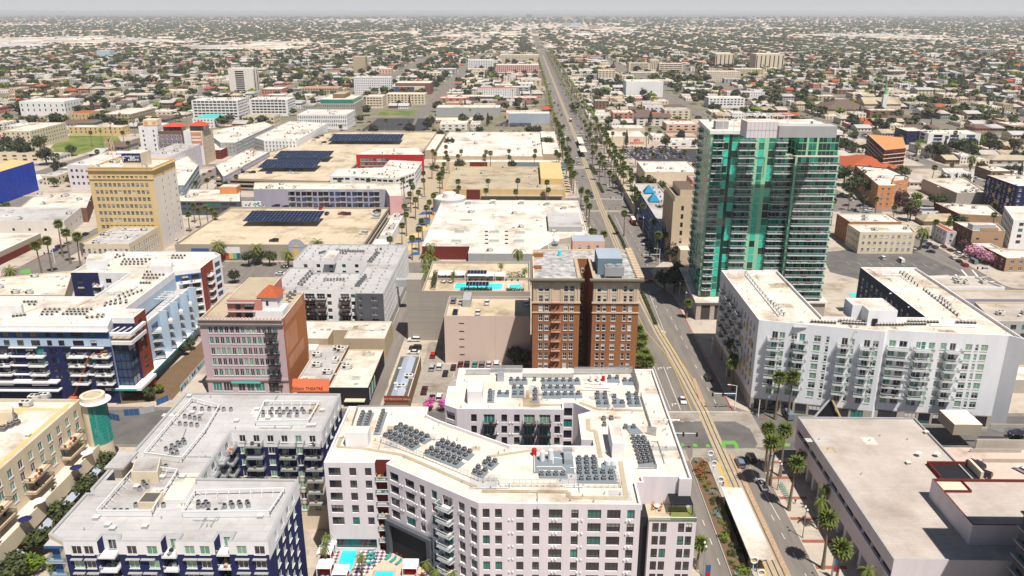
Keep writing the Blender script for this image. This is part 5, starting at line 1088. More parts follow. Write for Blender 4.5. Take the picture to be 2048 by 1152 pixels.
def panelwall(mb,A,B,z0,z1,cells,fh=FH,seed=0):
# curtain wall: storey bands, glass panes in bays, thin white transoms standing proud
 rg=random.Random(seed);A,B=Vector(A),Vector(B);L=(B-A).length;d=(B-A)/L;n=Vector((d.y,-d.x))
 def pt(u,z,o=0):q=A+d*u+n*o;return(q.x,q.y,z)
 z=z1
 while z>z0+.5:
  za=max(z0,z-fh)
  for(u0,u1,kind)in cells:
   k=max(1,int((u1-u0)*L/1.5))
   for j in range(k):
    a,c=(u0+(u1-u0)*j/k)*L,(u0+(u1-u0)*(j+1)/k)*L
    m={'strip':'tstrip','dark':'tg3'}.get(kind)or(rg.choice(['tg1','tg2','tg2','tg3'])if kind=='win' else rg.choice(['tg3','tg3','tg1','tg1'])if kind=='bal' else rg.choice(['tg1','tg1','tg3','tg2']))
    mb.face([pt(a,za),pt(c,za),pt(c,z-.3),pt(a,z-.3)],m)
    if kind in('win','bal'):
     mb.face([pt(c-.05,za,.03),pt(c+.03,za,.03),pt(c+.03,z-.3,.03),pt(c-.05,z-.3,.03)],'tstrip')
   a,c=u0*L,u1*L;mb.face([pt(a,z-.3,.02),pt(c,z-.3,.02),pt(c,z,.02),pt(a,z,.02)],'tstrip' if kind!='dark' else 'tg3')
  z-=fh
zt_=hM-1.3;mb_=MB()
fx=lambda x:(x-1423)/162
cM=[(0,fx(1428),'strip'),(fx(1428),fx(1450),'bal'),(fx(1450),fx(1462),'win'),(fx(1462),fx(1469),'dark'),(fx(1469),fx(1482),'win'),(fx(1482),fx(1519),'bal'),(fx(1519),fx(1526),'strip'),(fx(1526),fx(1538),'win'),(fx(1538),fx(1547),'strip'),(fx(1547),fx(1560),'win'),(fx(1560),1,'bal')]
panelwall(mb_,(xM0,yM),(xM1,yM),z0M,zt_,cM,seed=1);panelwall(mb_,(m1 .x-.0,yMb),(xM0,yM),z0M,zt_,[(0,1,'side')],seed=2)
panelwall(mb_,(xM1,yM+.01),(xR0,yM+.01),z0M,hR,[(0,.45,'win'),(.45,1,'dark')],seed=3);panelwall(mb_,(xR0,yR),(xR1,yR),z0M,hR,[(0,.05,'strip'),(.05,.97,'bal'),(.97,1,'strip')],seed=4);panelwall(mb_,(xR0,yM),(xR0,yR),z0M,hR,[(0,1,'side')],seed=5);panelwall(mb_,(xR1,yR),(xR1+1,yMb+2),z0M,hR,[(0,1,'side')],seed=6)  # dark cells between the two volumes: shade on that wall painted as darker panes
xU0=xR0+1.5;panelwall(mb_,(xU0,yR+2.5),(xR1,yR+2.5),hR,zt_,[(0,.2,'bal'),(.2,.25,'strip'),(.25,.45,'bal'),(.45,.5,'strip'),(.5,1,'bal')],seed=7);panelwall(mb_,(xM1,yM+8),(xU0,yM+8),hR,zt_,[(0,1,'bal')],seed=8);panelwall(mb_,(xM1,yM),(xM1,yM+8),hR,zt_,[(0,1,'win')],seed=9);panelwall(mb_,(xU0,yM+8),(xU0,yR+2.5),hR,zt_,[(0,1,'win')],seed=9);panelwall(mb_,(xR1,yR+2.5),(xR1+1,yMb+2),hR,zt_,[(0,1,'win')],seed=10)
for a,c in(((xR1+1,yMb+2),(m1 .x,yMb)),):panelwall(mb_,a,c,z0M,zt_,[(0,1,'side')],seed=11)
mb_.build('curtain_wall',TW)
b=MB();top=[(xM0-.6,yM-.6),(xM1+.3,yM-.6),(xM1+.3,yM+7.5),(xU0-.6,yM+7.5),(xU0-.6,yR+2.0),(xR1+.8,yR+2.0),(xR1+1.5,yMb+2),(m1 .x-.6,yMb)]
b.prism(top,zt_,hM,'white','rwhite',True);b.box(xR0,yR,hR,xR1,yR+2.5,hR+.05,'pave');b.prism([(xM1,yM),(xR0,yM),(xR0,yM+8),(xM1,yM+8)],hR-.1,hR+.1,'pave',None,True);b.build('roof',TW)
for(a,c,dd,zz0,zz1)in((fx(1428),fx(1450),1.6,z0M+.5,zt_),(fx(1483),fx(1518),1.8,z0M+.5,zt_),(fx(1561),1.14,1.8,z0M+.5,zt_)):
 z=zt_-FH+.02
 while z>zz0:
  w_=(c-a)*(xM1-xM0)
  if c>1 and z>hR:w_-=.14*(xM1-xM0);xc=xM0+a*(xM1-xM0)+w_/2
  else:xc=xM0+(a+c)/2*(xM1-xM0)
  pend(TW,'balcony',balc(w_,dd,'glass'),(xc,yM,z));z-=FH
z=hR-FH+.02
while z>z0M+.5:pend(TW,'balcony',balc(xR1-xR0-1.2,1.6,'glass'),((xR0+xR1)/2+.3,yR,z));z-=FH
z=zt_-FH
while z>z0M+6:pend(TW,'balcony',balc(6,1.6,'glass'),(m1 .x+.3,yMb-4,z),math.atan2(yM-yMb,xM0-m1 .x));z-=FH
b=MB();b.box(xR0,yR-.1,hR-.1,xR1,yR+2.5,hR,'white');part(b,'ledge',TW);q=rc(P(1475,235,82).x,P(1475,245,82).y,P(1556,245,82).x,P(1475,245,82).y+9)
b.prism(q,hM,82.2,'lilac','rwhite');b.build('machine_room',TW)
for k in range(9):x=q[0][0]+(q[1][0]-q[0][0])*k/8
b=MB()
for k in range(9):x=q[0][0]+(q[1][0]-q[0][0])*k/8;b.box(x-.06,q[0][1]-.06,hM,x+.06,q[0][1]-.005,82.2,'clad')
b.box(q[0][0],q[0][1]-.05,79.2,q[1][0],q[0][1]-.01,79.35,'clad');b.build('panel_joints',TW)
b=MB();p=P(1432,243,79.5);b.box(p.x,p.y,hM,p.x+5,p.y+4,79.5,'clad','rgrey');b.build('stair_house',TW);b=MB();b.box(q[1][0]+1,q[0][1]+1,hM,xR0+9,q[0][1]+8,80.6,'clad','rgrey');b.build('grey_penthouse',TW)
b=MB()
for k in range(7):x=q[0][0]-6+k*4;b.bar((x,q[2][1]+2,hM),(x,q[2][1]+2,84),.2,'frame');b.bar((x,q[2][1]+2,84),(x,q[2][1]-4,84),.15,'frame')
b.bar((q[0][0]-6,q[2][1]+2,84),(q[0][0]+18,q[2][1]+2,84),.2,'frame');b.bar((q[0][0]-6,q[2][1]-4,84),(q[0][0]+18,q[2][1]-4,84),.2,'frame');b.build('crane_rail',TW)
clutter(TW,top,hM,22,'vent box fan',12)
b=MB();pod=[(xM0-1.5,yR-1.5),(xR1+1.5,yR-1.5),(xR1+3,yMb+6),(m1 .x-2,yMb+6)];b.prism(pod,0,z0M-.6,'conc','rcream');b.prism(offset(pod,-.8),z0M-.6,z0M,'white','rcream',True)
for k in range(7):x=pod[0][0]+2+k*5.5;b.box(x,pod[0][1]-.06,.5,x+3.6,pod[0][1]-.005,6.5,'g_dark')
b.build('podium',TW)
# ---- N: white U-shaped block on the corner right of the boulevard
hN=30.5
pN=[P(*q,hN)for q in PX('1524,640 1771,663 1776,659 1830,663 2018,671 2037,678 1842,535 1720,534 1852,634 1643,634 1555,540 1438,541')]
pN=snap(pN,4)
NN=root_for('apartment_building',pN,'white U-shaped seven storey block with glass balconies and long pipe runs on the roof','apartment building','the white corner block')
NT=27.2;M['whiteb']=W('bright white',(.72,.73,.76))
fN={0:lambda L:cols(L,spans('130-175 225-272 405-460 500-525 695-720 860-905',-46,940),NT,7,3.1,2.0,'greenblind')+cols(L,spans('72-118 290-335 622-668 792-840',-46,940),NT+.1,7,3.1,2.4,'teal'),1:lambda L:[],2:lambda L:cols(L,[(.12,.38),(.5,.8)],NT,7,3.1,2.0,'teal'),3:lambda L:cols(L,spans('1208-1245 1310-1360 1405-1455 1605-1660 1685-1710 1730-1785',1180,1930),NT,7,3.1,2.0,'greenblind')+cols(L,spans('1250-1285 1480-1530',1180,1930),NT+.1,7,3.1,2.4,'teal'),11:lambda L:[(u,u+1.6,z,z+1.9,random.choice(['green','teal']))for u in np.arange(2,L-2,3.6)for z in np.arange(7,26,3.1)if random.random()<.75],8:lambda L:[],7:lambda L:grid(L,29,2,4,1.5,1.9,3.1,1.6,'white',1.5),9:lambda L:grid(L,29,2,4,1.5,1.9,3.1,1.6,'white',1.5),4:lambda L:[],5:lambda L:grid(L,29,2,4.4,1.5,1.9,3.1,1.6,'green',2)}
for k_ in(0,3):
 g_=fN[k_];fN[k_]=(lambda g_:lambda L:g_(L)+[(u,u+3.4,.4,3.9,'dark')for u in np.arange(1.2,L-4,4.1)])(g_)
fN[2]=(lambda g_:lambda L:g_(L)+[(1,L-1,.4,3.9,'dark')])(fN[2])
block(NN,pN,0,hN,'whiteb','rcream',.9,None,fN,mfn=lambda i,u,z:'bluecase2' if i in(7,9)else 'conc' if z<4.2 and i in(0,2,3,11)else 'whiteb',zl=(4.2,),cap='white',deep=.22)
for f in(.138,.355,.70,.875):
 for k in range(6):q,rz,L=wallpt(pN,0,f,NT-2.4-3.1*k);pend(NN,'balcony',balc(3.9,2.0,'glass'),q,rz)
for i,f,w_ in((2,.5,6.5),(3,.12,5.2),(3,.445,4.3)):
 for k in range(6):q,rz,L=wallpt(pN,i,f,NT-2.4-3.1*k);pend(NN,'balcony',balc(w_,2.0,'glass'),q,rz)
for k in range(6):
 for f in(.15,.3,.44,.6):q,rz,L=wallpt(pN,11,f+.05*(k%2),NT-3-3.1*k);pend(NN,'balcony',balc(3.2,1.6,'glass'),q,rz)
b=MB()
for f,z in((.62,20),(.7,16.8),(.78,23),(.86,13.6),(.9,19.8),(.94,10.6),(.8,10.4),(.7,7.6)):
 q,rz,L=wallpt(pN,11,1-f if 0 else f,z,.15);b.obox(q[0],q[1],z,1.7,.35,2.0,rz,'ochre')
b.build('yellow_window_frame',NN)
for k in range(2):
 q,rz,L=wallpt(pN,0,.635,0,.3)
b=MB();q,rz,L=wallpt(pN,0,.655,0,1.0);d=Vector((math.cos(rz),math.sin(rz)));c=Vector((q[0],q[1]))
for s_,m in((-1,'whiteb'),(1,'ochre')):b.bar((c.x+s_*d.x*4.2,c.y+s_*d.y*4.2,0),(c.x,c.y,7.8),.5,m)
b.face([(c.x-d.x*3.4,c.y-d.y*3.4+.3,.1),(c.x+d.x*3.4,c.y+d.y*3.4+.3,.1),(c.x,c.y+.3,7)],'black');b.build('entrance_frame',NN)
zn=hN-.9;Z7=lambda u,v:(1536+u/4,576+v/4);Z8=lambda u,v:(1536+u/4,288+v/4)
for a_,b_,n in(((350,280),(530,290),8),((580,275),(780,285),9),((600,292),(770,300),8),((870,305),(1070,305),9),((1090,300),(1250,300),8),((1120,280),(1350,285),10),((1510,285),(1650,290),6),((1250,20),(1520,225),12),((1380,80),(1460,150),5),((30,120),(130,220),6)):units(NN,'sq',Z7(*a_),Z7(*b_),n,zn)
for a_,b_,n in(((1060,1035),(1200,1140),7),((1090,1040),(1160,1090),4)):units(NN,'sq',Z8(*a_),Z8(*b_),n,zn)
units(NN,'sq',(1492,548),(1560,632),14,zn);pipes(NN,'1496,548 1565,632; 1490,550 1558,634; 1860,650 1950,652; 1860,653 1950,655; 1848,580 1915,632',zn,.25,m='frame');clutter(NN,pN,zn,60,'vent',13,1.2)
roofbox(NN,'1736,622 1796,622 1764,597 1688,597 1708,611 1727,611',34.4,zn,'whiteb');b=MB();q=P(1740,652,zn);b.box(q.x+.5,q.y-.2,zn,q.x+2,q.y+.3,zn+2.3,'black');b.build('roof_door',NN)
b=MB();cy_=PP('1643,634 1852,634 1720,534 1555,540',hN,0);b.ngon([(p[0],p[1])for p in offset(cy_ if area(cy_)>0 else cy_[::-1],.1)],8,'pave');b.build('court_deck',NN)
pool('1700,592 1722,592 1716,586 1697,586',8.05,'small turquoise pool in the court between the white corner block wings',wall='pave')
# ---- O: flat-roofed mall building, bottom right, and the box on its roof
hO=14.0;oa,ob_,oc=P(1590,832,hO),P(1793,1116,hO),P(1822,836,hO);xO=(oa.x+ob_.x)/2;xO1=(oc.x+P(1950,950,hO).x)/2;yO=P(1800,1119,hO).y;yOb=(oa.y+oc.y)/2;xO2=P(1999,1122,hO).x
pO=[(xO,yO),(xO2,yO),(xO2,P(1950,958,hO).y),(xO1,P(1950,958,hO).y),(xO1,yOb),(xO,yOb)]
pO=[(xO,yO),(xO1,yO),(xO1,yOb),(xO,yOb)]
OO=root_for('mall',pO,'huge flat-roofed mall building with stained pinkish roofing and one strip window','mall','the flat-roofed mall')
block(OO,pO,5.0,hO,'lilac','rpinkgrey',.5,None,{3:lambda L:[(u,u+4.9,9.2,10.8,'band')for u in np.arange(.8,L-5,5.0)]},cap='clad',allsides=True,deep=.7)
b=MB();b.box(xO+3.5,yO+2,0,xO1-.5,yOb-.5,5.0,'brown');b.box(xO,yO,4.9,xO1,yOb,5.0,'lilac')
for k in range(14):y=yO+1+k*(yOb-yO-3)/13;b.box(xO+.4,y,0,xO+2.0,y+1.2,4.9,'lilac')
b.build('arcade',OO);zo=hO-.5
for x,y in((1836,912),(1873,913)):
 p=P(x,y,zo);b=MB();b.cyl(p.x,p.y,zo,zo+.8,.08,6,'steel')
 for k in range(5):a0_=k/5*1.2;a1_=(k+1)/5*1.2;b.cyl(p.x,p.y-.2,zo+.8+.5*(1-math.cos(a0_)),zo+.8+.5*(1-math.cos(a1_)),.02+.8*math.sin(a0_),14,'frame',.8*math.sin(a1_))
 b.build('satellite_dish',OO)
for x,y in((1852,867),(1816,928)):p=P(x,y,zo);pend(OO,'roof_vent',unit('box'),(p.x,p.y,zo))
clutter(OO,pO,zo,10,'vent',15)
h1=18.5;bx=PP('1863,957 1935,1050 2060,1050 2020,960',h1,16);bx=rc(P(1863,957,h1).x*.5+P(1947,1050,h1).x*.5,P(1947,1050,h1).y,xO1+14,P(1870,957,h1).y)
block(OO,bx,hO-.5,h1,'lilac','rpinkgrey',.6,wname='roof_block_wall',rname='roof_block_roof',cap='maroon',allsides=True)
b=MB();b.box(bx[0][0]+.6,bx[2][1]-4.6,h1-.58,bx[0][0]+6.4,bx[2][1]-.5,h1-.5,'cream');b.box(bx[0][0]+.5,bx[2][1]-4.8,h1-.6,bx[0][0]+6.6,bx[2][1]-4.6,h1,'maroon');b.box(bx[0][0]+6.4,bx[2][1]-4.6,h1-.6,bx[0][0]+6.6,bx[2][1]-.4,h1,'maroon');b.build('sunken_well',OO)
pend(OO,'skylight',unit('skylight'),(bx[1][0]-5,bx[2][1]-6,h1-.6),.9,1.6);b=MB();q=P(1910,950,hO);b.box(q.x-4,q.y-1,hO-.45,q.x+5.5,q.y+5,hO-.4,'black');b.box(q.x-4.3,q.y-1.3,hO-.5,q.x-4,q.y+5,hO+.6,'maroon');b.box(q.x-4.3,q.y+5,hO-.5,q.x+5.6,q.y+5.3,hO+.6,'maroon');b.box(q.x+5.5,q.y-1,hO-.5,q.x+6.2,q.y+5,hO+1.5,'cream');b.build('roof_hatchway',OO)
b=MB();b.box(xO1+.01,yO+.5,0,xO1+14,bx[2][1]-.5,hO-6,'lilac','rpinkgrey');b.box(xO1+.02,bx[0][1]+.5,hO-6,bx[1][0]-.3,bx[2][1]-.6,hO-.5,'lilac');b.build('east_wing',OO)
# car deck to the right of the mall
zk=4.5;q=rc(xO1+.6,120,xO1+70,203);GR=root_for('parking_garage',q,'open pink concrete car deck with ramps behind the flat-roofed mall','parking garage','the pink car deck')
b=MB();q=[(xO1+.3,bx[2][1]+.1),(xO1+70,bx[2][1]+.1),(xO1+70,199),(xO1+.3,199)];b.prism(q,0,zk,'conc','rpinkgrey');b.mats=[M['conc'],mat('car deck pink concrete',(.62,.49,.42),.9,c2=(.40,.29,.24),sc=.12,mix=.7,fn=seams(6,.8))];b.build('deck',GR)
b=MB()
for(x,y,l)in((1905,862,10),(1980,855,16),(1940,905,14),(1965,925,16)):p=P(x,y,zk);b.box(p.x,p.y,zk,p.x+l,p.y+.25,zk+1.1,'conc')
p=P(1905,870,zk);b.box(p.x,p.y,zk,p.x+8,p.y+9,zk+3.4,'tconc','rcream');p=P(1895,845,zk);b.box(p.x,198,zk,p.x+40,198.4,zk+3,'conc');b.build('ramp_walls',GR)
# dark tower whose edge cuts the lower right corner and whose shadow falls over the mall roof
q=rc(96.9,92,125,133.3);r=root_for('office_tower',q,'dark ribbed tower edge cutting the lower right corner in front of the mall','office tower','the dark corner tower')
block(r,q,0,50,'dgrey','rdark',.8,('dark',2.6,1.9,2.3,3.2,1),allsides=True)
b=MB()
for k in range(14):b.box(96.1,92,3+3.2*k,96.88,133.3,3.3+3.2*k,'grey')
b.build('floor_ribs',r)
# ================================================================ MIDDLE DISTANCE, building by building
# name, label, category, landmark phrase, outline (px) or (xl, xr, ytop, ybase, depth), height, wall, roof, windows, options
T='town'
def S(name,label,cat,ref,px,h,wall,roof,win=None,**k):return bld(name,label,cat,ref,px,h,wall,roof,win,**k)
O3=('plain',3.4,1.2,1.6,3.4,1.2);O4=('plain',4.2,1.8,1.7,3.4,1.2);OD=('dark',3.4,1.6,1.7,3.3,1.2)
# -- left: bank tower, its annex, wrapped building, low shops
hY=44.0;a0,a1=P(172,336,hY),P(305,335,hY);y0=(a0 .y+a1 .y)/2;yl=(a0 .x,y0);pY=[(a0 .x,y0),(a1 .x,y0),(a1 .x,y0+28),(a0 .x,y0+28)]
YB=root_for('bank_tower',pY,'eleven storey yellow stone bank tower with rows of square windows and a roof sign','bank tower','the yellow bank tower')
block(YB,pY,0,hY,'yellow','rcream',1.0,None,{0:lambda L:cols(L,[((.07+i*.0715),(.07+i*.0715)+.05)for i in range(12)],hY-4.3,10,3.72,2.0,'white'),1:lambda L:cols(L,[(.35,.385),(.62,.65),(.88,.93)],hY-8,9,3.72,1.7,'dark')},mfn=lambda i,u,z:'yellow' if i==0 or z>38.5 or u<.07 else 'warm',zl=(38.5,),cap='ochre',deep=.35)
b=MB();b.box(a0 .x-.8,y0-.9,hY-1.4,a1 .x+.6,y0,hY-.9,'ochre');b.box(a1 .x,y0,hY-1.4,a1 .x+.8,y0+28,hY-.9,'ochre')
for k in range(34):x=a0 .x+(a1 .x-a0 .x)*k/33;b.box(x-.25,y0-.8,hY,x+.25,y0,hY+.6,'cream')
part(b,'cornice',YB);b.box(a0 .x-.3,y0-.4,38,a1 .x+.2,y0,38.5,'ochre');part(b,'stone_band',YB)
q=rc(P(212,320,50).x,y0+5,P(250,320,50).x,y0+17);b=MB();b.prism(q,hY-1,50.5,'cream','rwhite');b.build('roof_house',YB)
b=MB();b.box(q[0][0]-.1,q[0][1]-.3,46.2,q[1][0]+.1,q[0][1]-.01,50.6,'navy');b.build('sign_board',YB);xm=(q[0][0]+q[1][0])/2
text('F',(q[0][0]+.9,q[0][1]-.35,46.7),3.6,'chars',YB);text('ARMERS',(q[0][0]+3.4,q[0][1]-.35,48.7),1.05,'chars',YB);text('&',(q[0][0]+3.4,q[0][1]-.35,46.8),1.6,'chars',YB);text('M',(xm+.6,q[0][1]-.35,46.7),3.6,'chars',YB);text('ERCHANTS',(q[1][0]-2.6,q[0][1]-.35,48.7),.95,'chars',YB);text('BANK',(q[1][0]-2.6,q[0][1]-.35,46.8),1.6,'chars',YB)
b=MB();p=P(222,312,50)
for s_ in((-2,-2),(2,-2),(2,2),(-2,2)):b.bar((p.x+s_[0],p.y+s_[1],50),(p.x+s_[0]*.5,p.y+s_[1]*.5,59),.18,'peach')
for z in(52,54.5,57):
 k_=1-(z-50)/18
 for i in range(4):a,c=((-2,-2),(2,-2),(2,2),(-2,2))[i],((2,-2),(2,2),(-2,2),(-2,-2))[i];b.bar((p.x+a[0]*k_,p.y+a[1]*k_,z),(p.x+c[0]*k_,p.y+c[1]*k_,z),.12,'peach');b.bar((p.x+a[0]*k_,p.y+a[1]*k_,z),(p.x+c[0]*k_*.9,p.y+c[1]*k_*.9,z+2.5),.12,'peach')
b.build('roof_mast',YB);clutter(YB,pY,hY-1,14,'box big vent',21)
S('bank_annex','low buff annex with tall windows at the foot of the yellow bank tower','bank annex',None,'163,487 264,488 312,452 222,452',13.5,'cream','rgrey',('plain',2.6,1.3,2.4,4.2,2.6),cl=22,kinds='big box vent',cap='ochre')
S('office_building','building wrapped in bright blue sheeting at the left edge, with yellow roof insulation','wrapped building','the blue-wrapped building','-60,347 -2,345 64,323 10,318',20.5,'bluewrap','ochre',par=.3,cap='ochre')
S('store','long low white shop row with small square windows below the blue-wrapped building','shop','the low white shops','-60,445 137,437 158,416 -60,412',9.6,'warm','rgrey',('dark',9,1.4,1.5,9,4.5),cl=8,kinds='big box vent')
S('store','low shop with a rust-coloured wall and cluttered roof left of the yellow bank tower','shop',None,'40,415 172,416 186,385 74,386',9,'dbrick','rcream',par=.4,cl=10,kinds='big big box vent')
r,q,h=S('store','low white-roofed corner shop with a red front beside the left-hand street','shop','the red-fronted corner shop','-60,512 -4,510 72,466 -60,466',6.5,'tconc','rwhite',par=.5,cl=4,kinds='box vent',cap='white');b=MB();b.box(q[1][0],q[1][1],.2,q[1][0]+.2,q[2][1]-1,3.8,'maroon');b.build('shop_front',r)
S('store','cluster of low cream roofs with bulky air ducts behind the blue block','shop',None,'-60,590 130,590 146,541 -60,560',7,'tconc','rcream',cl=16,kinds='big box vent')
r,q,h=S('office_building','pale pink office block with square windows just left of the yellow bank tower','office building',None,(133,190,330,378,60),0,'lilac','rwhite',('dark',3.6,1.6,1.9,4.6,3.0),cl=8)
S('office_building','long pink and white block with small windows running back behind the yellow bank tower','office building',None,(268,326,318,372,70),0,'lilac','rgrey',('plain',3.2,1.2,1.8,3.8,1.5),cl=16,kinds='big box vent')
S('apartment_building','dark blue-grey flats with round-topped dormers behind the yellow bank tower','apartment building',None,'345,370 368,371 397,330 376,312 330,318',15,'bluecase','rwhite',('white',3.4,1.6,1.9,3.3,1.2),cl=8)
b=None
for nm,px,h,wl,wn in(('white hotel tower',(276,314,254,300,24),0,'white',('dark',7,1.2,2.0,3.6,2.5)),('tan',(393,416,268,340,26),0,'tbrick',('plain',2.6,1.2,1.9,3.6,2.5))):pass
r1,q1,h1_=S('hotel','plain white tower with a small orange rooftop sign, left of the grey lattice stairs','hotel','the white hotel tower',(276,314,253,310,24),0,'white','rcream',('dark',9,1.3,2.0,4.0,3),cl=3)
b=MB();q=q1;b.box(q[0][0]+2,q[0][1]+6,h1_,q[0][0]+14,q[0][1]+16,h1_+5,'cream');b.build('roof_house',r1);b=MB()
for o in(3,10):b.box(q[0][0]+o,q[0][1]+5.9,h1_+.8,q[0][0]+o+3,q[0][1]+5.99,h1_+3.4,'orange')
b.build('orange_sign',r1)
r2,q2,h2_=S('hotel','white and tan tower topped by a red hip-roofed pavilion, right of the lattice stairs','hotel','the red pavilion tower',(366,403,262,330,24),0,'white','rcream',None,cl=3,faces={1:lambda L:grid(L,34,2,2.8,1.2,2.0,3.9,1.2,'plain',1),0:lambda L:grid(L,30,2,12,1.2,2.0,3.9,1.2,'plain',2)},mfn=lambda i,u,z:'stone' if i==1 else 'white')
q=q2;b=MB();xa,xb,ya=q[0][0]+5,q[1][0]+1,q[0][1]+2;b.box(xa,ya,h2_,xb,ya+12,h2_+4,'g_dark');b.build('roof_pavilion',r2);b=MB();cx,cy=(xa+xb)/2,ya+6;qq=offset(rc(xa,ya,xb,ya+12),-1.5)
for i in range(4):b.face([(*qq[i],h2_+4),(*qq[(i+1)%4],h2_+4),(cx,cy,h2_+7.5)],W('bright red tile',(.58,.07,.03)))
b.build('pavilion_roof',r2)
b=MB();b.box(q[0][0]+6,q[0][1]-.3,h2_-11,q[1][0]-.6,q[0][1]-.02,h2_-1,'orange');b.box(q[0][0]+6.4,q[0][1]-.33,h2_-5.3,q[1][0]-1,q[0][1]-.31,h2_-4.2,'white');b.box(q[0][0]+6.4,q[0][1]-.33,h2_-8,q[1][0]-1,q[0][1]-.31,h2_-6.6,'white');b.build('orange_banner',r2)
r3,q3,h3_=S('hotel','low brick link with grey lattice stairs between the two hotel towers','hotel',None,(315,365,262,312,16),0,'dbrick','rcream',None,cl=3)
b=MB();xa,xb,ya=q3[0][0]+.3,q3[1][0]-.3,q3[0][1]-3
for k in range(6):x=xa+(xb-xa)*k/5;b.bar((x,ya,0),(x,ya,h3_-3),.4,'rblue')
for j in range(6):
 z=1+j*(h3_-4)/5;b.bar((xa,ya,z),(xb,ya,z),.4,'rblue')
 if j<5:
  for k in range(5):x,x2=xa+(xb-xa)*k/5,xa+(xb-xa)*(k+1)/5;z2=z+(h3_-4)/5;b.bar((x,ya,z),(x2,ya,z2),.25,'rblue');b.bar((x,ya,z2),(x2,ya,z),.25,'rblue')
b.build('lattice_stairs',r3);b=MB();b.box(xa+4,ya+5,h3_,xa+20,ya+14,h3_+3.5,'g_dark');cx,cy=xa+12,ya+9.5;qq=rc(xa+2.5,ya+3.5,xa+21.5,ya+15.5)
for i in range(4):b.face([(*qq[i],h3_+3.5),(*qq[(i+1)%4],h3_+3.5),(cx,cy,h3_+6.5)],MATS['wall bright red tile'])
b.build('roof_pavilion',r3)
S('apartment_building','row of grey townhouses with small tan hipped turrets above the big parking deck','townhouses','the turreted townhouses','445,352 470,352 522,303 500,298 425,330',12,'purple','rwhite',('white',3.2,1.4,1.8,3.2,1),cl=16,kinds='fan fan box')
S('apartment_building','white and grey five storey flats with arched balconies beside the big parking deck','apartment building','the arched flats','527,281 600,281 648,246 610,243 580,243 506,275',14,'white','rwhite',('plain',3.0,1.3,1.7,3.1,.9),cl=30,kinds='fan fan box')
S('store','red-roofed low store with a dark side wall below the tan turreted office','store',None,'415,300 450,300 495,272 405,274',8,'maroon','rwhite',cl=5)
S('apartment_building','pale stepped townhouse terrace in front of the white balcony-framed blocks','townhouses',None,'440,285 480,285 540,250 530,243 410,262',12,'clad','rwhite',('white',3.2,1.3,1.7,3.1,.9),cl=20,kinds='fan box')
r,q,h=S('parking_garage','dim parking structure with an orange roof box, right of the yellow bank tower','parking garage',None,'333,402 480,403 480,378 346,378',9,'dgrey','rcream',('dark',5.2,4.2,1.6,3.2,1.0),cl=14,kinds='big box vent');b=MB();p=P(440,386,9);b.box(p.x,p.y,8,p.x+11,p.y+8,13,'orange','rwhite');b.build('roof_house',r)
b=MB();p=P(483,378,9);b.box(q[1][0]+.05,q[1][1]+2,0,q[1][0]+12,q[1][1]+2.6,8.5,'white');b.build('end_wall',r)
b=MB();rg=random.Random(2)
for k in range(26):x=q[1][0]+.6+rg.random()*10;z=.8+rg.random()*6.6;b.box(x,q[1][1]+1.95,z,x+.9,q[1][1]+1.99,z+.9,rg.choice(['blue','red','teal','navy']))
b.build('mural',r)
# -- parking decks
def deck(name,label,ref,s,h,fl=2,m='tconc',cars=None,tol=13):
 poly=snap([P(x,y,h)for x,y in PX(s)],tol);poly=poly if area(poly)>0 else poly[::-1]
 r=root_for(name,poly,label,'parking deck',ref);b=MB();b.prism(poly,h-1.6,h-1,m,'rdeck',True);q=offset(poly,.25)
 for i in range(len(poly)):
  j=(i+1)%len(poly);b.face([(*poly[i],h-1),(*poly[j],h-1),(*poly[j],h),(*poly[i],h)],m);b.face([(*poly[i],h),(*poly[j],h),(*q[j],h),(*q[i],h)],m);b.face([(*q[j],h-1),(*q[i],h-1),(*q[i],h),(*q[j],h)],m)
 b.build('top_deck',r)
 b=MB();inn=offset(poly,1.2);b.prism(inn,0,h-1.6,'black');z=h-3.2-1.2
 while z>.3:b.prism(poly,z,z+1.1,m,None,True);z-=3.1
 b.prism(offset(poly,.1),0,min(2.6,h-3)if fl==9 else.3,m);b.build('levels',r);return r,poly
rS1,pS1=deck('parking_deck','large tan parking deck with a blank front wall below the purple grey garage','the near parking deck','362,487 733,491 772,413 690,418 455,412',8.7)
b=MB();b.box(pS1[0][0],pS1[0][1]-.12,0,pS1[1][0],pS1[0][1]-.01,8.65,'tconc');b.build('front_wall',rS1)
b=MB()
for k in range(40):
 for y_ in(pS1[0][1]+2,pS1[0][1]+15,pS1[0][1]+20.5):x=pS1[0][0]+8+k*2.6;b.box(x,y_,7.71,x+.12,y_+4.6,7.73,'paintw')if inside((x,y_+4),pS1)else None
b.build('bay_lines',rS1)
b=MB();p=P(459,490,5);b.box(p.x,pS1[0][1]-.4,1.2,p.x+9.5,pS1[0][1]-.15,7.2,'white')
for k,m in enumerate(('red','awn','ochre','green','blue')):b.box(p.x+k*1.9,pS1[0][1]-.43,1.2,p.x+(k+1)*1.9,pS1[0][1]-.41,4.2,m)
b.build('rainbow_mural',rS1);b=MB();p=P(392,492,6);b.box(p.x,pS1[0][1]-.3,5.3,p.x+9,pS1[0][1]-.15,6.6,'blue');b.build('blue_sign',rS1)
b=MB();p=P(594,500,6);n=16
for k in range(n):
 a0_,a1_=math.pi*k/n,math.pi*(k+1)/n;y=pS1[0][1]-.8
 for r0,m in((4.3,'clad'),(3.8,'rblue'),(1.6,'ochre')):y-=.04;b.face([(p.x+r0*math.cos(a1_),y,7.5+r0*math.sin(a1_)),(p.x,y,7.5),(p.x+r0*math.cos(a0_),y,7.5+r0*math.sin(a0_))],m)
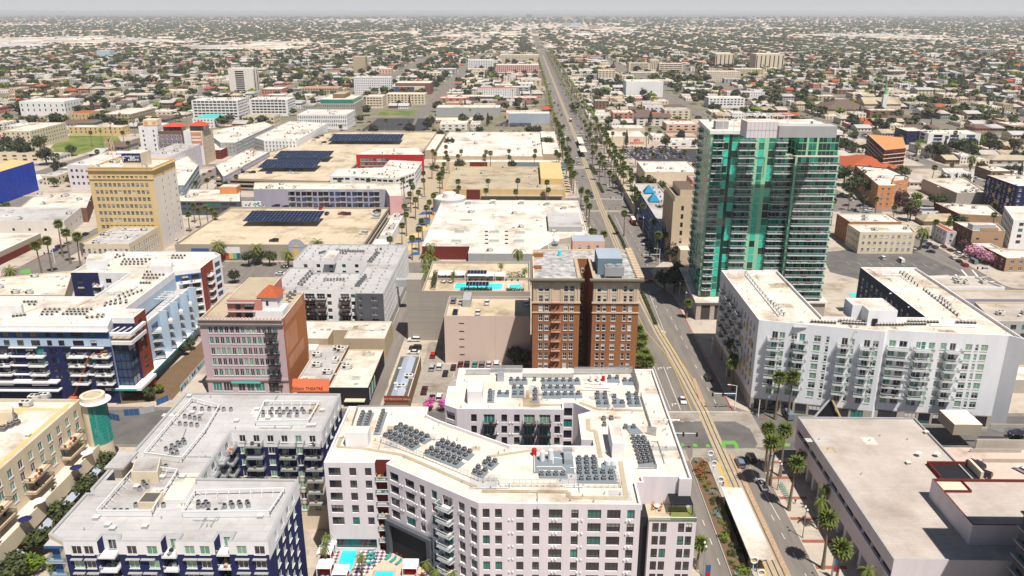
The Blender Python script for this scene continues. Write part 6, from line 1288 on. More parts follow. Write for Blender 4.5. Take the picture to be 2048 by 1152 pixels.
b.box(p.x-4.3,pS1[0][1]-.8,1.5,p.x+4.3,pS1[0][1]-.4,7.5,'rblue');b.box(p.x-3.2,pS1[0][1]-.86,1.5,p.x+1,pS1[0][1]-.81,6.5,'ochre');b.build('arched_mural',rS1)
rS2,pS2=deck('parking_deck','biggest tan parking deck, two solar canopies on it, left of the red-framed block','the far parking deck','440,356 655,362 696,350 714,318 850,300 872,263 660,262 560,298 505,308',8.7,tol=6)
b=MB()
for r_ in range(5):
 yy=pS2[0][1]+12+r_*26
 for k in range(46):
  x=-300+k*2.7*1.6
  for s_ in(0,5.2):
   if inside((x,yy+s_+4),offset(pS2,3))and inside((x,yy+s_),offset(pS2,3)):b.box(x,yy+s_,7.71,x+.14,yy+s_+4.8,7.73,'paintw')
b.build('bay_lines',rS2)
z_=7.72
solar('491,441 636,444 647,428 502,426',z_,3.2,'long blue solar canopy on the near parking deck',20,rows=5);solar('521,334.5 633,336.5 641,324 529,324',z_,3.2,'blue solar canopy on the far parking deck, the nearest of its three',18,rows=5)
solar('553,316 658,317 665,307.5 557,305.5',z_,3.2,'blue solar canopy in the middle of the far parking deck',18,rows=5);solar('663,281 802,283 805,274.5 665,272',z_,3.2,'blue solar canopy at the back of the far parking deck, the widest of its three',22,rows=5)
r,q,h=S('parking_garage','purple grey garage front of boxy framed bays with a pink end wall','parking garage','the purple grey garage','508,377 771,380 779,392 805,391 800,366 510,364',12.5,'purple','rcream',None,tol=8,faces={0:lambda L:[(L*.27+i*L*.0425+.5,L*.27+(i+1)*L*.0425-.4,z,z+2.6,'blue')for i in range(16)for z in(8.2,4.5,.9)]},mfn=lambda i,u,z:'pink' if i in(2,3)else 'purple',cl=26,kinds='box big vent')
b=MB()
for i in range(0,17,3):q0_,rz,L=wallpt(q,0,.27+i*.0425+.02,8.0,.6);[b.obox(q0_[0],q0_[1],z,L*.05,1.2,.35,rz,'clad')for z in(7.8,4.1,11.2)]
b.build('bay_canopy',r)
r,q,h=S('apartment_building','white flats with zigzag side balconies, in front of the red-framed block','apartment building','the zigzag flats','663,352 705,352 790,357 831,343 843,323 780,320 765,335 672,338',12.5,'white','rcream',('dark',4.2,3.2,1.5,3.2,1.2),cl=34,kinds='fan fan box',tol=9)
r,q,h=S('apartment_building','block with a bright red picture-frame facade round grey and blue balconies','apartment building','the red-framed block','713,308 847,310 838,297 752,296',14.9,'red','rwhite',None,cl=14,kinds='box vent fan',faces={0:lambda L:[(L*.06+i*3.2,L*.06+i*3.2+2.9,z,z+2.6,'teal')for i in range(7)for z in(9.3,6.1,2.9)]},cap='white')
S('store','long low white shop strip with roof units beside the painted promenade','store',None,'758,470 785,470 807,427 790,427',6,'white','rwhite',cl=10,kinds='box big vent');S('store','short low white shop next to the dotted-roof apartments at the promenade','store',None,'742,492 775,492 780,478 752,478',6,'white','rwhite')
# -- retail halls
r,q,h=S('store','vast white flat-roofed retail hall with green skylights and a maroon corner','retail hall','the skylight hall','846,492 938,493 938,506 1064,508 1110,480 1178,468 1153,402 978,398 882,402',7.2,'white','rwhite',None,tol=8,par=.5,mfn=lambda i,u,z:'maroon' if i in(0,1)else 'clad' if i in(2,)else 'conc')
for x,y in((919,466),(989,466),(1040,467),(913,484),(988,484),(1038,484)):p=P(x,y,6.7);pend(r,'skylight',unit('skylight'),(p.x,p.y,6.7),0,(2.3,2.2,1.8))
for x in(973,1013):
 for k in range(4):p=P(x,464+k*8,6.7);pend(r,'roof_vent',unit('curl'),(p.x,p.y,6.7),0,1.5)
for x,y in((937,408),(986,407),(1043,408),(1094,410),(1128,418)):p=P(x,y,6.7);pend(r,'skylight',unit('box'),(p.x,p.y,6.7),0,3)
clutter(r,q,6.7,30,'big box vent curl',31)
b=MB();p=P(899,400,6.7);b.cyl(p.x,p.y,0,8.5,10.5,28,'rblue',cap='rwhite');b.cyl(p.x,p.y,8.5,11.5,4,20,'white');b.build('round_corner',r)
b=MB();q4=[P(*t_,7.2)for t_ in PX('1094,432 1160,431 1172,462 1104,462')];b.prism(rc(q4[0].x,q4[2].y,q4[1].x-1,q4[0].y),6.8,9.5,'clad','rgrey');b.build('grey_roof_house',r)
r,q,h=S('store','tan-roofed retail hall with yellow walls and a row of dark vents','retail hall','the yellow-walled hall','893,377 1130,380 1122,333 907,333',6.9,'ochre','rtan',None,cl=26,kinds='box vent big',par=.6,cap='ochre');b=MB();p=P(1082,372,7);p2=P(1131,338,7);b.prism(rc(p.x,p.y+8,q[1][0]-.5,q[2][1]-2),6,10.5,'ochre','ochre');b.build('yellow_roof_house',r);b=MB();p=P(932,385,6);b.box(p.x,q[0][1]-.4,0,p.x+9,q[0][1]-.01,6.6,'maroon');b.build('maroon_porch',r);b=MB();b.box(p.x+10,q[0][1]-2.5,2.6,q[1][0]-2,q[0][1]-.02,3,'clad');b.build('canopy',r)
r,q,h=S('store','largest white-roofed retail hall, tan walls and scattered box units, beyond the yellow-walled hall','retail hall','the big white hall','890,312 1087,313 1080,264 880,263',8.2,'tan','rwhite',None,cl=26,kinds='big box',par=.5);b=MB();p=P(1087,310,8);b.box(q[1][0]+.02,q[0][1]+4,0,P(1118,300,9).x,q[2][1]-6,9.5,'tan','rwhite');b.build('side_wing',r)
b=MB();q0=q[0];b.box(q0[0]+2,q0[1]-9,0,q[1][0]+14,q0[1]-.02,5.2,'cream','rcream');b.build('shop_row',r)
for k,(x_,w_,m)in enumerate(((30,14,'maroon'),(66,20,'bluecase'),(104,10,'bluecase'))):b=MB();b.box(q0[0]+x_,q0[1]-9.4,0,q0[0]+x_+w_,q0[1]-9.02,5.0,m);b.build('shop_front',r)
S('store','tan low wing at the left end of the largest white-roofed hall','store',None,'850,300 886,300 876,268 872,268',8,'tan','rcream')
# -- offices and flats beyond
S('office_building','white-tiled tower with one dark balcony stack, alone above the trees at left','apartment tower','the white tiled tower',(455,505,137,186,26),0,'warm','rwhite',None,faces={0:lambda L:[(L*.27,L*.62,z,z+2.2,'band')for z in np.arange(3,33,3.1)],1:lambda L:[(a_*L,a_*L+L*.2,z,z+2.4,'band')for z in np.arange(3,33,3.1)for a_ in(.15,.65)]})
bb=dict(faces=None)
for l_,px,ref in(('left-hand seven storey block ringed by white balcony frames',(382,475,201,241,34),'the white balcony-framed blocks'),('right-hand seven storey block ringed by white balcony frames',(497,575,199,232,34),None)):
 r,q,h=S('apartment_building',l_+' behind the arched flats','apartment building',ref,px,0,'white','rwhite',('dark',4.6,3.9,2.0,3.3,.8),cl=24,kinds='box vent fan',deep=.9)
r,q,h=S('office_building','cream office with square window holes and tan roof before the balcony-framed blocks','office building',None,(483,548,233,252,24),0,'cream','rtan',('dark',4.5,2.4,1.8,4.2,1.8),cl=6)
S('apartment_building','small white building with a bright teal roof edge in front of the framed blocks','apartment building',None,(384,428,237,256,40),0,'white','rgteal',('dark',3.6,1.5,1.4,3.2,1.2),par=.1)
S('office_building','white office with piers of tan between triple windows, beside the dark car park','office building','the piered white office',(594,693,229,259,46),0,'white','rwhite',('dark',2.0,.9,2.6,4.2,1.6),cl=10)
r,q,h=S('office_building','grey stone office with a set-back green glass storey, behind the piered white office','office building',None,(637,709,207,237,60),0,'conc','rcream',('dark',2.2,.8,2.8,4.2,1.4),cl=0);b=MB();b.prism(offset(q,2),h-.6,h+4.5,'g_teal','rcream');b.prism(offset(q,14),h+4.5,h+9.5,'brown','rtan');b.build('glass_storey',r)
S('office_building','white slab peppered with small square windows, near a pair of white chimneys','office building','the white slab',(707,781,154,188,16),0,'white','rwhite',('dark',2.9,1.2,1.6,3.5,1.6),cl=4)
r,q,h=S('school','red brick school with a blue and yellow front, right of the white slab','school',None,(790,861,166,189,40),0,'dbrick','rwhite',None);b=MB();b.box(q[0][0],q[0][1]-6,0,q[1][0]-8,q[0][1]-.02,h-5,'blue','rcream');b.box(q[1][0]-24,q[0][1]-6.2,0,q[1][0]-8,q[0][1]-6.01,h-5,'cream');b.box(q[0][0]+8,q[0][1]-6.2,3,q[0][0]+20,q[0][1]-6.01,h-6,'red');b.build('painted_front',r)
S('apartment_building','beige flats with shadowed balconies below the red brick school','apartment building',None,(772,850,188,209,26),0,'cream','rcream',('dark',4.6,2.2,1.8,3.2,1.2));S('office_building','small beige office with strip openings beyond the dark car park','office building',None,(731,765,193,216,30),0,'cream','rwhite',('dark',4,3,1.4,3.2,1.5))
S('office_building','olive tan tower with a dark glazed flank, standing beyond the white slab','office tower','the olive tan tower',(705,730,113,150,24),0,'tan','rcream',None,faces={1:lambda L:grid(L,40,2,2.6,2.0,2.2,3.2,1,'dark',.6)})
S('gallery','long cream-roofed shed with a line of grey roof ventilators left of the boulevard','shed',None,(872,1000,215,232,30),0,'clad','rcream',None,cl=8);S('store','low tan roofed store with a shaded arcade, north of the largest white-roofed hall','store',None,(868,944,240,252,24),0,'tan','rcream',('dark',3,2.2,1.8,4,2));S('store','dark-topped long building just beyond the cream-roofed shed','store',None,(893,1005,193,203,26),0,'dgrey','rcream')
S('store','grey-blue store painted with palm silhouettes beside the boulevard','store',None,(1017,1100,227,246,22),0,'rblue','rcream',None);S('apartment_building','white building under a long red tile roof left of the boulevard','apartment building','the red-tiled white building',(953,1032,177,196,22),0,'white','rtile',O3,par=.1)
S('apartment_building','white block with black window slots near the upper middle','apartment building','the white slotted block',(936,986,120,141,30),0,'white','rwhite',('dark',3.6,1.4,2.2,3.2,1.6));S('apartment_building','white and red block with terracotta shops, left of the boulevard in the distance','apartment building',None,(992,1078,130,150,40),0,'pink','rcream',('dark',4,1.8,1.6,3.2,1.2));S('apartment_building','pale six storey flats further up the boulevard behind the red accent block','apartment building',None,(1000,1078,110,128,40),0,'cream','rwhite',OD)
S('apartment_building','tan flats with a salmon roof between the white tiled tower and the white slab','apartment building',None,(602,676,176,195,30),0,'tan','salmon',('dark',4,1.8,1.8,3.2,1.2));S('apartment_building','brick pink office with a white roof at the foot of the white tiled tower','office building',None,(521,562,178,190,40),0,'salmon','rwhite',('dark',4,2.2,1.6,3.2,1.6))
S('courthouse','grand white temple-fronted building with a pediment at the far left','temple building','the white temple building',(37,128,203,232,40),0,'white','rwhite',('dark',7,1.6,3.0,5.5,3),cl=0);S('apartment_building','sprawling beige apartment block round a dark court near the left edge','apartment building',None,(0,60,262,300,60),0,'cream','rcream',('dark',4.4,1.4,1.6,3.4,1.5))
S('apartment_building','terrace of yellow row houses beside the green park','row houses','the yellow row houses',(136,244,254,272,16),0,'yellow','rcream',('dark',5,1.2,1.8,3.2,1));S('apartment_building','olive and red apartment block with a large white roof behind the yellow row houses','apartment building',None,(205,262,228,250,60),0,'tan','rwhite',('dark',4,2,1.8,3.2,1));S('mission_house','ochre mission-style house with a red tile roof beside a round green tree','mission house',None,(140,178,226,250,24),0,'ochre','rtile',('plain',4,1.6,2.4,4,2),par=.1)
# -- right of the boulevard
r,q,h=S('store','tan discount store with white bays and red lettering beside a dark car park','store','the discount store',(1206,1293,273,290,40),0,'cream','rwhite',None,cl=4);text("dd's",(q[1][0]-9,q[0][1]-.3,h-4.0),3.6,'redch',r,ext=.1);text('DISCOUNTS',(q[1][0]-9,q[0][1]-.3,h-6.6),2.4,'redch',r,ext=.1)
S('store','long cream-roofed shops behind the tan discount store','store',None,(1200,1290,256,264,24),0,'cream','rcream',None,cl=8);S('store','white-roofed market hall with an ochre recessed front across from the yellow-walled hall','store','the market hall',(1290,1398,344,372,44),0,'cream','rwhite',None,cl=10,kinds='big box')
r,q,h=S('apartment_building','street block with two blue pyramid roofs and rows of roof units','apartment building','the blue pyramid block','1303,455 1348,455 1345,368 1285,366',14,'blue','rgrey',('plain',3.6,1.5,1.8,3.2,1.2),tol=25,cl=0)
for k in range(5):units(r,'fan',(1296+k*4,377+k*9),(1338,377+k*9),5,13.3)
for x,y in((1297,383),(1307,400)):
 p=P(x,y,14);b=MB();qq=rc(p.x-3,p.y-4,p.x+3.5,p.y+4)
 for i in range(4):b.face([(*qq[i],13.9),(*qq[(i+1)%4],13.9),(p.x,p.y,18.5)],W('peacock blue roof',(.02,.22,.38)))
 b.build('pyramid_roof',r)
S('apartment_building','yellow-walled corner flats with dark windows left of the buff stepped tower','apartment building',None,(1310,1342,437,478,14),0,'cream','rdark',('plain',3.4,1.4,1.8,3.2,1.6))
r,q,h=S('office_tower','slim buff art deco tower with a brown roof, beside the green glass tower','office tower','the buff art deco tower','1340,392 1396,392 1392,368 1342,370',34,'stone','rbrown',None,par=1.2,faces={0:lambda L:grid(L,33,2,5.5,1.3,2.4,4.2,4,'dark',1.5),3:lambda L:[]});b=MB()
for k in range(7):y=q[0][1]+(q[2][1]-q[0][1])*k/6;b.box(q[0][0]-.7,y-.5,0,q[0][0],y+.5,31,'stone')
b.prism(offset(q,3),33,36.5,'stone','rbrown');b.build('piers',r)
S('store','low buff wing at the foot of the art deco tower','store',None,'1350,500 1390,500 1390,470 1352,470',9,'stone','rcream');S('store','narrow low shops along the right kerb between palm rows, nearest the market hall','store',None,'1256,408 1272,408 1262,345 1240,345',6,'conc','rtan',cl=6,tol=20)
S('self_storage','blank white windowless box beyond the boulevard palms','windowless building','the blank white box',(1253,1327,163,194,40),0,'white','rcream',None,cl=4)
for l_,px in(('wide cream hospital wing with dark window bands, left part',(1258,1300,126,146,24)),('wide cream hospital wing with dark window bands, right part',(1319,1366,127,147,24))):S('hospital',l_,'hospital',None,px,0,'cream','rcream',('band',9,8.4,1.6,3.6,1.4))
S('hospital','taller cream core between the two banded hospital wings','hospital','the banded hospital',(1301,1318,119,146,24),0,'cream','rcream',('band',3.4,1.2,16,20,3));S('hospital','low grey and cream clinic in front of the banded hospital','clinic',None,(1262,1318,145,156,30),0,'conc','rwhite',O4);S('hospital','beige three storey clinic with strip windows left of the banded hospital','clinic',None,(1197,1231,141,163,26),0,'cream','rcream',('dark',6,4,1.6,3.6,1.5))
for l_,px,ref in(('tan hospital tower with a dark shaded flank, left of two',(1432,1469,107,137,60),'the tan hospital towers'),('cream hospital tower with black slot windows, right of two',(1513,1569,108,143,50),None)):S('hospital',l_,'hospital',ref,px,0,'cream','rcream',('band',9,2.2,26,40,3),faces={3:lambda L:[(.6,L-.6,2,30,'band')]})
S('hospital','stepped cream art deco hospital under green trees','hospital',None,(1414,1482,143,163,30),0,'cream','rcream',('plain',3.4,1.2,1.7,3.4,1.2));S('hospital','cream wing with dark strip windows right of the stepped art deco hospital','hospital',None,(1470,1530,138,152,30),0,'cream','rcream',('band',6,5.2,1.4,3.5,1.4))
S('apartment_building','white balconied flats above the roof of the green glass tower','apartment building',None,(1418,1490,196,216,26),0,'white','rcream',('dark',4.5,2.6,1.6,3.2,1.2));S('apartment_building','white flats with small arched windows behind the green glass tower','apartment building',None,(1455,1530,184,198,20),0,'white','rgrey',O3)
# church with green spire
r,q,h=S('church','church with a slim white tower, green spire and tan roofs','church','the green-spired church',(1730,1802,208,226,26),0,'cream','rtan',None,par=.1);p=P(1763,215,0);tx,ty=q[0][0]+22,q[0][1]-3;b=MB();b.box(tx-2.5,ty-2.5,0,tx+2.5,ty+2.5,h+12,'white');b.build('tower',r);b=MB();b.cyl(tx,ty,h+12,h+30,2.3,8,'green',.05);b.build('spire',r)
b=MB();x0,x1,y0,y1=q[0][0]-1,q[1][0]+1,q[0][1]-1,q[2][1]+1;ym=(y0+y1)/2;b.face([(x0,y0,h),(x1,y0,h),(x1,ym,h+7),(x0,ym,h+7)],'rtan');b.face([(x1,y1,h),(x0,y1,h),(x0,ym,h+7),(x1,ym,h+7)],'rtan');b.face([(x0,y1,h),(x0,y0,h),(x0,ym,h+7)],'cream');b.face([(x1,y0,h),(x1,y1,h),(x1,ym,h+7)],'cream');b.build('gable_roof',r)
def hip(name,label,cat,ref,px,wall,roofm,rise=5,eave=1.2,win=None):
 r,q,h=S(name,label,cat,ref,px,5,wall,roofm,win,par=0);e=offset(q,-eave);x0,x1,y0,y1=e[0][0],e[1][0],e[0][1],e[2][1];k=min(x1-x0,y1-y0)*.45;b=MB();cx,cy=(x0+x1)/2,(y0+y1)/2
 if x1-x0>y1-y0:A_,B2=(x0+k,cy,h+rise),(x1-k,cy,h+rise);F=[[(x0,y0,h),(x1,y0,h),B2,A_],[(x1,y1,h),(x0,y1,h),A_,B2],[(x0,y1,h),(x0,y0,h),A_],[(x1,y0,h),(x1,y1,h),B2]]
 else:A_,B2=(cx,y0+k,h+rise),(cx,y1-k,h+rise);F=[[(x0,y0,h),(x1,y0,h),A_],[(x1,y1,h),(x0,y1,h),B2],[(x0,y1,h),(x0,y0,h),A_,B2],[(x1,y0,h),(x1,y1,h),B2,A_]]
 for f in F:b.face(f,roofm)
 b.build('hip_roof',r);return r
hip('hall','broad dark brown hip-roofed hall left of the green-spired church','hall',None,(1655,1740,218,230,46),'cream','rbrown',9);hip('hall','hall with a large red tile hip roof behind the orange hotel','hall','the red-tiled hall',(1700,1800,336,352,44),'white','rtile',6)
r,q,h=S('building_frame','orange timber-framed building site with an open top deck','building site','the orange building site','1770,300 1812,296 1806,275 1735,268',19,'maroon','orange',('band',4,3.2,2.0,3.1,1.0),par=.2,cl=0,tol=6)
b=MB()
for k in range(5):b.prism(offset(q,-.5),3*k+3,3*k+3.4,'cream',None,True)
b.build('scaffold_floors',r)
S('apartment_building','long white apartment block with four blue balcony recesses beyond the building site','apartment building','the blue recess block',(1858,1962,267,296,22),0,'white','rcream',('blue',15,8,2.4,3.1,1.2),cl=12,kinds='box fan');S('apartment_building','navy end block joined to the long white recess block','apartment building',None,(1815,1856,262,290,26),0,'navy','rcream',OD)
r,q,h=S('hotel','apricot hotel with dark cornices and a roof terrace, right of the leafy tree','hotel','the apricot hotel','1757,371 1789,371 1820,354 1775,336 1710,330',15,'orange','rwhite',('plain',4,1.5,1.8,3.3,1.6),cl=10,tol=9,cap='dgrey');S('hotel','apricot hotel wing with white windows, closer to the street trees','hotel',None,'1785,362 1810,360 1812,350 1790,350',16.5,'orange','rwhite',('plain',4,1.5,1.8,3.3,1.6),cap='dgrey')
S('apartment_building','white two storey flats with paired windows above the stone-walled warehouse','apartment building',None,'1889,344 1946,345 1932,337 1883,336',9,'white','rwhite',('plain',5,2.2,1.4,3.4,1.3));S('warehouse','stone-walled warehouse with a long white roof and vines on its flank','warehouse','the stone-walled warehouse','1915,386 1975,384 1930,355 1845,357',9,'conc','rwhite',None,cl=14,kinds='big box vent',tol=5)
r,q,h=S('apartment_building','navy block dotted with yellow and white window boxes at the right edge','apartment building','the navy and yellow block','2032,372 2100,372 2080,350 1978,350',21,'navy','rwhite',('plain',4.5,1.6,1.8,3.2,1.5),cl=8,tol=25)
if 1:
 b=MB();rg=random.Random(4);i_=3
 for k in range(18):
  f=rg.uniform(.08,.92);z=rg.choice([3,6.2,9.4,12.6,15.8]);c,rz,L=wallpt(q,3,f,z,.12);b.obox(c[0],c[1],z,2.6,.3,2.4,rz,rg.choice(['ochre','ochre','clad','white']))
 b.build('window_box',r)
S('office_building','white rendered slab beside the navy and yellow block at the right edge','office building',None,'2028,440 2100,440 2100,410 2015,415',16,'white','rwhite',('dark',5,2.4,1.8,3.2,1.5),tol=20)
S('store','brick-fronted shop with a dark flank and white roof behind the tan hip roof','shop',None,'1920,428 2005,432 1978,410 1870,405',8,'tbrick','rwhite',None,cl=7,kinds='big box',tol=6,mfn=lambda i,u,z:'maroon' if i==3 else 'tbrick');hip('store','wide shop with a tan hipped roof beside the tall date palm','shop',None,(1850,2010,442,452,12),'tan','rtan',3)
S('apartment_building','small white building with blue solar panels on its roof','house',None,(1845,1886,422,436,10),0,'white','solar',('dark',5,1.2,1.3,3.2,1));r,q,h=S('warehouse','brown brick building with a stepped parapet and white roof on the right-hand street','brick building','the stepped brick building','1946,461 2012,462 1995,446 1907,443',12,'tbrick','rwhite',None,tol=6,cl=5,mfn=lambda i,u,z:'dbrick' if i==3 else 'tbrick',faces={0:lambda L:[(2.4,4,7,8.2,'dark'),(L-5,L-3,7,8.2,'dark')],3:lambda L:grid(L,12,1,5,2,2,3.6,2,'dark',2)})
b=MB();b.box(q[0][0]+4,q[0][1]-.1,12,q[0][0]+13,q[0][1]+.5,13.6,'tbrick');b.build('stepped_parapet',r);b=MB();b.box(q[0][0]+2,q[0][1]+4,11.4,q[0][0]+14,q[0][1]+9,14,'rblue','rwhite');b.build('roof_house',r)
S('house','white two storey house with an orange tile roof beside the stepped brick building','house',None,'1888,462 1904,464 1890,447 1872,447',8,'white','rtile',O3,par=.1,tol=20);S('store','small corner shop with a striped awning opposite the pink blossom trees','shop',None,'2010,516 2090,517 2060,500 1972,494',7,'tbrick','rwhite',O4,tol=6,cl=4,mfn=lambda i,u,z:'maroon' if i==3 else 'tbrick');S('house','low white house behind the pale pink blossom trees','house',None,'1970,500 2004,500 1985,486 1945,487',6,'white','rwhite',None,tol=20)
S('apartment_building','cream three storey flats with paired windows and white roof beside the right-hand car park','apartment building','the cream three storey flats','1717,464 1832,465 1818,449 1697,447',11.7,'cream','rwhite',('white',3.0,1.4,1.5,3.5,1.6),cl=8,tol=6);S('office_building','orange brick building with a white roof behind the cream three storey flats','office building',None,'1693,443 1800,444 1778,427 1680,427',13,'brick','rwhite',OD,cl=7)
S('house','grey-blue townhouses with orange awnings beside the white corner block','townhouses','the orange-awning townhouses','1985,640 2120,645 2100,604 1950,604',17,'clad','rpinkgrey',('dark',4,2,1.8,3.2,1.4),cl=8,tol=6);S('office_building','pale flat-roofed wing behind the white corner block, one bulky roof unit','office building',None,'1890,574 2010,574 1950,552 1858,552',15,'white','rpinkgrey',None,cl=4,kinds='big',tol=6)
S('apartment_building','long lilac terrace with navy recesses behind the white corner block','apartment building',None,'1915,598 2110,598 2090,580 1895,580',14,'purple','rpinkgrey',None,tol=6)
S('house','cream garage court with a flat canopy under the right-hand trees by the townhouses','garage',None,'1990,760 2120,760 2080,730 1995,730',5,'conc','rcream',None,tol=6)
# ================================================================ PALMS, TREES, VEHICLES, STREET FURNITURE
def vec(a,e):return Vector((math.cos(a)*math.cos(e),math.sin(a)*math.cos(e),math.sin(e)))
def fan_palm(seed,h=14.0,nf=46,r=2.6):
 rg=random.Random(seed);t=MB();pts=[];lx,ly=rg.uniform(-.5,.5),rg.uniform(-.5,.5)
 for k in range(7):f=k/6;pts.append((Vector((lx*f*f,ly*f*f,h*f)),.30*(1-f)+.15+(.12 if k==0 else 0)))
 for a,c in zip(pts,pts[1:]):t.tube(a[0],c[0],a[1],'pbark',7,c[1])
 c=MB();top=pts[-1][0]
 for i in range(nf):
  az=i*2.4+rg.uniform(-.2,.2);f=i/nf;e=1.35-f*2.3+rg.uniform(-.15,.15);m='frond' if f<.82 else 'dry'
  L=r*rg.uniform(.3,.4)*(.3+.8*f);d=vec(az,e);o=top+d*.15;q=o+d*L;c.face([o+Vector((0,0,.03)),q+Vector((.03,0,0)),q-Vector((.03,0,0))],m)
  s=Vector((-math.sin(az),math.cos(az),0));u=s.cross(d)*-1;R_=r*rg.uniform(.62,.78);n=9;prev=None
  for k in range(n+1):
   a=-1.3+2.6*k/n;dd=d*math.cos(a)+s*math.sin(a);dr=Vector((0,0,-.28-.3*abs(math.sin(a))-.2*f));p=q+(dd+dr*.5).normalized()*R_*(1.0 if k%2 else.5)
   if prev is not None:c.face([q,prev,p],m)
   prev=p
 for i in range(16):
  az=i*2.4;d=Vector((math.cos(az),math.sin(az),0));s=Vector((-d.y,d.x,0));o=top+Vector((0,0,-.1))+d*.18;w=.28
  c.face([o-s*.12,o+s*.12,o+d*.5+s*w+Vector((0,0,-1.0-rg.random()*.7)),o+d*.45-s*w+Vector((0,0,-1.1-rg.random()*.7))],'dry')
 return t,c
def feather_palm(seed,h=8.0,nf=30,r=3.4,trunk=.35,m='date',stiff=.5):
 rg=random.Random(seed);t=MB();t.tube((0,0,0),(.1,.05,h*.5),trunk*1.1,'pbark',8,trunk);t.tube((.1,.05,h*.5),(0,0,h),trunk,'pbark',8,trunk*1.15)
 c=MB()
 for i in range(nf):
  az=i*2.4+rg.uniform(-.2,.2);e=1.3-1.9*i/nf;p=Vector((0,0,h));d=vec(az,e);s=Vector((-math.sin(az),math.cos(az),0));L=r*rg.uniform(.85,1.1);n=7;mm=m if i<nf*.85 else 'dry';prev=p;dd=Vector(d)
  for k in range(n):
   dd=(dd+Vector((0,0,-.16/max(.2,stiff)))).normalized();q=prev+dd*L/n;w=r*.16*math.sin(math.pi*(k+1.2)/(n+1.6))
   for s_ in(-1,1):
    for j in(0,.5):
     b0=prev+(q-prev)*j;c.face([b0,b0+dd*L/n*.55,b0+dd*L/n*.5+s*s_*w+Vector((0,0,-w*.55))],mm)
   prev=q
 return t,c
def tree_mesh(seed,r=4.0,h=8.0,n=420,m='leaf',flat=.75,size=.75):
# trunk with limbs; crown of many small leaf sprays gathered in uneven clumps
 rg=random.Random(seed);t=MB();th=h-r*flat*1.1;t.tube((0,0,0),(0,0,max(.8,th)),.28*r/4+.08,'bark',7,.18*r/4+.05);c=MB();cl=[]
 for i in range(9):
  a=i*2.4;rr=r*rg.uniform(.25,.62);z=h-r*flat+rg.uniform(-.45,.5)*r*flat;p=Vector((math.cos(a)*rr,math.sin(a)*rr,z));cl.append((p,r*rg.uniform(.34,.52)));t.tube((0,0,max(.7,th-.3)),p,.10*r/4+.03,'bark',5,.04)
 cl.append((Vector((0,0,h-r*flat*.6)),r*.5))
 for i in range(n):
  p,q=rg.choice(cl);d=Vector((rg.gauss(0,1),rg.gauss(0,1),rg.gauss(0,1)*.8)).normalized();o=p+d*q*rg.uniform(.55,1.08);u=Vector((rg.gauss(0,1),rg.gauss(0,1),rg.gauss(0,.6))).normalized();v=u.cross(d+Vector((rg.uniform(-.5,.5),rg.uniform(-.5,.5),.3))).normalized();s=size*rg.uniform(.5,1.1)
  c.face([o-u*s,o-v*s*.6,o+u*s,o+v*s*.6],m)
 return t,c
def cyp(seed,h=12,r=1.8,m='leaf2'):
 rg=random.Random(seed);t=MB();t.tube((0,0,0),(0,0,h*.7),.25,'bark',6,.1);c=MB()
 for i in range(300):
  z=h*(.12+.88*rg.random()**.8);rr=r*(1-(z/h)**1.6)*rg.uniform(.5,1.1)+.1;a=rg.uniform(0,6.28);o=Vector((rr*math.cos(a),rr*math.sin(a),z));s=.5;u=Vector((-math.sin(a),math.cos(a),.3));c.face([o-u*s,o+Vector((0,0,-s)),o+u*s,o+Vector((0,0,s*1.6))],m)
 return t,c
PLANTS=[]
def mk(f,name):t,c=f;return t.mesh(name+'_trunk'),c.mesh(name+'_crown')
PM={'fan%d'%i:mk(fan_palm(i,14),'fan')for i in range(4)}
PM.update({'date%d'%i:mk(feather_palm(i+10,7.5,46,4.6,.5),'date')for i in range(2)});PM.update({'queen%d'%i:mk(feather_palm(i+20,8.5,20,3.4,.2,'frond',.35),'queen')for i in range(2)})
for i,(m,r,h)in enumerate((('leaf',4,8),('leaf2',4.2,8.5),('leaf3',3.8,7.5),('leaf4',3.4,6.5),('leaf',4.6,9),('leaf2',3.6,9))):PM['tree%d'%i]=mk(tree_mesh(i+30,r,h,520,m),'tree')
PM['plum0']=mk(tree_mesh(50,3.8,8,520,'plum'),'plum');PM['bloom0']=mk(tree_mesh(51,2.6,5,420,'bloom',.7,.45),'bloom');PM['bloomp0']=mk(tree_mesh(52,3.4,6,520,'bloomp',.6,.5),'bloomp')
PM['cyp0']=mk(cyp(60),'cypress');PM['cyp1']=mk(cyp(61,16,3.4),'pine')
KIND=dict(fan=('palm_tree','palm','fan palm'),date=('palm_tree','palm','date palm'),queen=('palm_tree','palm','feather palm'),tree=('tree','tree','leafy tree'),plum=('tree','tree','plum-brown tree'),bloom=('tree','tree','magenta blossom tree'),bloomp=('tree','tree','pale pink blossom tree'),cyp=('tree','tree','conifer'))
TREEADJ={0:'green',1:'dark green',2:'olive brown',3:'bright green',4:'broad green',5:'slender dark'}
def plant(k,x,y,z=.14,s=1.0):PLANTS.append((k,x,y,z,s))
def crowns(kind,s,h,z=.14,nv=4,f=lambda u,v:(u,v),sc=None):
 for i,(u,v)in enumerate(PX(s)):
  x,y=f(u,v);H=h*random.uniform(.93,1.07);p=P(x,y,z+H);base={'fan':14,'date':7.5,'queen':8.5}[kind];plant('%s%d'%(kind,i%nv),p.x,p.y,z,(sc or min(1.15,max(.85,H/base)),H/base))
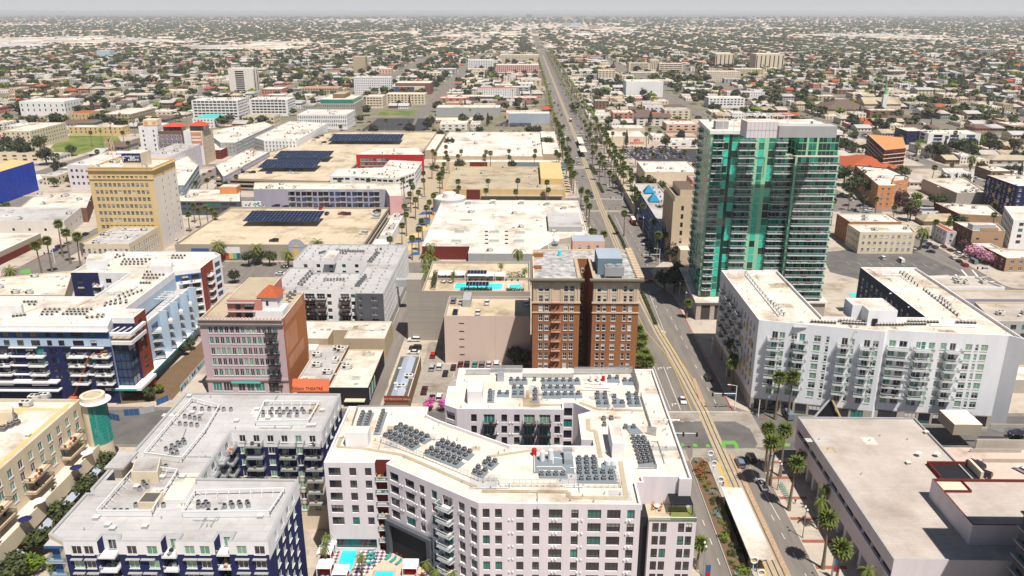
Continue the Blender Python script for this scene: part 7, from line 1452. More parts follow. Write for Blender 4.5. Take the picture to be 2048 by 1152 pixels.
crowns('fan','75,45 75,80 90,40 113,120 130,190 145,265 45,215 60,225 200,455 240,460 240,510 250,550 480,595 320,270 275,170 275,210 350,145 375,200 410,240 430,290 440,320 470,350 515,385 400,85 475,90 365,100 455,200 470,195 545,445 560,470 540,500 600,550 660,650 730,560 705,565 690,735 740,735 260,710 340,730 590,370 635,365 635,60 620,90 860,200 665,220 715,200 550,190 420,265 455,335 530,440 395,215 300,110 290,60 265,30 255,55',13,f=lambda u,v:(1100+u*.3125,240+v*.3125))
crowns('fan','170,90 430,90 740,85 800,100 920,25 920,90 1080,20 1060,75 1000,225 865,195 840,260 750,320 760,395 720,490 965,285 940,330 905,450 870,520 810,600 820,150 800,210 625,610',12,f=Z4b)
crowns('fan','405,655 365,715 715,665 700,715 1010,650 1010,735 1340,650 1335,715 1620,660 1650,695 370,1040 745,1035 1120,1030 1490,1050 200,670 215,720 60,690 240,760 150,880 120,990 200,600 30,650 170,820 410,40',12,f=lambda u,v:(860+u*.15625,200+v*.15625))
Z3b=lambda u,v:(840+u*.1855,370+v*.1855)
crowns('fan','415,30 710,60 1040,70 1380,50 1740,45 1810,70 1800,140 1830,220 1880,500 1975,520',11,f=Z3b);crowns('date','1450,515 1610,500',6,nv=2,f=Z3b);crowns('queen','1060,710 110,650 60,760 1040,950 90,880 20,950 150,800',12,nv=2,f=Z3b,sc=1.5)
crowns('fan','455,640 520,710 600,740 290,810 370,770',17,f=Z4);crowns('fan','1540,490 1650,510 1690,530 1430,470 1590,530 1500,560 1720,560 1885,260 1810,315 1650,290 1570,310',11,f=Z4);crowns('date','75,1010 1740,800',8,nv=2,f=Z4);crowns('date','437,492 575,507 512,495 635,486',8,nv=2)
crowns('fan','400,815 465,810 720,1060 800,1040 880,980 1020,950 1065,970 980,1060 1230,930 1485,920 240,640 60,680 1020,640 1190,760 680,620 1500,560 520,920 370,930',14,f=lambda u,v:(u/4,v/4))
crowns('fan','1540,855 1544,881 1571,861 1560,753 1586,751',14.5);crowns('fan','1551,879 1590,925 1661,1034 1683,1094',13.7);crowns('queen','1651,974 1643,1001 1736,1140 1603,905',8,nv=2);crowns('fan','1450,662 1464,688 1471,716 1466,728',12);crowns('fan','1398,563',12);crowns('fan','1375,606 1398,1086',7);crowns('fan','1279,660 1281,678 1283,695 1287,708 1294,721 1284,718',7,sc=1.15);crowns('fan','110,1130',10)
crowns('queen','652,1072 648,1096 722,1112 852,1125 905,1146 870,1142',5,z=dz,nv=2,sc=.6);crowns('date','1836,289 1847,461 1945,315',11,nv=2);crowns('fan','1700,390 1730,395 1755,398 1790,415 1895,275 1906,272 1940,330 1905,330 1990,430 1872,444 1898,446',10)
crowns('queen','906,545 1050,538 1002,528',4,z=19.3,nv=2,sc=.7)
def bases(k,s,sc=1.0,f=lambda u,v:(u,v),z=.14,h=5):
 for(u,v)in PX(s):p=P(*f(u,v),z+h);plant(k,p.x,p.y,z,sc)
bases('tree0','207,921 165,966 122,1019 80,1071 20,1129',.95);bases('tree4','496,513 538,512',.9);bases('tree1','515,510 468,545',.8);bases('tree3','504,553 225,1000 60,1110',.8)
bases('tree1','1725,360',2.0,h=9);bases('tree4','1705,372 1745,378 1690,350',1.7,h=8);bases('plum0','1800,398 1812,412 1822,425 1790,382',1.35);bases('tree3','1835,390 1833,405 1806,388',1.1);bases('tree0','1925,393 1941,392 1957,391 1870,400 1882,401',1.15);bases('tree1','1862,300 1875,297 1888,303 1905,292',1.6,h=7)
bases('bloomp0','1941,506 1961,511 1977,517 1952,503',1.1,h=3);bases('plum0','1928,494',.9,h=3);bases('bloom0','859,806 887,808 346,360 337,366 878,545 1020,545 956,540',.85,h=2.5);bases('bloom0','975,533 1050,536',.6,h=2.5)
bases('tree1','12,287 39,289 113,238 50,300 90,310',1.9,h=8);bases('tree4','79,289 25,300 128,242',1.7,h=7);bases('tree1','185,240 195,240 205,240 215,240 225,241',1.3,h=5);bases('tree2','1910,840 1922,842 1935,838 1900,836',.7,h=2);bases('tree0','1960,680 1945,700',.8,h=4)
bases('tree2','1925,840',.6,h=2);bases('tree0','1040,640 1050,715 1030,710',.9,h=4);bases('tree1','1330,480 1345,500 1355,540 1350,560 1330,555',1.2,h=6);bases('tree0','300,790 380,690 385,640 368,700',.6,h=2);bases('tree3','318,775',.5,h=2);bases('tree0','2030,690 2045,880',1.0)
bases('tree1','855,250 862,245 900,290 1005,205 1010,215 1150,215',1.5,h=5);bases('tree1','1210,170 1225,172 1236,168 1275,140 1345,148 1180,160',1.8,h=6);bases('tree1','700,150 735,140 745,150 865,165 870,170 880,160 892,150',2.0,h=8)
# rows up the boulevard and its side streets
rg=random.Random(11)
for y in np.arange(545,2500,10):
 for x in(33.5,74.5):plant('fan%d'%rg.randrange(4),x+rg.uniform(-1,1),y+rg.uniform(-3,3),.14,(1,rg.uniform(.75,1.1)))
 if y%26<13:plant('fan%d'%rg.randrange(4),62+rg.uniform(-.5,.5),y,.14,(1,rg.uniform(.6,.9)))
# planting at the station, hedges in the median
def shrub_mesh(seed,m,spiky):
 rg=random.Random(seed);b=MB()
 for i in range(46 if spiky else 120):
  a=i*2.4;e=rg.uniform(.25,1.4)
  if spiky:d=vec(a,e);s=Vector((-d.y,d.x,0))*.07;b.face([-s,s,d*rg.uniform(.7,1.0)],m)
  else:d=vec(a,e*.9)*rg.uniform(.5,1);u=Vector((rg.gauss(0,1),rg.gauss(0,1),rg.gauss(0,1))).normalized()*.16;v=u.cross(d).normalized()*.12;b.face([d-u,d-v,d+u,d+v],m)
 return b.mesh('foliage')
SH=[shrub_mesh(1,'date',True),shrub_mesh(2,'leaf',False),shrub_mesh(3,'leaf4',False),shrub_mesh(4,'conc',True)]
M['agave']=mat('agave',(.20,.28,.24),.7,mix=.5,c2=(.1,.16,.12));SH[3]=shrub_mesh(4,'agave',True);M['redshrub']=mat('rust shrub leaves',(.26,.08,.03),.8,sc=2,mix=.8,c2=(.1,.12,.03));SH.append(shrub_mesh(5,'redshrub',False))
rg=random.Random(5);shr=[]
for k in range(44):
 y=197-k*1.55;kind=4 if k<8 and k%2 else rg.choice([0,0,1,2,3,3]);shr.append((inst('shrub',SH[kind],None,(rg.uniform(48.0,51),y,.22),rg.random()*6,rg.uniform(.9,1.9)),kind))
 pass
SN=('spiky green yucca','rounded dark green shrub','bright green shrub','blue-grey agave','rust-red shrub');cnt={}
for o,kind in shr:cnt[kind]=cnt.get(kind,0)+1;o['label']=f"{SN[kind]} in the station planter, {ORD[cnt[kind] - 1]} of its kind from the crossing";o['category']='shrub';o['group']='shrubs in the station planter'
def hedge(s,lab,w_=1.3,h=.9):
 q=[P(*p)for p in PX(s)];b=MB();rg=random.Random(int(q[0].y));L=(q[1]-q[0]).length;d=(q[1]-q[0])/L;n=Vector((-d.y,d.x))
 for i in range(int(L*60)):
  o=Vector((*(q[0]+d*rg.uniform(0,L)+n*rg.uniform(-w_/2,w_/2)),.14+h*rg.uniform(.1,1)));u=Vector((rg.gauss(0,1),rg.gauss(0,1),rg.gauss(0,1))).normalized()*.2;v=u.cross(Vector((rg.gauss(0,1),rg.gauss(0,1),1))).normalized()*.16;b.face([o-u,o-v,o+u,o+v],'leaf')
 tag(b.build('hedge',off=(q[0].x,q[0].y,0)),lab,'hedge','hedges in the boulevard median')
 b=MB();b.prism([tuple(q[0]-n*w_*.6),tuple(q[1]-n*w_*.6),tuple(q[1]+n*w_*.6),tuple(q[0]+n*w_*.6)][::1 if 1 else-1],.03,.2,'soil');o=b.build('hedge_bed');o['kind']='structure'
hedge('1283,584 1312,650','low clipped hedge in the median right beside the brown brick towers');hedge('1217,432 1246,486','long low hedge in the median in front of the signal at the shaded crossing');hedge('1246,488 1256,508','short dark hedge just beyond the brown brick towers');hedge('1181,332 1192,350','clump of median shrubs across from the yellow-walled hall',3,2.0);hedge('1196,366 1206,386','red-flowering median bed shortly before the second crossing',2.2,.8);hedge('1140,212 1152,228','far median hedge near the discount store',3,2.5)
# ---------------------------------------------------------------- vehicles
PAINT=dict(white=(.72,.72,.71),silver=(.42,.44,.46),grey=(.14,.15,.16),black=(.015,.015,.018),red=(.42,.012,.012),blue=(.02,.05,.2),navy=(.012,.02,.07),maroon=(.12,.01,.015),teal=(.03,.22,.22),steel=(.16,.22,.28),tan=(.4,.33,.22))
for k_,v_ in PAINT.items():M['car_'+k_]=mat('car paint '+k_,v_,.28,metal=.15,spec=.6,mix=0)
M['tyre']=mat('tyre',(.02,.02,.02),.9,mix=0);M['lamp_r']=mat('tail lamp',(.35,.01,.01),.3,mix=0)
PROF={'sedan':(4.6,1.8,[(-2.3,.35),(-2.3,.78),(-1.7,.92),(-1.05,1.38),(.45,1.42),(1.15,.95),(2.1,.80),(2.3,.55),(2.3,.35)],.92),'suv':(4.8,1.95,[(-2.4,.4),(-2.4,1.0),(-2.15,1.65),(.4,1.72),(1.1,1.12),(2.2,1.0),(2.4,.7),(2.4,.4)],1.1),'pickup':(5.5,1.95,[(-2.75,.5),(-2.75,1.1),(-.65,1.12),(-.5,1.75),(.9,1.78),(1.45,1.15),(2.55,1.05),(2.75,.8),(2.75,.5)],1.14),'van':(5.6,2.05,[(-2.8,.4),(-2.8,2.25),(1.5,2.3),(2.2,1.25),(2.75,1.0),(2.8,.4)],1.25)}
CARM={}
def carmesh(kind,col):
 if(kind,col)in CARM:return CARM[kind,col]
 L,Wd,pr,belt=PROF[kind];b=MB();pm='car_'+col;w0,w1=Wd/2,Wd/2-.22;g=MB()
 ww=lambda z:w0 if z<=belt+.02 else w0-(w0-w1)*min(1,(z-belt)/.5)
 n=len(pr)
 for i in range(n-1):
  a,c=pr[i],pr[i+1];q=[(-ww(a[1]),a[0],a[1]),(ww(a[1]),a[0],a[1]),(ww(c[1]),c[0],c[1]),(-ww(c[1]),c[0],c[1])]
  sl=a[1]>belt-.3 and abs(c[1]-a[1])>.3 and max(a[1],c[1])>belt+.3
  (g if sl and kind!='van' or(sl and c[0]>1)else b).face(q[::-1],'g_dark' if sl and(kind!='van' or c[0]>1)else pm)
 low=[p for p in pr if p[1]<=belt+.05];up=[p for p in pr if p[1]>belt-.12]
 for s_ in(-1,1):
  f=[(s_*w0,p[0],p[1])for p in low];b.face(f if s_<0 else f[::-1],pm);f=[(s_*ww(p[1]),p[0],p[1])for p in up]
  (b if kind=='van' else g).face(f if s_<0 else f[::-1],pm if kind=='van' else 'g_dark')
 if kind=='pickup':b.box(-w0+.15,-2.6,1.0,w0-.15,-.8,1.135,'tyre')
 for s_ in(-1,1):b.box(s_*w0*.6-.22,L/2-.03,.62,s_*w0*.6+.22,L/2+.02,.8,'frame');b.box(s_*w0*.7-.18,-L/2-.02,.72,s_*w0*.7+.18,-L/2+.02,.9,'lamp_r')
 b.face([(-w0,-L/2,pr[0][1]),(-w0,L/2,pr[0][1]),(w0,L/2,pr[0][1]),(w0,-L/2,pr[0][1])],'tyre')
 bm_=b.mesh('body');gm=g.mesh('glass');wh=CARM.get('wheel')
 if not wh:
  q=MB();n=12;r=.34
  A=[(-.11,r*math.cos(2*math.pi*i/n),r*math.sin(2*math.pi*i/n))for i in range(n)];B2=[(.11,a[1],a[2])for a in A]
  for i in range(n):j=(i+1)%n;q.face([A[i],A[j],B2[j],B2[i]],'tyre')
  q.face(A[::-1],'tyre');q.face(B2,'tyre');q.face([(x[0]+.01,x[1]*.55,x[2]*.55)for x in B2],'steel');q.face([(x[0]-.01,x[1]*.55,x[2]*.55)for x in A[::-1]],'steel');wh=CARM['wheel']=q.mesh('wheel')
 CARM[kind,col]=(bm_,gm,wh,L,Wd);return CARM[kind,col]
CARS=[]
def car(x,y,kind,col,rz=0.0,z=.05,px=True,parts=True,lab=None):
 p=P(x,y,z)if px else Vector((x,y))
 CARS.append((p.x,p.y,z,kind,col,rz,lab))
H_=math.pi/2
for a in((1365,803,'sedan','white',math.pi,.05,'white sedan waiting in the left-hand lanes just before the crossing'),(1416,758,'suv','black',0,.05,'black car in the kerb lane beside the white corner block'),(1480,929,'suv','steel',0,.05,'blue-grey car just past the crossing beside the tram tracks'),(1503,919,'suv','black',0,.05,'black car in palm shadow beside the blue-grey car'),(1526,974,'pickup','silver',0,.05,'silver pickup truck on the boulevard by the station roof'),(1299,564,'sedan','red',H_,.05,'red car turning out of the shadow of the green glass tower'),(1330,556,'suv','navy',H_,.05,'dark car crossing inside the shadow of the green glass tower'),(1155,349,'sedan','black',math.pi,.05,'black car driving towards us past the yellow-walled hall'),(1184,396,'suv','black',math.pi,.05,'black car at the stop line by the skylight hall'),(1182,389,'suv','navy',math.pi,.05,'dark blue car second in line by the skylight hall'),(1215,373,'sedan','white',0,.05,'white car heading away by the blue pyramid block'),(828,682,'suv','white',H_,.15,'white estate car at the mouth of the alley under the concrete garage'),(831,698,'suv','black',H_,.15,'black car behind the roof of the narrow restaurant'),(827,707,'sedan','white',H_,.15,'white saloon tucked behind the narrow restaurant roof'),(866,713,'suv','red',0,.15,'red car in the shade edge of the small car park'),(864,738,'suv','silver',0,.15,'silver car in the small car park, left of a white one'),(879,736,'suv','white',0,.15,'white car in the small car park, right of the silver one'),(907,737,'sedan','black',0,.15,'black saloon at the left end of the row under the peach wall'),(891,749,'sedan','black',0,.15,'black saloon alone in the middle of the small car park'),(849,784,'pickup','maroon',0,.15,'dark maroon pickup behind the magenta blossom trees'),(864,799,'sedan','black',0,.15,'black car between the maroon pickup and a white car'),(879,797,'suv','white',0,.15,'white car behind the magenta blossom, right of a black one'),(907,604,'suv','steel',0,17.35,'steel blue car, leftmost on the peach-walled car deck'),(923,606,'sedan','silver',0,17.35,'silver car, second from left on the peach-walled car deck'),(974,607,'sedan','white',0,17.35,'white car in the middle bays of the peach-walled car deck'),(911,626,'sedan','navy',0,17.35,'dark blue car by the front wall of the peach-walled car deck'),(956,627,'sedan','white',0,17.35,'white car half hidden by the front wall of the peach-walled car deck'),(1053,609,'sedan','white',0,17.35,'white car on the car deck, closest to the brown brick towers'),(1765,518,'suv','white',0,.15,'white car alone in the car park behind the white corner block'),(1801,524,'van','white',0,.15,'white van in the car park behind the white corner block'),(1861,505,'sedan','navy',.9,.05,'navy car angled at the left kerb of the right-hand street'),(1848,496,'suv','blue',.9,.05,'blue car angled at the kerb beside the tall date palm'),(1852,475,'suv','black',0,.05,'black car at the top of the right-hand street'),(1929,532,'suv','red',0,.05,'red car driving down the right-hand street'),(1887,495,'sedan','maroon',0,.05,'maroon car parked below the stepped brick building'),(1900,502,'sedan','black',0,.05,'black car parked behind the maroon car'),(1915,509,'suv','white',0,.05,'white car parked before the pale pink blossom trees'),(1930,518,'suv','silver',0,.05,'silver car parked under the pale pink blossom trees'),(1946,526,'van','steel',0,.05,'blue-grey van parked at the end of the blossom row'),(1692,412,'sedan','maroon',H_,.15,'plum car at the edge of the green glass tower by a blue-grey lot'),(1720,413,'suv','black',H_,.15,'black car in the blue-grey lot left of the plum-brown trees'),(1728,417,'suv','silver',H_,.15,'silver car in the blue-grey lot left of the plum-brown trees'),(1737,422,'suv','white',H_,.15,'white car in the blue-grey lot left of the plum-brown trees'),(1702,401,'sedan','white',.3,.05,'white car on the street under the big leafy tree'),(522,415,'sedan','white',H_,7.75,'white car at the left of the back bays of the near parking deck'),(552,414,'suv','navy',H_,7.75,'navy car above the long solar canopy'),(571,415,'sedan','black',H_,7.75,'black car above the middle of the long solar canopy'),(633,416,'sedan','grey',0,7.75,'grey car left of a red one under the purple grey garage'),(642,418,'sedan','red',0,7.75,'red car below the purple grey garage'),(661,415,'suv','black',0,7.75,'black car right of the red one below the purple grey garage'),(654,429,'suv','black',0,7.75,'black car just beyond the right end of the long solar canopy'),(684,429,'suv','red',H_,7.75,'red car beside the sunken ramp of the near parking deck'),(694,430,'suv','maroon',H_,7.75,'dark red car beside the sunken ramp of the near parking deck'),(754,424,'suv','black',H_,7.75,'black car in the top right corner of the near parking deck'),(753,430,'pickup','white',H_,7.75,'white pickup in the top right corner of the near parking deck'),(751,436,'suv','white',H_,7.75,'white car nearest the edge in the corner of the near parking deck'),(727,468,'suv','white',H_,7.75,'white car alone near the right edge of the near parking deck'),(548,483,'suv','black',H_,7.75,'black car by the front wall of the near parking deck'),(2033,869,'sedan','navy',H_,8.0,'navy car on the ramp of the pink car deck'),(1951,932,'suv','black',.4,4.55,'black car behind the maroon well of the flat-roofed mall'),(1963,951,'suv','black',.8,4.55,'dark car on the pink deck touching the mall roof corner'),(2046,944,'sedan','white',.5,4.55,'white car cut by the right edge on the pink car deck'),(351,484,'sedan','white',H_,.15,'white car at the foot of the yellow bank tower flank'),(120,495,'suv','black',-.3,.05,'black car turning beside the tall left-hand palms'),(560,549,'sedan','white',H_,.15,'white car behind the dotted-roof apartments at the left'),(520,561,'suv','grey',H_,.15,'grey car beside the bright street tree below the rainbow mural'),(1576,834,'van','steel',0,.05,'blue-grey delivery van parked by the corner of the flat-roofed mall')):
 car(*a[:4],a[4],a[5],lab=a[6])
for k,x in enumerate((921,934,950,964,978,993)):car(x,731,'suv' if k%2 else 'sedan',('maroon','black','teal','grey','silver','white')[k],0,.15,lab=f'{("maroon", "black", "teal", "grey", "silver", "white")[k]} car in the row under the peach garage wall, {NTH[k] if k else "first"} from left')
for k,(x,y)in enumerate(((1283,473),(1291,482),(1292,490),(1298,499),(1300,507),(1298,524))):car(x,y,'sedan' if k%2 else 'suv',('black','maroon','silver','black','grey','navy')[k],H_+.5,.1,lab=f'{("black", "maroon", "silver", "black", "grey", "navy")[k]} car nosed in at the right boulevard kerb, {NTH[k] if k else "farthest"}{" from the far end" if k else ""}')
# streets and lots further off
rg=random.Random(9);COLS=['white']*5+['silver']*4+['black']*4+['grey']*3+['red','blue','navy','maroon','steel','tan']
def lot(x0,y0,x1,y1,fill=.7,rows=None,z=.15):
 y=y0+2.6;k=0
 while y<y1-2:
  x=x0+1.5
  while x<x1-1:
   if rg.random()<fill:CARS.append((x,y,z,rg.choice(['sedan','sedan','suv','suv','pickup']),rg.choice(COLS),0,None))
   x+=2.7
  y+=5.6 if k%2==0 else 11.5;k+=1
q=PP('1240,318 1385,320',0);lot(q[0][0],q[0][1],q[1][0],q[0][1]+62,.6);q=PP('990,254 1055,254',0);lot(q[0][0],q[0][1],q[1][0],q[0][1]+26,.5);q=PP('880,258 930,258',0);lot(q[0][0],q[0][1],q[1][0],q[0][1]+8,.6)
for x,y in((657,262),(684,262),(667,271),(643,273),(634,277),(627,282),(648,286),(640,290),(655,280),(484,346),(495,346),(505,346),(538,347),(580,346),(592,347)):p=P(x,y,7.75);CARS.append((p.x,p.y,7.75,rg.choice(['sedan','suv']),rg.choice(COLS),H_+rg.choice((0,.3)),None))
for x,y,c in((738,245,'red'),(716,262,'navy'),(800,250,'black')):p=P(x,y,.15);CARS.append((p.x,p.y,.15,'suv',c,H_,None))
for y in np.arange(540,1500,1):
 if rg.random()<.045:CARS.append((rg.choice((41,45)),y,.05,rg.choice(['sedan','suv','van']),rg.choice(COLS),math.pi,None))
 if rg.random()<.05:CARS.append((rg.choice((62,66)),y,.05,rg.choice(['sedan','suv','pickup']),rg.choice(COLS),0,None))
for x_ in(-248,-236.5,206,220,332,342):
 for y in np.arange(390,1000,6.3):
  if rg.random()<.45 and not any(abs(y-c)<16 for c in(365,515,651,839,341)):CARS.append((x_,y,.05,rg.choice(['sedan','suv']),rg.choice(COLS),0,None))
for y_ in(499,531,829,847):
 for x in np.arange(-220,420,6.3):
  if rg.random()<.3 and not 20<x<85:CARS.append((x,y_,.05,rg.choice(['sedan','suv']),rg.choice(COLS),H_,None))
# tram-stop roofs, discs, masts, lamps, signals
def shelter(s,z,lab,grp=None):
 q=[P(x,y,z)for x,y in PX(s)];x0,x1=(q[0].x+q[3].x)/2,(q[1].x+q[2].x)/2;y0,y1=(q[3].y+q[2].y)/2,(q[0].y+q[1].y)/2;t=empty('station_shelter',(x0,y0,0),lab,'station shelter',grp);b=MB()
 b.box(x0,y0,z-.25,x1,y1,z,'frame','rwhite');b.build('roof',t);b=MB();n=max(2,int((y1-y0)/5))
 for i in range(n+1):
  y=y0+.6+(y1-y0-1.2)*i/n;xm=(x0+x1)/2-.8;b.box(xm-.1,y-.1,.3,xm+.1,y+.1,z-.2,'dgrey');b.bar((xm,y,z-1.6),(x0+.3,y,z-.25),.12,'dgrey');b.bar((xm,y,z-1.6),(x1-.4,y,z-.25),.12,'dgrey');part(b,'post',t);b=MB();b.box(x0+.4,y0+3,.4,x0+.5,y1-3,2.6,'g_dark');b.build('wind_screen',t)
shelter('1440,975 1490,975 1541,1117 1504,1118',4.3,'long white flat roof of the tram stop beside the planted strip');shelter('1154,274 1164,274 1168,287 1157,286',5,'farther white tram stop roof up the boulevard','distant tram stop roofs');shelter('1157,292 1169,291 1174,303 1162,304',5,'nearer of the two white tram stop roofs up the boulevard','distant tram stop roofs')
for k,(x,y)in enumerate(((1421,905),(1428,925),(1441,957),(1508,1118),(1522,1143))):
 p=P(x,y,4.2);t=empty('sculpture',(p.x,p.y,.35),f'white ring-shaped art piece on a post at the tram stop, {("farthest of five", "second from the crossing", "third from the crossing", "fourth from the crossing", "nearest of five")[k]}','sculpture','ring sculptures at the tram stop');b=MB();b.tube((p.x,p.y,.35),(p.x,p.y,3.4),.12,'frame',8);b.build('post',t);b=MB();n=18
 for i in range(n):
  a,c=2*math.pi*i/n,2*math.pi*(i+1)/n;b.tube((p.x+.75*math.cos(a),p.y-.3,4.1+.75*math.sin(a)),(p.x+.75*math.cos(c),p.y-.3,4.1+.75*math.sin(c)),.17,'frame',6)
 b.build('ring',t);b=MB();b.face([(p.x+.7*math.cos(2*math.pi*i/n),p.y-.2,4.1+.7*math.sin(2*math.pi*i/n))for i in range(n)],'ochre' if k>2 else 'rblue');b.build('disc',t)
def lampmesh():
 b=MB();b.tube((0,0,0),(0,0,7.6),.14,'steel',8,.09);b.cyl(0,0,0,.7,.28,8,'steel',.16);b.bar((-.7,0,7.6),(.7,0,7.6),.09,'steel');h=MB()
 for s_ in(-.7,.7):b.tube((s_,0,7.6),(s_,0,8.0),.05,'steel');h.cyl(s_,0,8.0,8.25,.12,8,'frame',.28);h.cyl(s_,0,8.25,8.6,.28,8,'frame',.12)
 return b.mesh('pole'),h.mesh('lamp_globes')
LP_,LH_=lampmesh();LAMPS=[P(*q)for q in((1604.7,1076.5),(1554.5,981),(1659,1172),(1405,1152),(1358,603),(1437,690))]
LAMPS+=[Vector((68.3,y))for y in(246,268,318,402,424,446,468,490,548,574,600,626)]+[Vector((36.3,y))for y in(400,424,448,472,548,574,600,626,670,700)]+[Vector((x,350.8))for x in(-200,-170,-140,-110,-80)]
for i,p in enumerate(sorted(LAMPS,key=lambda v:v.length)):
 t=empty('street_lamp',(p.x,p.y,.14));t['adesc']='twin-globe street lamp';t['category']='street lamp';t['group']='twin-globe street lamps';inst('pole',LP_,t,(p.x,p.y,.14),H_ if abs(p.x)<100 and p.y<500 else 0);inst('lamp_globes',LH_,t,(p.x,p.y,.14),H_ if abs(p.x)<100 and p.y<500 else 0)
def signal(x,y,rot,arm,lab,h=8.5,za=5.8,sign=True,px=True):
 p=P(x,y)if px else Vector((x,y));t=empty('traffic_signal',(p.x,p.y,.14),lab,'traffic signal','traffic signals');d=Vector((math.cos(rot),math.sin(rot),0));b=MB();b.tube((p.x,p.y,.14),(p.x,p.y,h),.18,'frame',8,.13);b.build('pole',t)
 b=MB();o=Vector((p.x,p.y,za));b.tube(o,o+d*arm,.14,'frame',7,.08);b.build('arm',t)
 for f in(.55,.98):
  q=o+d*arm*f;b=MB();b.obox(q.x,q.y,za-1.0,.5,.45,1.2,rot,'black');b.build('signal_head',t)
 if sign:q=o+d*arm*.25;b=MB();b.obox(q.x,q.y-.05,za-.75,2.4,.08,.7,rot,'blue');b.build('street_sign',t)
 if h>8:b=MB();b.bar((p.x,p.y,h),(p.x-2.2,p.y,h+.4),.1,'frame');b.obox(p.x-2.5,p.y,h+.3,.9,.35,.15,0,'frame');b.build('lamp_arm',t)
signal(1469,820,math.pi,7.5,'white mast with a long signal arm and blue street sign at the white corner block');signal(1516,834,H_*.2,.8,'short white signal pole on the corner pavement by the white corner block',6,4.5,False);signal(1318,531,math.pi,9,'signal mast whose arm spans the lanes beyond the tower shadow');signal(1245,412,math.pi,8,'signal mast at the second crossing near the blue pyramid block');signal(41.0,203.5,0,9,'signal mast beside the courtyard block with an arm over the crossing',px=False)
signal(110,527,math.pi,8,'signal mast with a blue sign by the tall left-hand palms');signal(1972,558,math.pi,5,'signal mast near the striped crosswalk on the right-hand street',7)
for k,(x,y,m)in enumerate(((1536,920,'purple'),(1668,1130,'blue'),(1410,1142,'blue'))):
 p=P(x,y,4);t=empty('banner_post',(p.x,p.y,.14),f'{("tall grey information pylon with a purple foot beside the crossing palms", "banner post with a blue and red banner on the right-hand pavement", "banner post with blue and red flags beside the garden wing")[k]}','banner post');b=MB();b.tube((p.x,p.y,.14),(p.x,p.y,6.5),.1,'steel',7);b.build('pole',t);b=MB();b.box(p.x+.15,p.y-.03,2.2,p.x+1.2,p.y+.03,5.6,'blue' if k else 'clad');b.box(p.x+.15,p.y-.04,2.6,p.x+1.2,p.y+.04,3.6,'red' if k else 'purple');b.build('banner',t)
# red bus and white trailer, shuttle
def bus(x,y,lab,m,L=11,z=.05,top='frame',rz=0,name='bus',cat='bus'):
 p=P(x,y,0);t=empty(name,(p.x,p.y,z),lab,cat);b=MB();b.box(p.x-1.25,p.y-L/2,.45,p.x+1.25,p.y+L/2,3.0,m,m);b.box(p.x-1.0,p.y-L/2+.6,3.0,p.x+1.0,p.y+L/2-1,3.25,top);b.build('body',t);b=MB();b.box(p.x-1.28,p.y-L/2+.4,1.5,p.x+1.28,p.y+L/2-.4,2.5,'g_dark');b.box(p.x-1.1,p.y-L/2-.03,1.3,p.x+1.1,p.y-L/2,2.7,'g_dark');b.build('glass',t)
 for s_ in(-1.15,1.15):
  for f in(-.32,.3):inst('wheel',CARM['wheel'],t,(p.x+s_,p.y+L*f,.5),0,1.4)
carmesh('sedan','white');bus(1266,446,'red trolley bus with a white roof unit on the boulevard by the signal','red',10);bus(1279,441,'white trailer parked beside the red trolley bus','frame',8,name='trailer',cat='trailer');bus(1141,243,'small red bus far up the boulevard','red',11)
# boom lift at the blue block
t=empty('boom_lift',(*P(150,792),.14),'orange boom lift reaching up to the glazed bay of the blue block','boom lift');g=[Vector((*P(148,790,3),3)),Vector((g0 .x-3.0,g0 .y-4,17.5)),Vector((g0 .x+.6,g0 .y-2.6,18))]
b=MB();b.box(g[0].x-1.2,g[0].y-2,.6,g[0].x+1.2,g[0].y+2,2.6,'awn');b.build('chassis',t);b=MB();b.tube(g[0],g[1],.32,'awn',6,.24);b.tube(g[1],g[2],.2,'awn',6,.16);b.build('boom',t);b=MB();b.box(g[2].x-.2,g[2].y-.5,17.6,g[2].x+1.4,g[2].y+.5,17.7,'ochre')
for s_ in(-.5,.5):b.bar((g[2].x-.2,g[2].y+s_,18.7),(g[2].x+1.4,g[2].y+s_,18.7),.06,'ochre')
b.build('basket',t)
# fence of blue sheets and hoardings round the building site
for k,(s,m,lab)in enumerate((('218,838 240,843','blue','blue sheeted hoarding panel nearest the glass drum'),('249,832 279,830','blue','long blue sheeted hoarding panel in the middle of the site entrance'),('280,830 310,824','clad','grey and white hoarding panel on the street corner'),('314,812 338,802','blue','blue tarpaulin fence panel nearest the mauve office block'))):
 q=[P(*c)for c in PX(s)];t=empty('hoarding',(q[0].x,q[0].y,0),lab,'hoarding');d=(q[1]-q[0]);b=MB();b.obox((q[0].x+q[1].x)/2,(q[0].y+q[1].y)/2,.15,d.length,.08,2.1,math.atan2(d.y,d.x),m);b.build('panel',t);b=MB()
 for i in range(4):c=q[0]+d*i/3;b.box(c.x-.05,c.y-.05,0,c.x+.05,c.y+.05,2.4,'steel')
 b.build('posts',t)
b=MB();q=[P(*c)for c in PX('362,786 430,706')];d=q[1]-q[0];b.obox((q[0].x+q[1].x)/2,(q[0].y+q[1].y)/2,.1,d.length,.15,2.4,math.atan2(d.y,d.x),'rblue')
for k in range(30):c=q[0]+d*(k+.5)/30;n=Vector((d.y,-d.x)).normalized()*.1;b.obox(c.x+n.x,c.y+n.y,.5+(k*7%5)*.2,d.length/42,.04,1.2,math.atan2(d.y,d.x),random.choice(['navy','teal','clad','white','green']))
tag(b.build('mural_fence',off=(q[0].x,q[0].y,0)),'long painted fence between the walkway and the blue block building site','fence')
sheet('site_earth',[[tuple(P(*c))for c in PX('232,810 345,800 428,704 415,670 396,690 300,770 240,800')]],.16,'soil')
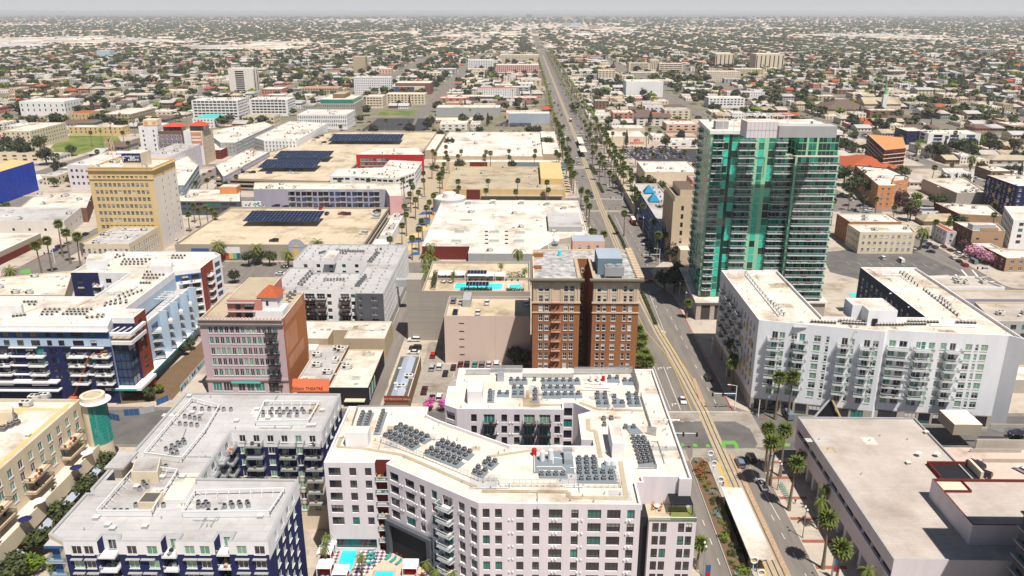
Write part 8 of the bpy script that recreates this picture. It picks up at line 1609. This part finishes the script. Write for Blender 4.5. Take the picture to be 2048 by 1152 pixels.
# rented bicycles
def bikemesh():
 b=MB()
 for x in(-.5,.5):
  for i in range(10):a,c=2*math.pi*i/10,2*math.pi*(i+1)/10;b.tube((x+.33*math.cos(a),0,.35+.33*math.sin(a)),(x+.33*math.cos(c),0,.35+.33*math.sin(c)),.03,'tyre',4)
 f=MB()
 for p,q in(((-.5,0,.35),(-.15,0,.8)),((-.15,0,.8),(.4,0,.85)),((.4,0,.95),(.5,0,.35)),((-.15,0,.8),(0,0,.35)),((0,0,.35),(.4,0,.8)),((.4,-.25,1.0),(.4,.25,1.0))):f.tube(p,q,.04,'rgteal',5)
 f.box(-.25,-.08,.9,.05,.08,.97,'tyre');return b.mesh('wheels'),f.mesh('frame')
bw_,bf_=bikemesh()
for k in range(9):
 p=P(1561+k*2.2,972+k*4.3);t=empty('bicycle',(p.x,p.y,.14),f'teal rental bicycle in the rack by the lamp, {NTH[k]} from the far end' if k else 'teal rental bicycle at the far end of the rack by the lamp','bicycle','rental bicycles in the rack');inst('wheels',bw_,t,(p.x,p.y,.14),.4);inst('frame',bf_,t,(p.x,p.y,.14),.4)
# people
def person(x,y,lab,cols=('navy','white'),z=.14,rz=0,px=True):
 p=P(x,y,z)if px else Vector((x,y));J=[(0,0,.95),(0,0,1.2),(0,0,1.42),(0,.02,1.55),(0,.02,1.72),(.11,0,.88),(.12,.12,.5),(.12,.1,.06),(-.11,0,.88),(-.12,-.14,.5),(-.12,-.22,.06),(.2,0,1.4),(.28,.02,1.12),(.27,.14,.88),(-.2,0,1.4),(-.28,-.02,1.12),(-.27,.1,.9)]
 E=[(0,1),(1,2),(2,3),(3,4),(0,5),(5,6),(6,7),(0,8),(8,9),(9,10),(2,11),(11,12),(12,13),(2,14),(14,15),(15,16)];rad=[.14,.14,.15,.06,.10,.09,.06,.045,.09,.06,.045,.06,.045,.035,.06,.045,.035]
 me=bpy.data.meshes.new('p');me.from_pydata(J,E,[]);o=bpy.data.objects.new('p',me);COL.objects.link(o);m=o.modifiers.new('s','SKIN');sv=me.skin_vertices[0].data
 for i,r_ in enumerate(rad):sv[i].radius=(r_,r_)
 sv[0].use_root=True;m2=o.modifiers.new('u','SUBSURF');m2 .levels=1;me2=bpy.data.meshes.new_from_object(o.evaluated_get(bpy.context.evaluated_depsgraph_get()));bpy.data.objects.remove(o)
 for c in(M['peach'],M[cols[0]],M[cols[1]]):me2 .materials.append(c)
 for f in me2 .polygons:f.material_index=1 if f.center.z<.95 else 2 if f.center.z<1.47 else 0
 me2 .name='person';o=bpy.data.objects.new('person',me2);COL.objects.link(o);o.location=(p.x,p.y,z);o.rotation_euler=(0,0,rz);tag(o,lab,'person')
for a in((1218,421,'walker in dark clothes halfway over the far crossing, left of two',('black','navy')),(1231,419,'walker in dark clothes on the far crossing, right of two',('dgrey','black')),(1500,806,'person in a white shirt on the pavement under the white corner block',('navy','white')),(1522,822,'person in pink on the corner pavement by the short signal pole',('black','pink')),(1446,973,'person in red waiting at the tram stop',('navy','red')),(806,668,'person in brown walking down the alley beside the concrete garage',('brown','brown')),(560,528,'person in grey on the plaza under the near parking deck',('dgrey','clad')),(1590,1008,'person in blue walking past the rental bicycles',('black','blue'))):person(*a)
# ================================================================ THE CITY BEYOND: houses, trees, streets to the horizon
BB=[(min(p[0]for p in f)-2,min(p[1]for p in f)-2,max(p[0]for p in f)+2,max(p[1]for p in f)+2)for f in FOOT]
for s in('95,305 145,312 245,288 235,272 110,280','750,232 835,232 835,220 756,220','723,262 850,262 880,236 750,236','1235,300 1400,300 1400,325 1275,322','986,255 1062,255 1062,241 1000,241','1640,505 1700,500 1835,505 1925,548 1720,560','1685,405 1735,405 1775,432 1680,432'):
 q=[P(*c)for c in PX(s)];BB.append((min(p.x for p in q),min(p.y for p in q),max(p.x for p in q),max(p.y for p in q)))
def free(x0,y0,x1,y1):return not any(x0<b[2]and x1>b[0]and y0<b[3]and y1>b[1]for b in BB)
HW=[('white','white'),('cream','cream'),('pale grey','clad'),('tan','tan'),('white','white'),('yellow','cream'),('brick','salmon'),('white','warm'),('peach','peach'),('white','warm'),('grey','grey'),('cream','cream'),('brown','brown')]
HR={'flat':[('white','rwhite'),('cream','rcream'),('grey','rgrey'),('white','rwhite'),('tan','rtan')],'gable':[('brown','rbrown'),('grey','rgrey'),('red-tiled','rtile'),('tan','rtan'),('pale','rpinkgrey'),('grey','rgrey')],'hip':[('brown','rbrown'),('grey','rgrey'),('tan','rtan'),('pale','rpinkgrey')]}
HM={}
def house(shape,st,wi,ri):
 k=(shape,st,wi,ri)
 if k in HM:return HM[k]
 w,r=MB(),MB();h=3.1*st+.4;X,Y=.5,.5;wm=HW[wi][1];rm=HR[shape][ri][1];q=rc(-X,-Y,X,Y)
 for i in range(4):a,c=q[i],q[(i+1)%4];w.face([(*a,0),(*c,0),(*c,h),(*a,h)],wm)
 for s_ in range(st):
  for f in(-.36,-.12,.12,.36):
   z=1.0+3.1*s_;w.face([(f-.05,-Y-.004,z),(f+.05,-Y-.004,z),(f+.05,-Y-.004,z+1.3),(f-.05,-Y-.004,z+1.3)],'g_dark')
   w.face([(X+.004,f-.04,z),(X+.004,f+.04,z),(X+.004,f+.04,z+1.3),(X+.004,f-.04,z+1.3)],'g_dark');w.face([(-X-.004,f+.04,z),(-X-.004,f-.04,z),(-X-.004,f-.04,z+1.3),(-X-.004,f+.04,z+1.3)],'g_dark')
 if shape=='flat':
  i=offset(q,.02)
  for a in range(4):c=(a+1)%4;r.face([(*q[a],h),(*q[c],h),(*q[c],h+.5),(*q[a],h+.5)],wm);r.face([(*q[a],h+.5),(*q[c],h+.5),(*i[c],h+.5),(*i[a],h+.5)],wm);r.face([(*i[c],h),(*i[a],h),(*i[a],h+.5),(*i[c],h+.5)],wm)
  r.face([(*p,h+.02)for p in i],rm);r.box(.1,.05,h,.2,.15,h+1.1,'lunit');r.box(-.3,-.2,h,-.22,-.12,h+.8,'duct');r.box(-.05,.2,h,.0,.3,h+.9,'unit')
 else:
  e=[(-X-.05,-Y-.04),(X+.05,-Y-.04),(X+.05,Y+.04),(-X-.05,Y+.04)];t=h+2.6;k=.28 if shape=='hip' else.0;A_,B2=(e[0][0]+k,0,t),(e[1][0]-k,0,t)
  r.face([(*e[0],h),(*e[1],h),B2,A_],rm);r.face([(*e[2],h),(*e[3],h),A_,B2],rm);r.face([(*e[3],h),(*e[0],h),A_],rm if k else wm);r.face([(*e[1],h),(*e[2],h),B2],rm if k else wm);r.face([(*p,h-.01)for p in e[::-1]],wm)
 HM[k]=(w.mesh('wall'),r.mesh('roof'));return HM[k]
HOUSES=[];TREES2=[]
rg=random.Random(21)
def fillblock(x0,y0,x1,y1,dens,comm):
 y=y0+3
 row=0
 while y<y1-12:
  d=rg.uniform(16,26)if not comm else rg.uniform(20,34);x=x0+rg.uniform(2,5)
  if y+d>y1-2:break
  while x<x1-9:
   w=rg.uniform(10,17)if rg.random()>comm else rg.uniform(16,40)
   if x+w>x1-1:break
   if rg.random()<dens and free(x,y,x+w,y+d):
    big=w>18;sh='flat' if rg.random()<(.9 if big else.42)else rg.choice(['gable','hip','gable']);st=rg.choice([1,2,2,3])if big else rg.choice([1,1,2]);st=st if st<4 else 3
    HOUSES.append((x+w/2,y+d/2,w,d*.85,sh,st,rg.randrange(len(HW)),rg.randrange(len(HR[sh]))))
   elif rg.random()<.9 and free(x,y,x+w,y+d):
    for _ in range(3):TREES2 .append((rg.uniform(x,x+w),rg.uniform(y,y+d),rg.uniform(.7,1.4)))
   for _ in range(2 if comm<.3 and rg.random()<.6 else 1):
    tx,ty=x+w*rg.uniform(.2,1.1),y+d+rg.uniform(-2,3)
    if free(tx-1,ty-1,tx+1,ty+1):TREES2 .append((tx,ty,rg.uniform(.6,1.35)))
   x+=w+rg.uniform(1.2,4)
  y+=d+rg.uniform(2,5);row+=1
for(x0,x1)in((-372,-250),(-486,-386),(-640,-500)):
 for(y0,y1)in((228,335),(349,497),(533,645),(657,828)):fillblock(x0+2,y0+4,x1-2,y1-4,.75,.3)
for(x0,x1)in((222,330),(344,452),(466,600),(614,760)):
 for(y0,y1)in((228,335),(349,497),(533,645),(657,828)):fillblock(x0+2,y0+4,x1-2,y1-4,.8,.15)
for(x0,y0,x1,y1)in((-234,533,38,645),(-234,657,38,828),(70,533,204,645),(70,657,204,828),(72,390,204,497)):fillblock(x0+4,y0+4,x1-6,y1-4,.62,.55)
for a,b_ in FX:
 for c,d in FY:
  if abs((a+b_)/2)>d*.72+120:continue
  near=abs((a+b_)/2-52)<150;fillblock(a+2,c+2,b_-2,d-2,.93,.5 if near else.16)
HOUSES.sort(key=lambda t:t[1]+abs(t[0])*.15);TREES2 .sort(key=lambda t:t[1])
def seen(x,y,z=4):
 u,v=proj(x,y,z);return-20<u<2068 and v<1180
HOUSES=[h for h in HOUSES if seen(h[0],h[1])];HO=[]
for i,(x,y,w,d,sh,st,wi,ri)in enumerate(HOUSES[:290]):
 o=empty('house',(x,y,.14));mw,mr=house(sh,st,wi,ri)
 inst('wall',mw,o,(x,y,.14),0,(w,d,1));inst('roof',mr,o,(x,y,.14),0,(w,d,1));o['category']='house' if w<18 else 'building';o['group']='houses and small blocks of the near suburbs'
 o['adesc']=f"{'small' if w * d < 300 else 'large' if w > 22 else 'mid-sized'} {HW[wi][0]} {'flat-roofed' if sh == 'flat' else 'gabled' if sh == 'gable' else 'hipped'} {'house' if w < 18 else 'building'}"+('' if sh=='flat' else f" with {HR[sh][ri][0]} roof")
L=[]
for(x,y,w,d,sh,st,wi,ri)in HOUSES[290:]:
 mw,mr=house(sh,st,wi,ri);L+=[(mw,(x,y,.12),0,(w,d,1)),(mr,(x,y,.12),0,(w,d,1))]
o=join_np(L,'distant_houses',None);o['kind']='stuff'
# named plants: nearest 300 palms and 290 trees as things, the rest as masses
TK=['tree0','tree1','tree1','tree2','tree4','tree5','tree3','tree0','tree1']
for(x,y,s)in TREES2:
 if seen(x,y):
  r_=rg.random()
  if r_<.13:PLANTS.append(('fan%d'%rg.randrange(4),x,y,.14,(1,rg.uniform(.6,1.15))))
  elif r_<.19:PLANTS.append(('cyp%d'%rg.randrange(2),x,y,.14,s))
  else:PLANTS.append((rg.choice(TK),x,y,.14,s*(1.3 if y>700 else 1.1)))
def small(k,seed):
# a thinner copy of each crown for the far masses
 rg=random.Random(seed);m={'tree0':'leaf','tree1':'leaf2','tree2':'leaf3','tree3':'leaf4','tree4':'leaf','tree5':'leaf2','plum0':'plum','cyp0':'leaf2','cyp1':'leaf2'}.get(k,'leaf');b=MB()
 if k.startswith('cyp'):hh=12 if k=='cyp0' else 16;b.cyl(0,0,1,hh,1.7 if hh<14 else 3,6,m,.1);return b.mesh('far_crown')
 if k.startswith('fan'):
  b.tube((0,0,0),(0,0,13.6),.2,'pbark',4);b.cyl(0,0,12.4,13.6,.7,6,'dry',1.7);b.cyl(0,0,13.6,15.2,2.0,7,'frond',.5);return b.mesh('far_palm')
 for i in range(46):
  d=Vector((rg.gauss(0,1),rg.gauss(0,1),rg.gauss(0,1)*.7)).normalized();o=Vector((0,0,5.2))+Vector((d.x*3.3,d.y*3.3,d.z*2.6))*rg.uniform(.55,1.1);u=Vector((rg.gauss(0,1),rg.gauss(0,1),rg.gauss(0,.6))).normalized()*1.7;v=u.cross(d+Vector((.1,.2,.3))).normalized()*1.3;b.face([o-u,o-v,o+u,o+v],m)
 return b.mesh('far_crown')
SM={};palms=[p for p in PLANTS if KIND[re.sub(r'\d','',p[0])][0]=='palm_tree'];trees=[p for p in PLANTS if KIND[re.sub(r'\d','',p[0])][0]=='tree']
for LL,cap_,nm in((palms,295,'distant_palms'),(trees,290,'distant_trees')):
 LL.sort(key=lambda t:(t[1]**2+t[2]**2));L=[]
 LL=[t for t in LL if seen(t[1],t[2],8)]
 for i,(k,x,y,z,s)in enumerate(LL):
  sc=(s[0],s[0],s[1])if isinstance(s,tuple)else(s,s,s);rz=(i*2.39)%6.28
  if i<cap_:
   kk=re.sub(r'\d','',k);nme,cat,ds=KIND[kk];t=empty(nme,(x,y,z),rz=rz);a,c=PM[k];o=inst('trunk',a,None,(0,0,0),0,sc);o.parent=t;o=inst('crown',c,None,(0,0,0),0,(sc[0],sc[0],sc[2]));o.parent=t
   if kk in('fan','date','queen'):o.scale=(sc[0],sc[0],sc[0]);o.location=(0,0,{'fan':14,'date':7.5,'queen':8.5}[kk]*(sc[2]-sc[0]))
   t['adesc']=(TREEADJ[int(k[-1])]+' tree')if kk=='tree' else(('tall ' if sc[2]>1.02 else 'short ' if sc[2]<.8 else '')+ds);t['category']=cat;t['group']='fan and feather palms of the streets' if nme=='palm_tree' else 'street and garden trees'
  else:
   if k not in SM:SM[k]=small(k,len(SM))
   L.append((SM[k],(x,y,z),rz,sc))
 o=join_np(L,nm,None);o['kind']='stuff'
# cars: up to 300 as things
CARS=[c for c in CARS if seen(c[0],c[1],1)];CARS.sort(key=lambda c:(c[6]is None,c[0]**2+c[1]**2));L=[]
for i,(x,y,z,kind,col,rz,lab)in enumerate(CARS):
 bm_,gm,wh,CL_,CW_=carmesh(kind,col)
 if i<295:
  t=empty({'van':'van','pickup':'pickup_truck'}.get(kind,'car'),(x,y,z),lab,{'van':'van','pickup':'pickup truck'}.get(kind,'car'),'cars on the streets, lots and decks',rz)
  if not lab:t['adesc']=f"{ {'steel': 'blue-grey', 'tan': 'tan'}.get(col, col) } { {'suv': 'estate car', 'sedan': 'car', 'pickup': 'pickup truck', 'van': 'van'}[kind] }"
  for n_,me in(('body',bm_),('glass',gm)):o=inst(n_,me,None,(0,0,0));o.parent=t
  if i<110:
   for sx in(-1,1):
    for sy in(-.31,.31):o=inst('wheel',wh,None,(sx*(CW_/2-.1),CL_*sy,.34));o.parent=t
 else:L+=[(bm_,(x,y,z),rz,1.0),(gm,(x,y,z),rz,1.0)]
if L:o=join_np([(a,b_,c,(1,1,1))for a,b_,c,d in L],'distant_cars',None);o['kind']='stuff'
# the far plain, to the horizon: roofs and tree masses as two sheets of small solids
def far_field():
 rn=np.random.default_rng(4)
 def scatter(n,y0,y1,pw):
  inv=rn.uniform(1/y1**pw,1/y0**pw,n);y=inv**(-1/pw);x=rn.uniform(-.72,.72,n)*y;return x,y
 def nz(x,y,s,k):return np.sin(x/s+k)*np.cos(y/(s*1.7)+k*2)+.6*np.sin((x+y)/(s*.6)+3*k)*np.cos((x-2*y)/(s*1.1))
 x,y=scatter(85000,2450,15000,.9);zone=nz(x,y,900,1)+.5*nz(x,y,260,2)-np.clip((y-3500)/9000,0,.45);gx=(x+8)%124;keep=(np.abs(x-52)>24)&(gx>13)&((y%190)>14)&(rn.random(len(x))<np.where(zone>.35,1,np.where(zone<-.5,.3,.75)));x,y,zone=x[keep],y[keep],zone[keep]
 big=(zone>.45)&(rn.random(len(x))<.12);g=1+y/9000;w=np.where(big,rn.uniform(40,130,len(x)),rn.uniform(9,22,len(x)))*g;d=np.where(big,rn.uniform(30,80,len(x)),rn.uniform(9,20,len(x)))*g;h=np.where(big,rn.uniform(6,12,len(x)),rn.uniform(3.5,8,len(x)))
 n=len(x);c=np.array([(-.5,-.5,0),(.5,-.5,0),(.5,.5,0),(-.5,.5,0),(-.5,-.5,1),(.5,-.5,1),(.5,.5,1),(-.5,.5,1)]);V=c[None]*np.stack([w,d,h],1)[:,None]+np.stack([x,y,np.full(n,.05)],1)[:,None]
 F=np.array([(0,1,5,4),(1,2,6,5),(3,0,4,7),(4,5,6,7)]);L=(F[None]+8*np.arange(n)[:,None,None]).ravel();wm=rn.integers(0,5,n);rm=np.where(big,rn.integers(5,8,n),rn.integers(5,10,n));MI=np.stack([wm,wm,wm,rm],1).ravel()
 o=raw_mesh('distant_roofs',V.reshape(-1,3),L,np.full(4*n,4),MI,[M[k]for k in('warm','cream','tan','peach','clad','rcream','rpinkgrey','rgrey','rbrown','salmon')]);o['kind']='stuff'
 x,y=scatter(30000,2450,17000,.9);st=rn.random(len(x))<.33;x=np.where(st,np.round((x+3)/124)*124-3+rn.choice([-8,8],len(x)),x);keep=(nz(x,y,900,1)+.4*nz(x,y,150,5)<rn.uniform(-.7,1.3,len(x))+np.clip((y-3000)/2500,0,.8))&(rn.random(len(x))<np.where(np.abs(x-52)<22,0,.8));x,y=x[keep],y[keep];n=len(x)
 t=(1+5**.5)/2;iv=np.array([(-1,t,0),(1,t,0),(-1,-t,0),(1,-t,0),(0,-1,t),(0,1,t),(0,-1,-t),(0,1,-t),(t,0,-1),(t,0,1),(-t,0,-1),(-t,0,1)])/1.9
 jf=np.array([(0,11,5),(0,5,1),(0,1,7),(0,7,10),(0,10,11),(1,5,9),(5,11,4),(11,10,2),(10,7,6),(7,1,8),(3,9,4),(3,4,2),(3,2,6),(3,6,8),(3,8,9),(4,9,5),(2,4,11),(6,2,10),(8,6,7),(9,8,1)])
 s=rn.uniform(2.6,5.2,n)*(1+y/5500);V=iv[None]*rn.uniform(.7,1.25,(n,12,1))*np.stack([s*rn.uniform(.8,2.2,n),s,s*.8],1)[:,None]+np.stack([x,y,s*.75+1],1)[:,None]
 L=(jf[None]+12*np.arange(n)[:,None,None]).ravel();o=raw_mesh('distant_tree_masses',V.reshape(-1,3),L,np.full(20*n,3),np.repeat(rn.integers(0,4,n),20),[M['leaf2'],M['leaf2'],M['leaf'],M['leaf2']]);o['kind']='stuff'
far_field()
# dry river channel and pale rail land at the upper left
sheet('river_bed',[[tuple(P(x,y))for x,y in PX('0,88 130,83 330,66 520,50 620,44 720,40 720,43 620,48 520,55 340,73 150,90 0,97')]],.3,'rcream');sheet('dry_grass_bank',[[tuple(P(x,y))for x,y in PX('0,80 120,78 330,62 520,47 520,49 330,66 130,82 0,88')]],.35,'grass')
for x_,w_,yt,yb,lab,wl in((1132,14,30,41,'pale office block standing on the horizon right of the boulevard','cream'),(1058,10,29,36,'dark low tower on the horizon at the end of the boulevard','dgrey'),(656,8,15,23,'hazy pinkish tower on the left horizon','pink'),(1150,17,46,56,'blue-green mid-rise below the horizon office block','ltblue'),(1132,16,46,54,'cream mid-rise left of the blue-green one near the horizon','cream'),(1190,22,51,61,'cream and pink mid-rise right of the blue-green one near the horizon','peach'),(1870,30,107,118,'white building standing out in the suburbs at upper right','white'),(1975,30,99,114,'dark gridded office slab at upper right','grey'),(40,88,88,97,'long white shed with a black door at far upper left','white'),(205,26,101,116,'blue-grey box of a building in the hazy industrial strip','ltblue')):
 r,q,h=S('office_building',lab,'office building',None,(x_-w_/2,x_+w_/2,yt,yb,30),0,wl,'rwhite',('dark',6,3,2.5,4.5,2)if wl in('cream','grey','peach')else None)
# ---------------------------------------------------------------- labels for look-alikes: what they stand by, then their order from it
def ordn(k):return['nearest','second','third','fourth','fifth','sixth','seventh','eighth','ninth','tenth'][k]if k<10 else f"{k + 1}{'th' if 10 <= k % 100 <= 20 else {1: 'st', 2: 'nd', 3: 'rd'}.get((k + 1) % 10, 'th')}"
G={}
LP2=[(r_,x,y,proj(x,y))for r_,x,y in LAND]
for o in[o for o in bpy.data.objects if 'adesc' in o]:
 x,y=o.location.x,o.location.y;u=proj(x,y)
 best=min(LP2,key=lambda t:math.hypot(u[0]-t[3][0],(u[1]-t[3][1])*2.2));du,dv=u[0]-best[3][0],(u[1]-best[3][1])*2.2
 rel=('right of' if du>0 else 'left of')if abs(du)>abs(dv)else('in front of' if dv>0 else 'beyond')
 G.setdefault((o['adesc'],rel,best[0]),[]).append((math.hypot(du,dv),o))
for(d,rel,ref),L in G.items():
 L.sort(key=lambda t:t[0])
 for k,(_,o)in enumerate(L):
  o['label']=f'{d} {rel} {ref}' if len(L)==1 else f'{ordn(k)} {d} {rel} {ref}'
  del o['adesc']
flush()
# ---------------------------------------------------------------- haze
hm=bpy.data.materials.new('haze');hm.use_nodes=True;hn=hm.node_tree;hn.nodes.remove(hn.nodes['Principled BSDF'])
pv_=hn.nodes.new('ShaderNodeVolumePrincipled');pv_.inputs['Color'].default_value=(.86,.90,.96,1);pv_.inputs['Density'].default_value=6e-5;pv_.inputs['Anisotropy'].default_value=.2
hn.links.new(pv_.outputs[0],hn.nodes['Material Output'].inputs['Volume']);M['hz']=hm
b=MB();b.box(-33000,-3400,-1,33000,41000,128,'hz');o=b.build('haze');o['kind']='stuff'
